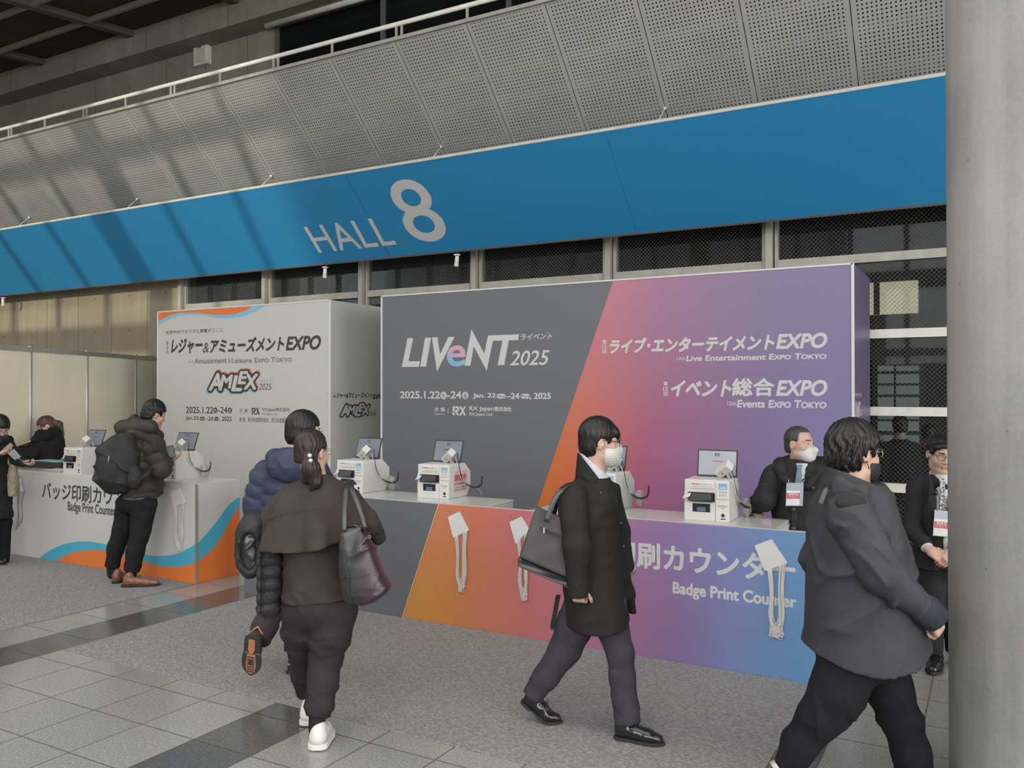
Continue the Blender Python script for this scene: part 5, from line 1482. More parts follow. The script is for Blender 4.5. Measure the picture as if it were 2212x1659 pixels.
f.collar('collar', BLKC, (1284, 1056, 0), (1280, 1000, 0), .112, .072, .064, (1256, 986, 0), (1306, 1050, 0), parent=CO)
for lp in (f.chain([(1262, 1026, -.10, .014), (1280, 1040, -.118, .020), (1292, 1056, -.112, .008)], .02, s=((0, 1, 0), .35)), f.chain([(1314, 1040, -.06, .012), (1324, 1056, -.055, .018), (1332, 1082, -.05, .008)], .02, s=((0, 1, 0), .35))): f.part('lapel', lp, BLKC, .006, parent=CO)
ball_on(f, 'button', [f.P(1298, 1065, -.215), f.P(1246, 1264, -.302), f.P(1330, 1082, -.115), f.P(1341, 1130, -.10), f.P(1347, 1180, -.09)], .008, BUT, CO)
f.mb('belt_end', MB().prism([(-.013, 0), (.013, 0), (.013, -.18), (0, -.20), (-.013, -.18)], lambda u, v, w: tuple(f.P(1206, 1285, .02) + np.array((u + v * .18, w, v * .98))), 0, .004), BLK, CO)
tr = f.chain([(1312, 1300, -.06, .105), (1322, 1353, -.07, .086), (1340, 1410, -.09, .072), (1344, 1460, -.09, .068), (1356, 1562, -.10, .071)], .03, w=(.003, .08, 7))
tr += f.chain([(1262, 1300, .05, .110), (1240, 1353, .06, .098), (1222, 1400, .09, .088), (1178, 1462, .105, .068), (1148, 1506, .12, .060)], .03, w=(.003, .08, 9)) + [E_(f.P(1287, 1300, 0), (.14, .17, .13), .05)]
f.part('trousers', tr, TRO_G, .008, cuts=[f.endcut((1344, 1460, -.09), (1357, 1560, -.10), .12), f.endcut((1178, 1462, .105), (1149, 1503, .12), .10)], disp=folds(.004, .13, 8))
toe = f.P(1437, 1603, -.20); heel = f.P(1327, 1594, -.10); heel[2] = .012; toe[2] = .010
f.shoe(heel, toe, SHOEB, SOLEB, .092, lace=LACE)
toe = f.P(1216, 1562, .10); toe[2] = .008; heel = toe + np.array((-.262, .05, 0)); f.shoe(heel, toe, SHOEB, SOLEB, .092, bend=.62, lace=LACE)
for k_ in f.kids: k_.parent = o
# his tote bag
tb = f.carry('tote_bag', 'grey canvas tote with black leather base hung on the shoulder of the black coat', 'tote bag')
bag = [(1160, 1094), (1218, 1119), (1236, 1268), (1222, 1284), (1115, 1228), (1118, 1216)]
def bagpt(x, y, dd): return f.P(x, y, dd)
pts = [(1159, 1093), (1217, 1120), (1222, 1190), (1236, 1262), (1176, 1242), (1120, 1214), (1138, 1160)]
body = [E_(f.P(1180, 1180, -.19), (.001,) * 3, .001)]
c0, c1, c2, c3 = [f.P(*p, -.20) for p in ((1159, 1094), (1219, 1120), (1237, 1268), (1118, 1217))]
def tote_mesh(A, B_, C0, D0, thick, nu=14, nv=14, belly=.035):
    k = MB(); g = {}
    for sd in (0, 1):
        for i in range(nu + 1):
            for j in range(nv + 1):
                u, v = i / nu, j / nv; p = (A * (1 - u) + B_ * u) * (1 - v) + (D0 * (1 - u) + C0 * u) * v
                w = thick * (.25 + .75 * v ** .6) + belly * math.sin(math.pi * u) * math.sin(math.pi * min(1, v * 1.1)) * .6
                w += .006 * math.sin(9 * u + 4 * v) * math.sin(7 * v + 2)
                g[sd, i, j] = len(k.v); k.v.append(tuple(p + np.array((0, (w if sd else -w), 0))))
    for sd in (0, 1):
        for i in range(nu):
            for j in range(nv): q = (g[sd, i, j], g[sd, i + 1, j], g[sd, i + 1, j + 1], g[sd, i, j + 1]); k.f.append(q); k.mi.append(0); k.sm.append(True)
    for i in range(nu): k.f.append((g[0, i, nv], g[0, i + 1, nv], g[1, i + 1, nv], g[1, i, nv])); k.mi.append(0); k.sm.append(False)
    for j in range(nv):
        for i in (0, nu): k.f.append((g[0, i, j], g[0, i, j + 1], g[1, i, j + 1], g[1, i, j])); k.mi.append(0); k.sm.append(False)
    return k
cv = fabric('grey_canvas', (74, 72, 74), bump=.3)
lo_l, lo_r = c3 * .86 + c0 * .14, c2 * .86 + c1 * .14
tote_mesh(c0, c1, lo_r, lo_l, .055).build('bag_body', cv, tb)
tote_mesh(lo_l, lo_r, c2, c3, .078, belly=.004).build('bag_base', LEATH, tb)
k = MB(); z1 = f.P(1167, 1140, -.275); z2 = f.P(1212, 1160, -.275); k.bar(z1, z2, .006, .012); k.build('zip', M['black'], tb)
MB().bar(f.P(1175, 1140, -.285), f.P(1175, 1152, -.288), .009, .006).build('zip_pull', MET, tb)
for a, b, c in (((1180, 1127, -.268), (1202, 1072, -.255), (1226, 1050, -.235)), ((1196, 1112, -.13), (1206, 1075, -.18), (1232, 1048, -.20))):
    sp = spline([f.P(*a), f.P(*b), f.P(*c), f.P(1246, 1043, -.16)], 8); k = MB()
    k.ribbon(sp, .026, .007, side=(1, 0, .5))
    k.build('strap', LEATH, tb)

# ---------------------------------------------------------------- woman in ruffled top, seen from behind
f = Fig('person with a short ponytail and brown ruffled top walking away with a black leather tote', 4.5, 688)
f.set_head(674, 972, 0, (.42, .90, -.04), up=(.03, .05, 1), size=.93)
f.skeleton(dict(neck=(684, 1040, .0), shl=(622, 1078, 0), shr=(752, 1068, 0), ell=(588, 1150, -.02), elr=(800, 1128, .04), wrl=(585, 1180, .18), wrr=(802, 1150, .14),
                hipl=(655, 1310, .02), hipr=(722, 1310, 0), knl=(650, 1400, .12), knr=(708, 1410, 0), anl=(660, 1500, .28), anr=(685, 1560, -.08)), slim=.95)
f.body += f.hand(f.P(800, 1150, .16), (-.1, 1, -.2), (-.8, .2, -.3), 1, curl=(.7, .8, .5), size=.85)
f.body += f.hand(f.P(583, 1180, .19), (.2, 1, -.1), (.5, 0, -1), -1, curl=(.9, .9, .6), size=.85)
o = f.finish(); f.kids = []
hx = [C_(f.P(668, 985, -.085), f.P(672, 1012, -.115), .034, .040, .03), C_(f.P(672, 1012, -.115), f.P(682, 1042, -.11), .040, .034, .03), C_(f.P(664, 1010, -.11), f.P(660, 1036, -.10), .026, .022, .02), C_(f.P(682, 1042, -.115), f.P(672, 1064, -.12), .022, .005, .02), C_(f.P(684, 1020, -.10), f.P(693, 1040, -.09), .02, .01, .02)]
HA = f.hair(HAIRBR, fringe=.060, side=-.010, back=-.075, puff=.002, front=.045, strand=.0018, extra=[])
f.part('ponytail', hx, HAIRBR, .0045, disp=lambda X, Y, Z: .0025 * np.sin(X * 420 + 3 * np.sin(Z * 30)), parent=HA)
for p in ((669, 984, -.135), (671, 995, -.140)): MB().ball(f.P(*p), .011, 16, 10).build('pearl', plain('pearl', (190, 188, 182), .2), HA)
f.glasses(CLEARF)
top = [f.loft([(1100, 612, 748, .115), (1180, 614, 748, .12), (1240, 611, 752, .125), (1290, 608, 772, .135), (1310, 606, 776, .14)], .02)]
top += f.chain([(756, 1078, 0, .062), (799, 1128, .03, .050), (822, 1168, .15, .040)], .02, w=(.004, .05, 2)) + f.chain([(622, 1085, 0, .062), (590, 1150, -.01, .052), (584, 1176, .16, .042)], .02)
TP = f.part('top', top, BRN, .008, cuts=[f.hem([(600, 1300), (650, 1297), (720, 1292), (780, 1284), (830, 1284)]), f.endcut((799, 1128, .03), (820, 1165, .14), .09)], disp=folds(.008, .13, 21, (.3, 0, .8)))
cape = [f.loft([(1022, 664, 712, .066), (1034, 652, 726, .078), (1044, 628, 748, .10), (1060, 602, 770, .13), (1090, 578, 790, .155), (1130, 560, 806, .175), (1185, 545, 822, .195)], .02, fl=(.12, 8, .6)),
        dict(f.loft([(1076, 610, 760, .10), (1110, 588, 784, .135), (1150, 568, 800, .16), (1195, 556, 812, .18)], .012, fl=(.12, 8, .6)), sub=True), dict(f.loft([(1010, 668, 706, .054), (1036, 664, 712, .058)], .01), sub=True)]
CAPE = f.part('ruffle_cape', cape, BRN, .0075, cuts=[f.hem([(530, 1170), (546, 1170), (562, 1180), (605, 1182), (668, 1182), (715, 1172), (740, 1164), (786, 1134), (817, 1106), (830, 1100)])], disp=folds(.003, .2, 22))
k = MB(); k.tube([f.P(x, y, dd) for x, y, dd in ((580, 1124, -.128), (605, 1112, -.165), (650, 1103, -.185), (700, 1095, -.185), (745, 1083, -.155))], .0015, 6); k.build('yoke_seam', BRN, CAPE)
tr = [E_(f.P(690, 1312, 0), (.178, .135, .135), .04)] + f.chain([(726, 1318, 0, .118), (714, 1372, -.005, .104), (703, 1420, 0, .086), (698, 1470, -.03, .080), (690, 1520, -.06, .072), (685, 1550, -.08, .055)], .03, w=(.004, .07, 3))
tr += f.chain([(650, 1318, .02, .108), (650, 1360, .06, .095), (652, 1405, .12, .072), (655, 1455, .2, .066), (660, 1500, .28, .052)], .03, w=(.004, .07, 5))
f.part('trousers', tr, fabric('soft_black_trousers', (46, 43, 45)), .008, cuts=[f.endcut((690, 1520, -.06), (685, 1549, -.08), .10), f.endcut((655, 1455, .2), (660, 1496, .28), .09)], disp=folds(.007, .12, 24, (.2, .2, .7)))
f.part('sock', f.chain([(686, 1535, -.07, .045), (684, 1575, -.08, .042)], .01), TRO_B, .007)
heel = f.P(684, 1612, -.14); heel[2] = .006; toe = heel + np.array((-.01, .265, 0)); f.shoe(heel, toe, WSNEAK, WSOLE, .112, tall=.012, chunky=.016, name='sneaker')
heel = f.P(662, 1546, .18); toe = heel + np.array((.0, .245, 0)); heel[2] = toe[2] = .006; f.shoe(heel, toe, WSNEAK, WSOLE, .104, tall=.008, chunky=.014, name='sneaker', bend=.0)
for k_ in f.kids: k_.parent = o
# her tote
tb = f.carry('tote_bag', 'large black leather tote with dark plum side hanging beside the ruffled brown top', 'tote bag')
S = [f.sec(*r) for r in ((1136, 740, 786, .030, -.20), (1150, 736, 790, .045, -.20), (1180, 732, 808, .075, -.2), (1220, 730, 824, .09, -.2), (1262, 734, 843, .10, -.2), (1278, 738, 838, .10, -.2), (1294, 745, 815, .085, -.2), (1301, 750, 798, .07, -.2))]
z0_, z1_ = f.P(0, 1300)[2], f.P(0, 1160)[2]; x0_, x1_ = f.P(806, 0)[0], f.P(796, 0)[0]
tm = NT('two_tone_leather'); xx = tm.xyz(); sl_ = (x1_ - x0_) / (z1_ - z0_)
plum = tm.ma('GREATER_THAN', tm.ma('SUBTRACT', xx[0], tm.ma('MULTIPLY', tm.ma('SUBTRACT', xx[2], z0_), sl_)), x0_)
tm.color(tm.mix(plum, (38, 38, 40), (50, 36, 44))); tm.set(Roughness=.34); tm.bump(tm.noise(300, 2), .12, .004)
bg_o = mesh_obj('bag_body', *sdf_mesh([L_(S, .01, p=3.2), C_(f.P(735, 1215, -.30), f.P(748, 1290, -.31), .004, .004, .02), dict(L_([(s_[0] + (.02 if i == 0 else 0), s_[1], s_[2], s_[3] * .86, s_[4] * .6) for i, s_ in enumerate(S[:3])], .008, p=3), sub=True)], .007, disp=folds(.009, .17, 31, (.5, 0, -.5))), tm.m, tb)
k = MB(); k.tube([f.P(*p) for p in ((742, 1200, -.295), (752, 1245, -.302), (760, 1298, -.290))], .0016, 6); k.tube([f.P(*p) for p in ((736, 1252, -.288), (765, 1247, -.304), (800, 1240, -.300))], .0016, 6); k.build('seam', LEATH, bg_o)
for pts in (((743, 1148, -.245), (744, 1100, -.215), (748, 1060, -.165), (756, 1038, -.06), (764, 1044, .06)), ((789, 1142, -.24), (775, 1096, -.215), (762, 1062, -.18), (758, 1040, -.07), (766, 1046, .06))):
    sp = spline([f.P(*p) for p in pts], 8); k = MB()
    k.ribbon(sp, .026, .007, side=(1, 0, .15))
    k.build('strap', LEATH, tb)
MB().tube([f.P(798 + 3 * math.cos(a), 1160 + 3 * math.sin(a), -.29) for a in np.linspace(0, 6.28, 14)[:-1]], .002, 6, closed=True).build('ring', MET, tb)
# jacket over her left arm
jk = f.carry('puffer_jacket', 'black quilted puffer jacket carried over the left arm of the ponytailed walker', 'jacket')
dq = fabric('black_quilted_nylon', (44, 43, 44), rough=.45)
J1 = [E_(f.P(540, 1180, -.02), (.078, .10, .175), .03), E_(f.P(556, 1135, .0), (.06, .09, .08), .04), E_(f.P(535, 1196, -.105), (.050, .06, .105), .02, sub=True)]
jo = mesh_obj('hood', *sdf_mesh(J1, .007, disp=folds(.006, .09, 41)), dq, jk)
mesh_obj('lining', *sdf_mesh([E_(f.P(538, 1190, -.03), (.062, .06, .13), .02)], .007, disp=folds(.010, .10, 43)), plain('shiny_black_lining', (34, 33, 34), .25), jo)
mesh_obj('quilted_sleeve', *sdf_mesh([f.loft([(1165, 570, 606, .07, .0), (1200, 566, 611, .085), (1260, 562, 611, .085), (1310, 557, 607, .08), (1328, 560, 604, .065)], .02, q=(.011, .066))], .007, disp=folds(.006, .06, 44)), dq, jk)
mesh_obj('front_edge', *sdf_mesh([f.loft([(1190, 552, 568, .03, -.04), (1260, 556, 570, .035, -.05), (1322, 556, 567, .03, -.05)], .02, q=(.008, .066))], .006), dq, jk)

# ---------------------------------------------------------------- man in navy quilted jacket
f = Fig('person in a navy quilted jacket walking towards the counter, orange soled sandals', 5.5, 625)
f.set_head(657, 930, 0, (.86, .5, -.10), size=1.02)
f.skeleton(dict(neck=(636, 985, -.02), shl=(590, 1020, -.06), shr=(690, 1020, .05), ell=(555, 1085, -.06), elr=(700, 1090, .08), wrl=(545, 1150, 0), wrr=(705, 1130, .2),
                hipl=(610, 1220, -.04), hipr=(650, 1220, .05), knl=(588, 1310, -.02), knr=(645, 1325, .08), anl=(556, 1382, -.22), anr=(630, 1412, .03)))
f.body += f.hand(f.P(546, 1150, 0), (.1, .2, -1), (1, 0, 0), 1, curl=(.5, .5, .3), size=.95) + f.hand(f.P(706, 1130, .2), (.6, .6, 0), (0, 0, -1), -1, curl=(.5, .5, .3), size=.95)
o = f.finish(); f.kids = []
f.hair(HAIRB, fringe=.035, side=-.032, back=-.100, puff=.008, front=.05, up=.008)
f.glasses(CLEARF)
jk_ = [f.loft([(968, 606, 672, .10), (985, 586, 690, .16), (1005, 570, 702, .20), (1040, 566, 706, .215), (1100, 566, 704, .205), (1160, 566, 702, .20), (1228, 568, 704, .205)], .03, q=(.015, .085), p=2.3)]
jk_ += f.chain([(574, 1020, -.08, .088), (553, 1085, -.08, .078), (547, 1152, -.02, .060)], .02, q=(.014, .085)) + f.chain([(690, 1025, .06, .085), (702, 1090, .09, .07), (706, 1130, .2, .055)], .02, q=(.014, .085))
JK = f.part('quilted_jacket', jk_, NAVY, .009, cuts=[f.endcut((553, 1085, -.08), (547, 1148, -.02), .11)], disp=folds(.004, .09, 51))
f.part('hood', [E_(f.P(628, 1005, -.19), (.155, .085, .115), .03), C_(f.P(596, 990, -.10), f.P(680, 985, -.06), .065, .06, .04), E_(f.P(640, 972, -.02), (.075, .09, .06), .03, sub=True)], NAVY, .008, parent=JK, disp=folds(.005, .09, 52))
tr = [E_(f.P(630, 1225, 0), (.16, .14, .12), .04)] + f.chain([(606, 1235, -.03, .10), (590, 1310, -.02, .085), (572, 1356, -.14, .075), (560, 1388, -.22, .062)], .03, w=(.004, .09, 3)) + f.chain([(650, 1235, .04, .10), (645, 1325, .08, .08), (634, 1412, .04, .065)], .03)
f.part('trousers', tr, fabric('dark_trousers', (52, 50, 54)), .009, cuts=[f.endcut((572, 1356, -.14), (561, 1385, -.22), .10), f.endcut((645, 1325, .08), (634, 1408, .04), .10)], disp=folds(.006, .12, 53))
OS = plain('orange_sole', (166, 108, 76), .6); BS = plain('black_sandal', (50, 48, 46), .5)
def sandal(heel, toe, up, par):
    so = f.shoe(heel, toe, BS, BS, .118, up=up, name='sandal')
    a, b = v3(heel), v3(toe); x = (b - a); L = np.linalg.norm(x); x /= L; u = np.array(up, float); u = u - x * (u @ x); u /= np.linalg.norm(u); y = np.cross(u, x)
    k = MB()
    k.prism([(.03, -.020), (.10, -.022), (.125, -.010), (.125, .010), (.10, .022), (.03, .020)], lambda p, q, w: tuple(a + x * p + y * q + u * w), -.004, .002)
    k.prism([(.13, -.026), (.20, -.034), (.25, -.026), (.262, 0), (.25, .026), (.20, .034), (.13, .026)], lambda p, q, w: tuple(a + x * p + y * q + u * w), -.004, .002)
    k.build('sole_inset', OS, so)
    k = MB()
    for i in range(7):
        k.prism([(.145 + .016 * i, -.024), (.152 + .016 * i, -.024), (.152 + .016 * i, .024), (.145 + .016 * i, .024)], lambda p, q, w: tuple(a + x * p + y * q + u * w), -.0065, -.003)
    k.build('tread', BS, so)
    MB().tube([a + x * .02 + y * .04 + u * .06, a - x * .018 + u * .075, a + x * .02 - y * .04 + u * .06], .007, 8).build('heel_strap', OS, so)
hl = f.P(545, 1372, -.30); tl = f.P(541, 1460, -.24); sandal(hl, tl, (.15, .97, .1), o)
hl = f.P(625, 1448, .03); hl[2] = .004; tl = hl + np.array((.12, .25, 0)); sandal(hl, tl, (0, 0, 1), o)
for k_ in f.kids: k_.parent = o

# ---------------------------------------------------------------- man with backpack at the white counter
f = Fig('person in a dark quilted jacket with a black backpack, standing at the white counter', 8.15, 285)
f.set_head(334, 893, 0, (.72, .66, -.30), up=(.22, .15, 1), size=.98)
f.skeleton(dict(neck=(316, 930, -.02), shl=(290, 955, .14), shr=(325, 958, -.17), ell=(330, 1015, .24), elr=(348, 1015, -.16), wrl=(358, 992, .24), wrr=(364, 993, .02),
                hipl=(283, 1080, .08), hipr=(308, 1080, -.06), knl=(262, 1150, .08), knr=(300, 1150, -.06), anl=(243, 1230, .08), anr=(284, 1238, -.06)))
f.body += f.hand(f.P(363, 994, .03), (.8, .4, .3), (-.2, .3, 1), 1, curl=(.4, .4, .3), size=.95, hd=.006) + f.hand(f.P(358, 992, .24), (.6, -.3, .3), (0, 0, 1), -1, curl=(.5, .5, .4), size=.95, hd=.006)
o = f.finish(); f.kids = []
f.hair(HAIRB, fringe=.040, side=-.034, back=-.088, puff=.010, front=.048, up=.012, strand=.005)
jk_ = [f.loft([(922, 278, 338, .16), (940, 278, 348, .20), (965, 278, 352, .215), (1010, 278, 350, .20), (1050, 272, 349, .20), (1070, 270, 347, .20)], .03, p=2.3, q=(.015, .10))]
jk_ += f.chain([(330, 958, -.20, .098), (349, 1014, -.19, .088), (362, 995, .0, .062)], .03, q=(.012, .095)) + f.chain([(295, 955, .17, .095), (330, 1015, .24, .085), (356, 994, .24, .06)], .03)
JK = f.part('quilted_jacket', jk_, PUF, .011, disp=folds(.006, .14, 61), cuts=[f.endcut((349, 1014, -.19), (361, 997, -.01), .09)])
f.part('hood', [C_(f.P(268, 925, -.05), f.P(325, 922, -.12), .088, .072, .04), C_(f.P(290, 915, .05), f.P(335, 920, .06), .075, .05, .04)], PUF, .010, parent=JK, disp=folds(.010, .15, 62))
f.part('shirt', [f.loft([(1060, 270, 346, .185), (1076, 266, 342, .18)], .01)], BLUESH, .011)
tr = [E_(f.P(295, 1085, 0), (.19, .17, .12), .05)] + f.chain([(275, 1090, .08, .108), (266, 1140, .08, .092), (250, 1185, .08, .078), (241, 1228, .08, .062)], .03, w=(.005, .1, 4)) + f.chain([(312, 1090, -.06, .118), (304, 1145, -.06, .092), (293, 1190, -.06, .080), (284, 1236, -.06, .070)], .03, w=(.005, .1, 6))
f.part('trousers', tr, fabric('black_chinos', (32, 32, 33)), .010, cuts=[f.endcut((250, 1185, .08), (241, 1226, .08), .12), f.endcut((293, 1190, -.06), (284, 1234, -.06), .12)], disp=folds(.006, .14, 63))
for a, b in (((242, 1222, .08), (243, 1240, .08)), ((284, 1230, -.06), (284, 1244, -.06))): f.part('sock', [C_(f.P(*a), f.P(*b), .052, .048, .01)], TRO_B, .010)
heel = f.P(244, 1250, -.02); heel[2] = .010; f.shoe(heel, heel + np.array((.10, .26, 0)), BROWNL, SOLEB, .098, name='shoe')
heel = f.P(262, 1258, -.14); heel[2] = .010; toe = heel + np.array((.345, .06, 0)); f.shoe(heel, toe, BROWNL, SOLEB, .100, lace=plain('brown_lace', (70, 48, 40), .8))
for k_ in f.kids: k_.parent = o
bp = f.carry('backpack', 'bulky black backpack on the back of the person at the white counter', 'backpack')
bpm = fabric('black_ripstop', (46, 46, 48), rough=.6)
mesh_obj('main_compartment', *sdf_mesh([f.loft([(934, 258, 292, .09, -.16), (944, 240, 300, .14, -.16), (965, 218, 306, .165, -.16), (1006, 208, 307, .175, -.17), (1040, 209, 304, .165, -.17), (1058, 226, 288, .13, -.16), (1067, 238, 272, .10, -.16)], .03, p=2.4)], .010, disp=folds(.014, .22, 71, (.4, 0, .6))), bpm, bp)
mesh_obj('front_pocket', *sdf_mesh([E_(f.P(240, 1015, -.27), (.13, .10, .19), .03, R=None)], .010, disp=folds(.008, .16, 72)), bpm, bp)
mesh_obj('side_pocket', *sdf_mesh([E_(f.P(290, 1030, -.28), (.075, .06, .12), .03)], .010, disp=folds(.008, .1, 73)), bpm, bp)
k = MB(); sp = spline([f.P(*p) for p in ((292, 938, -.20), (312, 944, -.30), (330, 955, -.31), (338, 975, -.29))], 8)
k.ribbon(sp, .055, .014, side=(.2, 0, 1))
k.build('shoulder_strap', bpm, bp); k = MB()
sp = spline([f.P(*p) for p in ((300, 1035, -.30), (318, 1024, -.31), (330, 1010, -.29))], 8)
k.ribbon(sp, .032, .008, side=(.3, 0, 1))
k.build('lower_strap', bpm, bp)
MB().tube([f.P(*p) for p in ((236, 985, -.37), (234, 995, -.375), (235, 1004, -.37))], .006, 8).build('zip_pull', MET, bp)
ph = f.carry('smartphone', 'dark smartphone in the hand of the person with the backpack', 'phone')
R = np.array([(.75, -.66, 0), (.35, .4, .85), (0, 0, 1)])
c = f.P(368, 976, -.02); k = MB(); Mx = Matrix.Translation(c) @ Matrix.Rotation(math.radians(-28), 4, 'Y') @ Matrix.Rotation(math.radians(-35), 4, 'X') @ Matrix.Rotation(.4, 4, 'Z')
k.box((-.037, -.004, -.075), (.037, .004, .075), M=Mx); k.build('case', M['black'], ph, bevel=.004)
MB().box((-.033, -.0052, -.070), (.033, -.0038, .070), M=Mx).build('screen', plain('phone_screen', (52, 58, 68), .15), ph)
# ---------------------------------------------------------------- attendant behind the long counter
def badge(fig, label, top_l, top_r, bot_r, bot_l, dd, chest):
    t = fig.carry('name_badge', label, 'badge')
    q = [fig.P(*p, dd) for p in (top_l, top_r, bot_r, bot_l)]
    A, X_, Y_ = q[3], q[2] - q[3], q[0] - q[3]; n = np.cross(X_, Y_); n /= np.linalg.norm(n)
    pl = lambda u, v, l: tuple(A + X_ * u + Y_ * v + n * (l + .001))
    MB().prism([(0, 0), (1, 0), (1, 1), (0, 1)], lambda u, v, w: tuple(A + X_ * u + Y_ * v + n * w), -.0012, .0006).build('sleeve', plain('badge_film', (150, 158, 164), .15), t)
    poly('card', [(.04, .04), (.80, .04), (.80, .66), (.04, .66)], pl, plain('badge_card', (198, 198, 198), .5), t, lift=.0002)
    poly('red_band', [(.04, .31), (.80, .31), (.80, .56), (.04, .56)], pl, plain('badge_red', (176, 70, 84), .5), t, lift=.0006)
    lettering('lettering', '事務局', (.14, .455, .70, .545), pl, PW, t, lift=.0012, offset=.02)
    lettering('lettering', 'スタッフ', (.14, .365, .70, .445), pl, PW, t, lift=.0012, offset=.02)
    lettering('lettering', 'STAFF', (.32, .322, .54, .352), pl, PW, t, lift=.0012)
    for a, b in ((.22, .05), (.14, .04)): poly('printed_line', [(.10, a), (.50, a), (.50, a + .012), (.10, a + .012)], pl, M['pr_grey'], t, lift=.0006)
    for e, p in ((.14, chest[0]), (.84, chest[1])):
        a = A + X_ * e + Y_ * .97 + n * .002; b = fig.P(*p); MB().tube([a, (a + b) / 2 + n * .008, b], .0016, 6).build('cord', M['cord'], t)
        MB().ball(a - n * .0005, .003, 8, 6).build('eyelet', MET, t)
    return t
f = Fig('person in a black hooded coat and white mask behind the counter, hand on it', 6.05, 1730)
f.set_head(1727, 955, 0, (.62, -.78, .0), up=(0, 0, 1), size=1.0)
hand_w = on_z(1618, 1101, CT + .035); hw = hand_w - f.base; hw = np.array([hw @ RT, hw @ FH, hw[2]])
def inv(fig, p):                                          # point of the frame -> (column, row, offset)
    w = fig.base + RT * p[0] + FH * p[1] + UP * p[2]; v = w - _C; dz = float(v @ _F)
    return (CX + FPX * float(v @ RT) / dz, CY - FPX * float(v @ _U) / dz, float((w @ FH) - fig.d0))
wx = inv(f, hw)
f.skeleton(dict(neck=(1728, 1002, .02), shl=(1788, 1030, .06), shr=(1670, 1030, -.02), ell=(1800, 1100, .05), elr=(1652, 1076, -.08), wrl=(1796, 1165, -.02), wrr=wx,
                hipl=(1755, 1180, .04), hipr=(1705, 1180, .0), knl=(1757, 1300, .04), knr=(1704, 1300, .0), anl=(1758, 1420, .06), anr=(1702, 1420, .02)))
f.body += f.hand(hw + (0, 0, -.004), (.35, -.75, -.10), (0, .1, -1), 1, curl=(.22, .30, .25), size=.98, spread=.6, hd=.004)
f.body += f.hand(f.P(1796, 1165, -.02), (0, 0, -1), (-1, 0, 0), 1, curl=(.4, .4, .3), hd=.006)
o = f.finish(); f.kids = []
f.hair(HAIRG, fringe=.072, side=-.020, back=-.080, puff=-.001, front=.035, up=-.002, strand=.0015)
f.mask(MASKW, beak=.016, top=-.028)
f.collar('shirt', WHITEC, (1729, 1030, .03), (1728, 992, .02), .085, .066, .056, (1716, 992, .06), (1742, 1004, -.06))
f.part('shirt_front', [f.loft([(1000, 1714, 1746, .05, -.06), (1030, 1712, 1744, .07, -.08), (1062, 1716, 1736, .07, -.09)], .02)], WHITEC, .008)
tg = plain('blue_grey_tie', (92, 108, 122), .5, var=.1)
f.mb('tie', MB().prism([(-.020, .0), (.020, 0), (.014, -.03), (.026, -.12), (0, -.15), (-.026, -.12), (-.014, -.03)], lambda u, v, w: tuple(f.P(1727, 1004, -.155) + np.array((u + .05 * v, w - .05 * v * -.3, v))), 0, .010), tg, bevel=.003)
jm = fabric('black_parka', (40, 40, 42), rough=.7)
jk_ = [f.loft([(992, 1690, 1768, .10, .03), (1006, 1672, 1784, .14, .02), (1030, 1660, 1794, .165, .01), (1080, 1668, 1796, .17, 0), (1150, 1671, 1800, .175, 0), (1215, 1668, 1804, .18, 0)], .03, p=2.3),
       dict(E_(f.P(1727, 1010, -.20), (.052, .09, .115), .02), sub=True)]
jk_ += f.chain([(1798, 1035, .06, .085), (1806, 1100, .05, .072), (1798, 1165, -.02, .055)], .03)
JK = f.part('parka', jk_, jm, .009, disp=folds(.006, .12, 81, (.2, 0, .6)))
el = (1652, 1078, -.10)
f.part('sleeve', f.chain([(1672, 1030, -.02, .088), el + (.078,), (wx[0], wx[1], wx[2], .050)], .03, w=(.006, .07, 4)), jm, .008, parent=JK, cuts=[f.endcut(el, (wx[0] + 1, wx[1] - 1, wx[2]), .10)], disp=folds(.007, .09, 82))
f.part('hood', f.chain([(1686, 1004, .03, .050), (1684, 1012, -.10, .040), (1694, 1034, -.17, .030), (1714, 1052, -.19, .022)], .03) + f.chain([(1772, 1004, .06, .052), (1770, 1014, -.08, .040), (1758, 1034, -.155, .030), (1744, 1052, -.185, .022)], .03) + f.chain([(1686, 1004, .03, .050), (1728, 994, .14, .062), (1772, 1004, .06, .052)], .03), jm, .008, parent=JK, disp=folds(.006, .09, 83))
f.part('placket', f.chain([(1718, 1062, -.17, .020), (1716, 1120, -.185, .022), (1714, 1212, -.19, .022)], .02, s=((0, 1, 0), .5)), jm, .007, parent=JK)
for b in ((1714, 1101, -.21), (1714, 1142, -.215), (1755, 1054, -.17)):
    for r_, y_ in ((.015, 0), (.010, -.006)): MB().ball(f.P(b[0], b[1], b[2] + y_), (r_, .006, r_), 14, 8).build('button', BUT, JK)
f.part('pocket_flap', [B_(f.P(1757, 1058, -.158), (.085, .012, .012), .008, .01), B_(f.P(1756, 1028, -.15), (.055, .01, .016), .006, .01), B_(f.P(1770, 1140, -.165), (.075, .012, .018), .008, .01), B_(f.P(1690, 1140, -.165), (.075, .012, .018), .008, .01)], jm, .007, parent=JK)
f.part('trousers', [E_(f.P(1732, 1190, .02), (.17, .13, .14), .04)] + f.chain([(1755, 1200, .04, .10), (1757, 1300, .04, .08), (1758, 1424, .06, .065)]) + f.chain([(1705, 1200, 0, .10), (1704, 1300, 0, .08), (1702, 1424, .02, .065)]), TRO_B, .014)
heel = f.P(1758, 1400, .10); heel[2] = .01; f.shoe(heel, heel + np.array((.10, -.25, 0)), SHOEB, SOLEB)
heel = f.P(1702, 1400, .06); heel[2] = .01; f.shoe(heel, heel + np.array((.06, -.26, 0)), SHOEB, SOLEB)
for k_ in f.kids: k_.parent = o
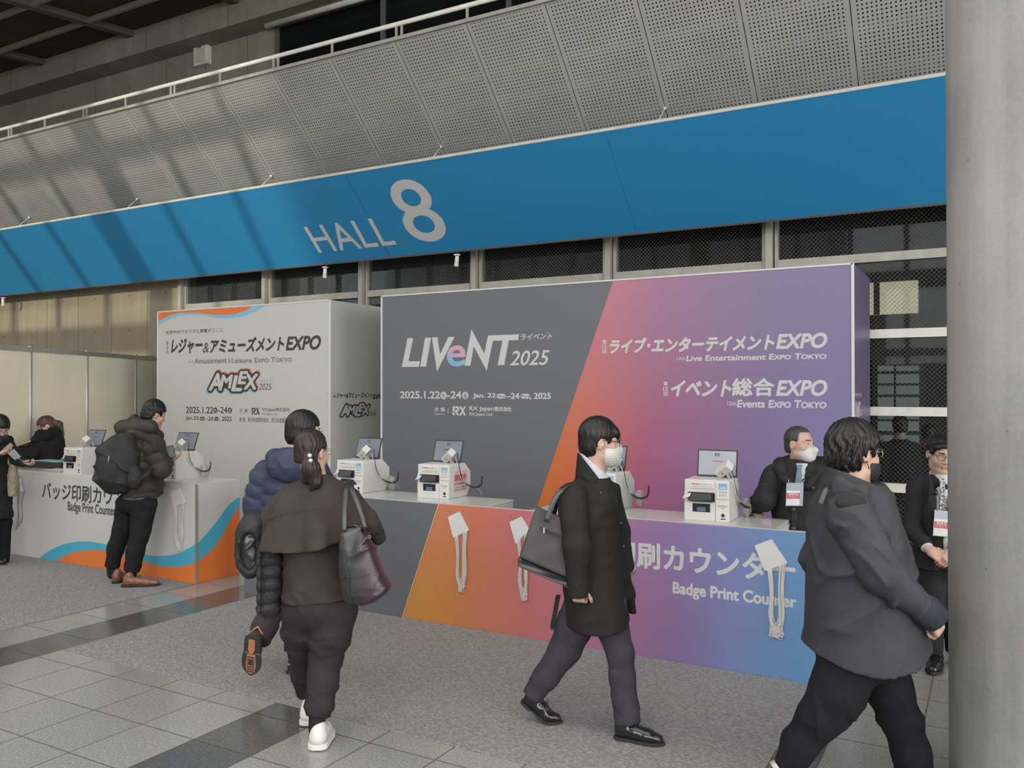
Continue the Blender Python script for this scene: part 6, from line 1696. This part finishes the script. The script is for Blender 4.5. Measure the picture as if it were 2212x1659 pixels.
badge(f, 'clear staff badge with red band on the chest of the masked attendant behind the counter', (1699, 1043), (1735.5, 1044), (1734, 1093), (1697, 1093), -.222, ((1700, 1024, -.16), (1738, 1036, -.20)))

# ---------------------------------------------------------------- man in grey shell jacket, close to the camera
f = Fig('person in a dark grey jacket, glasses and black mask striding past the concrete pillar', 3.62, 1862)
f.set_head(1845, 972, 0, (.92, .38, -.04), size=1.03)
f.skeleton(dict(neck=(1838, 1045, 0), shl=(1850, 1105, .18), shr=(1832, 1110, -.19), ell=(1765, 1205, .25), elr=(1905, 1240, -.27), wrl=(1790, 1290, .28), wrr=(2016, 1334, -.24),
                hipl=(1880, 1400, .06), hipr=(1850, 1400, -.08), knl=(1948, 1560, .05), knr=(1770, 1560, -.06), anl=(1992, 1740, .08), anr=(1704, 1668, -.02)))
f.body += f.hand(f.P(2012, 1328, -.24), (.55, .1, -1), (-.5, .8, -.3), -1, curl=(1.0, 1.1, .8), size=.88, tcurl=.5)
f.body += f.hand(f.P(1790, 1290, .28), (.2, 0, -1), (.9, 0, 0), 1, curl=(.5, .5, .4))
o = f.finish(); f.kids = []
f.hair(HAIRB, fringe=.040, side=-.026, back=-.086, puff=.012, front=.048, up=.004, strand=.006, extra=[f.hcap((-.04, .075, .055), (.04, .075, .055), .02, .02, .03)])
f.mask(plain('black_mask', (30, 30, 36), .7), top=-.016, big=1.05)
f.glasses(CLEARF)
JM = DGREY
jk_ = [f.loft([(1040, 1790, 1905, .135), (1062, 1774, 1918, .19), (1100, 1757, 1926, .235), (1160, 1751, 1940, .25), (1230, 1749, 1962, .25), (1310, 1748, 1980, .26), (1432, 1744, 1994, .275)], .03, p=2.3)]
jk_ += f.chain([(1838, 1112, -.20, .092), (1862, 1160, -.23, .06)], .04) + f.chain([(1800, 1115, .20, .085), (1762, 1205, .25, .066), (1788, 1288, .28, .055)], .04)
JK = f.part('shell_jacket', jk_, JM, .008, cuts=[f.hem([(1720, 1392), (1744, 1398), (1790, 1415), (1850, 1424), (1920, 1412), (1988, 1376), (2010, 1372)])], disp=folds(.012, .20, 91, (.5, 0, -.7)))
f.part('sleeve', f.chain([(1836, 1112, -.20, .098), (1902, 1238, -.275, .080), (2022, 1336, -.24, .050)], .04, w=(.009, .10, 5)), JM, .007, parent=JK, cuts=[f.endcut((1902, 1238, -.275), (2019, 1334, -.24), .10)], disp=folds(.011, .13, 92, (.6, 0, .5)))
f.part('cuff', f.chain([(1999, 1318, -.246, .064), (2026, 1342, -.24, .056)], .02), fabric('dark_ribbed_cuff', (44, 46, 56)), .006, parent=JK, cuts=[f.endcut((2000, 1320, -.245), (2023, 1340, -.24), .08)])
f.collar('collar', JM, (1848, 1075, 0), (1846, 1025, 0), .150, .108, .092, (1789, 1008, 0), (1930, 1070, 0), h=.007, parent=JK)
f.part('collar_roll', f.chain([(1796, 1040, .0, .022), (1815, 1052, -.13, .024), (1862, 1068, -.16, .024), (1908, 1078, -.08, .022), (1925, 1076, .0, .016)], .03, s=((0, 0, 1), 1.6)), JM, .007, parent=JK, disp=folds(.006, .12, 93))
f.part('shoulder_patch', [E_(f.P(1840, 1086, -.262), (.060, .02, .036), .01)], fabric('charcoal_patch', (42, 42, 44)), .006, parent=JK, disp=folds(.006, .08, 95))
f.part('zip_flap', f.chain([(1918, 1085, -.03, .014), (1930, 1160, -.02, .014), (1955, 1228, -.02, .012)], .01), fabric('black_zip_flap', (42, 42, 44)), .006, parent=JK)
k = MB(); k.prism([(-.008, -.03), (.008, -.035), (.010, .02), (.004, .035), (-.006, .025)], lambda u, v, w: tuple(f.P(1776, 1070, -.10) + np.array((u + v * .35, w - .5 * u, v))), -.012, -.004); k.build('reflective_mark', plain('pinkish_reflector', (66, 60, 63), .5), JK)
bt = fabric('black_work_trousers', (25, 24, 28))
tr = [E_(f.P(1864, 1400, 0), (.20, .18, .15), .05)] + f.chain([(1838, 1420, -.07, .130), (1810, 1490, -.07, .113), (1772, 1548, -.06, .090), (1730, 1606, -.04, .072), (1702, 1662, -.02, .066)], .03, w=(.006, .10, 2))
tr += f.chain([(1902, 1425, .06, .115), (1921, 1490, .05, .098), (1944, 1552, .05, .082), (1968, 1625, .06, .080), (1996, 1748, .08, .072)], .03, w=(.007, .10, 3))
f.part('trousers', tr, bt, .008, cuts=[f.endcut((1730, 1606, -.04), (1704, 1658, -.02), .12), f.endcut((1968, 1625, .06), (1994, 1744, .08), .12)], disp=folds(.007, .15, 94, (.4, 0, .4)))
heel = f.P(1664, 1650, -.02); toe = f.P(1742, 1770, -.06); toe[2] = max(toe[2], .02)
f.shoe(heel, toe, plain('grey_shoe', (92, 90, 88), .5), plain('pale_sole', (170, 166, 156), .6), .098, up=(.84, 0, .54), chunky=.008)
heel = f.P(1985, 1775, .10); heel[2] = .012; f.shoe(heel, heel + np.array((.13, -.22, 0)), plain('grey_shoe2', (84, 82, 80), .5), plain('pale_sole2', (170, 166, 156), .6), .098, chunky=.008)
for k_ in f.kids: k_.parent = o

# ---------------------------------------------------------------- man in suit by the glass wall, partly behind the pillar
f = Fig('person in a black suit and dark glasses standing half behind the pillar, hands clasped', 5.69, 2035)
f.set_head(2031, 977, -.02, (-.06, -.97, -.20), up=(.02, -.1, 1), size=.98)
f.skeleton(dict(neck=(2034, 1024, 0), shl=(2086, 1050, 0), shr=(1984, 1050, 0), ell=(2102, 1140, -.02), elr=(1972, 1145, -.02), wrl=(2056, 1196, -.20), wrr=(2008, 1188, -.19),
                hipl=(2058, 1215, 0), hipr=(2012, 1215, 0), knl=(2062, 1320, -.01), knr=(2012, 1320, -.02), anl=(2066, 1412, .03), anr=(2014, 1412, .0)))
f.body += f.hand(f.P(2007, 1187, -.195), (.74, -.22, -.62), (.15, .75, -.5), -1, curl=(.5, .6, .4), size=.9)
f.body += f.hand(f.P(2059, 1192, -.215), (-.70, -.15, -.66), (-.15, .8, -.4), 1, curl=(.5, .6, .4), size=.9)
o = f.finish(closed=True); f.kids = []
f.hair(HAIRB, fringe=.062, side=-.030, back=-.080, puff=.004, front=.050, up=.004, extra=[f.hcap((.045, .062, .055), (.080, .045, .018), .018, .014, .02), f.hcap((-.045, .062, .058), (-.080, .045, .02), .018, .014, .02), f.hcap((-.02, .082, .068), (.06, .070, .052), .016, .014, .02)])
f.glasses(plain('black_violet_frame', (48, 44, 58), .3))
f.collar('shirt', WHITEC, (2034, 1046, .01), (2033, 1010, 0), .080, .062, .055, (2032, 1014, .06), (2034, 1032, -.07))
f.part('shirt_front', [f.loft([(1024, 2022, 2048, .05, -.05), (1060, 2016, 2052, .07, -.075), (1140, 2020, 2050, .075, -.08), (1192, 2026, 2044, .06, -.09)], .02)], WHITEC, .008)
tp = NT('patterned_tie'); tp.color(tp.ramp(tp.noise(70, 2), [(.45, (176, 178, 182)), (.55, (70, 76, 88))])); tp.set(Roughness=.5)
f.mb('tie', MB().prism([(-.022, .0), (.022, 0), (.015, -.035), (.034, -.34), (0, -.38), (-.034, -.34), (-.015, -.035)], lambda u, v, w: tuple(f.P(2036, 1034, -.138) + np.array((u, w + .06 * v, v))), 0, .010), tp.m, bevel=.003)
jk_ = [f.loft([(1022, 2012, 2056, .075, .02), (1032, 1990, 2080, .115, .01), (1050, 1976, 2094, .14), (1100, 1975, 2095, .15), (1165, 1980, 2090, .145), (1226, 1972, 2098, .155)], .03, p=2.3), dict(E_(f.P(2033, 1075, -.19), (.055, .10, .24), .01), sub=True),
       dict(C_(f.P(2034, 1195, -.16), f.P(2036, 1240, -.17), .012, .04, .02), sub=True)]
JK = f.part('suit_jacket', jk_, SUIT, .008, disp=folds(.005, .16, 101, (.3, 0, .3)))
for nm, a in (('l', ((2088, 1052, 0, .072), (2103, 1140, -.03, .060), (2060, 1192, -.20, .046))), ('r', ((1983, 1052, 0, .072), (1972, 1143, -.03, .060), (2004, 1185, -.19, .046)))):
    f.part('sleeve', f.chain(list(a), .03, w=(.005, .09, 2)), SUIT, .008, parent=JK, cuts=[f.endcut(a[1][:3], (a[2][0] + (4 if nm == 'l' else -4), a[2][1] - 3, a[2][2] + .01), .09)], disp=folds(.005, .1, 103))
    f.part('shirt_cuff', [C_(f.P(*a[1][:3]) * .12 + f.P(*a[2][:3]) * .88, f.P(*a[2][:3]), .040, .036, .01)], WHITEC, .006, cuts=[f.endcut(a[1][:3], (a[2][0], a[2][1], a[2][2]), .06)])
for lp in (f.chain([(2010, 1036, -.10, .012), (2013, 1080, -.155, .026), (2024, 1140, -.165, .010)], .02, s=((0, 1, 0), .35)), f.chain([(2058, 1036, -.10, .012), (2056, 1080, -.155, .026), (2044, 1140, -.165, .010)], .02, s=((0, 1, 0), .35))): f.part('lapel', lp, SUIT, .006, parent=JK)
tr = [E_(f.P(2035, 1222, 0), (.165, .13, .12), .04)] + f.chain([(2012, 1235, 0, .095), (2013, 1320, -.02, .078), (2014, 1412, 0, .068)], .03, w=(.005, .09, 2)) + f.chain([(2060, 1235, 0, .095), (2063, 1320, -.01, .078), (2066, 1412, .03, .068)], .03, w=(.005, .09, 2))
f.part('trousers', tr, SUIT, .009, cuts=[f.endcut((2013, 1320, -.02), (2014, 1408, 0), .11), f.endcut((2063, 1320, -.01), (2066, 1408, .03), .11)], disp=folds(.005, .12, 104))
heel = f.P(2026, 1422, .05); heel[2] = .010; f.shoe(heel, heel + np.array((-.155, -.225, 0)), SHOEB, SOLEB, .098, lace=LACE)
heel = f.P(2064, 1422, .06); heel[2] = .010; f.shoe(heel, heel + np.array((.06, -.265, 0)), SHOEB, SOLEB, .098, lace=LACE)
k = MB(); k.tube(spline([f.h(.078, .0, -.03), f.P(2008, 1046, -.10), f.P(2006, 1090, -.16), f.P(2012, 1130, -.165)], 8), .0016, 6); k.tube([f.P(2022, 1058, -.165), f.P(2022, 1070, -.172)], .010, 8); k.build('earpiece_microphone', M['black'], JK)
for k_ in f.kids: k_.parent = o
badge(f, 'clear staff badge with red band hanging on the suit beside the pillar', (2019, 1101), (2056, 1103), (2054, 1161), (2015, 1157), -.185, ((2024, 1060, -.165), (2050, 1060, -.165)))

# ---------------------------------------------------------------- woman at the desk behind the white counter
f = Fig('person with a chestnut ponytail and black scarf behind the white counter, holding papers', 10.45, 100)
f.set_head(99, 919, 0, (-.74, -.55, -.42), up=(-.25, -.1, 1), size=.98)
f.skeleton(dict(neck=(107, 942, .02), shl=(88, 952, -.10), shr=(122, 954, .12), ell=(60, 985, -.22), elr=(105, 992, .05), wrl=(46, 972, -.25), wrr=(70, 974, -.05),
                hipl=(105, 1015, -.06), hipr=(122, 1015, .06), knl=(104, 1090, -.06), knr=(122, 1090, .06), anl=(105, 1165, -.06), anr=(122, 1165, .06)), slim=.92)
f.body += f.hand(f.P(47, 973, -.25), (-.8, -.2, .3), (.1, 0, 1), 1, curl=(.4, .4, .3), size=.9, hd=.007) + f.hand(f.P(71, 972, -.05), (-.9, -.1, .2), (.1, 0, 1), -1, curl=(.4, .4, .3), size=.9, hd=.007)
o = f.finish(); f.kids = []
HA = f.hair(HAIRR, fringe=.030, side=-.030, back=-.080, puff=.004, front=.05, strand=.002, extra=[f.hcap((.062, .062, .02), (.066, .060, -.10), .010, .005, .01), f.hcap((-.062, .062, .02), (-.066, .060, -.10), .010, .005, .01)])
f.part('ponytail', [C_(f.P(117, 912, .02), f.P(126, 918, .04), .035, .045, .03), C_(f.P(126, 918, .04), f.P(130, 938, .05), .05, .045, .03), C_(f.P(130, 938, .05), f.P(133, 950, .04), .04, .012, .02)], HAIRR, .009, disp=lambda X, Y, Z: .004 * np.sin(X * 240 + 2 * np.sin(Z * 20)), parent=HA)
f.part('scarf', f.chain([(90, 942, -.14, .055), (102, 942, -.14, .062), (117, 937, -.02, .075), (120, 932, .10, .06)], .04) + f.chain([(88, 938, -.14, .06), (78, 950, -.20, .055)], .04), fabric('fluffy_black_scarf', (30, 29, 31), bump=.6), .010, disp=folds(.010, .05, 111))
jk_ = [f.loft([(934, 95, 128, .12), (945, 84, 134, .17), (965, 80, 137, .19), (1000, 84, 137, .18), (1020, 84, 137, .18)], .04)] + f.chain([(90, 954, -.12, .095), (64, 986, -.24, .078), (48, 974, -.26, .06)], .04) + f.chain([(122, 956, .12, .09), (105, 992, .0, .08), (72, 974, -.06, .058)], .04)
f.part('coat', jk_, fabric('black_coat', (33, 32, 33)), .012, disp=folds(.007, .14, 112))
f.part('trousers', f.chain([(105, 1015, -.06, .10), (104, 1090, -.06, .08), (105, 1168, -.06, .07)]) + f.chain([(122, 1015, .06, .10), (122, 1090, .06, .08), (122, 1168, .06, .07)]), TRO_B, .014)
for dx, dd in ((105, -.06), (122, .06)):
    heel = f.P(dx, 1160, dd + .03); heel[2] = .01; f.shoe(heel, heel + np.array((-.2, -.15, 0)), SHOEB, SOLEB)
for k_ in f.kids: k_.parent = o
pp = f.carry('paper_sheaf', 'sheaf of papers held by the ponytailed person behind the white counter', 'papers')
a, b, c, d = f.P(25, 968, -.36), f.P(72, 952, -.22), f.P(79, 960, -.05), f.P(30, 972, -.20)
for i in range(4):
    z = np.array((.004 * i, 0, .006 * i)); MB().prism([(0, 0), (1, .02 * i), (1, 1), (0, 1)], lambda u, v, w: tuple(a * (1 - u) * (1 - v) + b * u * (1 - v) + c * u * v + d * (1 - u) * v + z + np.array((0, 0, w + .02 * math.sin(3 * u)))), 0, .002).build('sheet', plain('paper_sheet', (192, 190, 184), .7) if i else plain('yellow_sheet', (178, 158, 108), .7), pp)

# ---------------------------------------------------------------- person at the left edge
f = Fig('person in a black coat reading papers at the left edge, beige tote on the arm', 9.1, -8)
f.set_head(0, 922, 0, (.62, -.50, -.45), up=(.2, -.15, 1), size=1.0)
f.skeleton(dict(neck=(-8, 945, .02), shl=(12, 955, .10), shr=(-26, 957, -.06), ell=(24, 990, .10), elr=(-20, 1000, -.15), wrl=(48, 1000, -.02), wrr=(-2, 982, -.22),
                hipl=(2, 1060, .06), hipr=(-18, 1060, -.05), knl=(2, 1130, .06), knr=(-18, 1130, -.05), anl=(2, 1200, .05), anr=(-18, 1202, -.05)))
f.body += f.hand(f.P(50, 998, -.02), (.9, -.1, -.3), (-.2, .2, .9), -1, curl=(.8, .9, .6), size=.95, hd=.006) + f.hand(f.P(-1, 982, -.22), (.8, .1, .35), (-.3, .2, .9), 1, curl=(.5, .6, .4), size=.95, hd=.006)
o = f.finish(); f.kids = []
f.hair(HAIRB, fringe=.030, side=-.075, back=-.105, puff=.012, front=.052, ear=False, up=.004)
f.glasses(CLEARF)
jk_ = [f.loft([(936, -24, 8, .11), (950, -34, 16, .17), (980, -32, 20, .19), (1030, -32, 19, .19), (1090, -32, 19, .19), (1120, -34, 20, .19)], .04)] + f.chain([(12, 956, .10, .085), (26, 990, .10, .078), (50, 999, -.02, .055)], .03) + f.chain([(-26, 960, -.06, .09), (-22, 1002, -.16, .08), (-4, 984, -.21, .055)], .03)
f.part('coat', jk_, fabric('black_long_coat', (40, 40, 41)), .011, disp=folds(.009, .15, 121))
f.part('collar', f.chain([(-20, 948, .0, .045), (-4, 952, -.12, .040), (12, 948, -.02, .040)], .03), BLK, .010)
f.part('trousers', f.chain([(2, 1070, .06, .11), (3, 1130, .06, .10), (2, 1206, .05, .085)]) + f.chain([(-18, 1070, -.05, .11), (-18, 1130, -.05, .10), (-18, 1208, -.05, .085)]), fabric('wide_black_trousers', (30, 30, 31)), .011, disp=folds(.006, .2, 122))
heel = f.P(-4, 1205, .10); heel[2] = .01; f.shoe(heel, heel + np.array((.17, -.20, 0)), SHOEB, SOLEB, .10)
heel = f.P(-24, 1205, -.0); heel[2] = .01; f.shoe(heel, heel + np.array((.15, -.22, 0)), SHOEB, SOLEB, .10)
for k_ in f.kids: k_.parent = o
tb = f.carry('tote_bag', 'beige canvas tote hanging beside the person at the left edge', 'tote bag')
bm_ = fabric('beige_canvas', (146, 138, 122), bump=.3)
mesh_obj('bag_body', *sdf_mesh([f.loft([(1002, 20, 36, .03, .02), (1025, 19, 37, .06, .02), (1060, 20, 38, .075, .02), (1072, 22, 37, .06, .02)], .02, p=3)], .009, disp=folds(.008, .15, 131)), bm_, tb)
k = MB()
for dd in (-.02, .06):
    sp = spline([f.P(20, 1004, dd), f.P(14, 985, dd), f.P(9, 962, dd), f.P(6, 950, dd)], 5)
    k.ribbon(sp, .024, .006, side=(1, 0, .2))
k.build('strap', bm_, tb)
pp = f.carry('leaflet', 'white folded leaflet held up by the person at the left edge', 'leaflet')
a, b, c, d = f.P(2, 974, -.25), f.P(22, 957, -.25), f.P(28, 964, -.18), f.P(8, 983, -.18)
MB().prism([(0, 0), (1, 0), (1, 1), (0, 1)], lambda u, v, w: tuple(a * (1 - u) * (1 - v) + b * u * (1 - v) + c * u * v + d * (1 - u) * v + np.array((w, 0, w))), 0, .005).build('sheet', plain('leaflet_paper', (196, 195, 192), .6), pp)
hd_ = f.carry('badge_holder', 'empty clear badge sleeve dangling from the hand of the person at the left edge', 'badge holder')
a, b, c, d = f.P(16, 979, -.20), f.P(30, 970, -.20), f.P(45, 987, -.14), f.P(32, 994, -.14)
MB().prism([(0, 0), (1, 0), (1, 1), (0, 1)], lambda u, v, w: tuple(a * (1 - u) * (1 - v) + b * u * (1 - v) + c * u * v + d * (1 - u) * v + np.array((0, w, w))), 0, .003).build('sleeve', plain('clear_sleeve', (156, 162, 166), .12), hd_)
MB().tube(spline([f.P(40, 990, -.15), f.P(48, 996, -.08), f.P(54, 1000, -.05)], 5), .003, 6).build('cord', M['cord'], hd_)

# ---------------------------------------------------------------- two dark figures added beyond the wired glass to give its dark silhouettes
for lab, d0, bx_, hd in (('added dark figure for a silhouette in the wired glass, beside the violet display wall', 9.75, 1943, (1944, 918)), ('added dark figure for a silhouette in the wired glass, nearer the concrete pillar', 10.2, 2008, (2006, 936))):
    f = Fig(lab, d0, bx_); x, y = hd
    f.set_head(x, y, 0, (.3, .95, 0), size=.98); q = lambda a, b, c=0.0: (x + a, y + b, c)
    f.skeleton(dict(neck=q(0, 28), shl=q(-28, 48), shr=q(28, 48), ell=q(-36, 100), elr=q(36, 100), wrl=q(-34, 140), wrr=q(34, 140), hipl=q(-14, 150), hipr=q(14, 150), knl=q(-15, 210), knr=q(15, 210), anl=q(-16, 272), anr=q(16, 272)))
    f.body += f.hand(f.P(*q(-34, 141)), (0, 0, -1), (1, 0, 0), 1, hd=.009) + f.hand(f.P(*q(34, 141)), (0, 0, -1), (-1, 0, 0), -1, hd=.009)
    o = f.finish(); f.kids = []
    f.hair(HAIRB, fringe=.04, side=-.03, back=-.085, puff=.006)
    sh_ = fabric('dim_dark_jacket', (40, 39, 38))
    f.part('jacket', [f.loft([(y + 30, x - 14, x + 14, .09), (y + 38, x - 26, x + 26, .13), (y + 60, x - 33, x + 33, .15), (y + 110, x - 31, x + 31, .15), (y + 160, x - 32, x + 32, .16)], .03)] + f.chain([q(-29, 50) + (.075,), q(-38, 100) + (.065,), q(-35, 140) + (.05,)], .03) + f.chain([q(29, 50) + (.075,), q(38, 100) + (.065,), q(35, 140) + (.05,)], .03), sh_, .013, disp=folds(.006, .16, 141))
    f.part('trousers', f.chain([q(-14, 155) + (.10,), q(-15, 210) + (.08,), q(-16, 276) + (.065,)]) + f.chain([q(14, 155) + (.10,), q(15, 210) + (.08,), q(16, 276) + (.065,)]) + [E_(f.P(*q(0, 150)), (.165, .13, .12), .04)], TRO_B, .014)
    for e in (-16, 16):
        a = f.P(x + e, y + 280, -.05); a[2] = .01; f.shoe(a, a + np.array((.0, .26, 0)), SHOEB, SOLEB)
    for k_ in f.kids: k_.parent = o
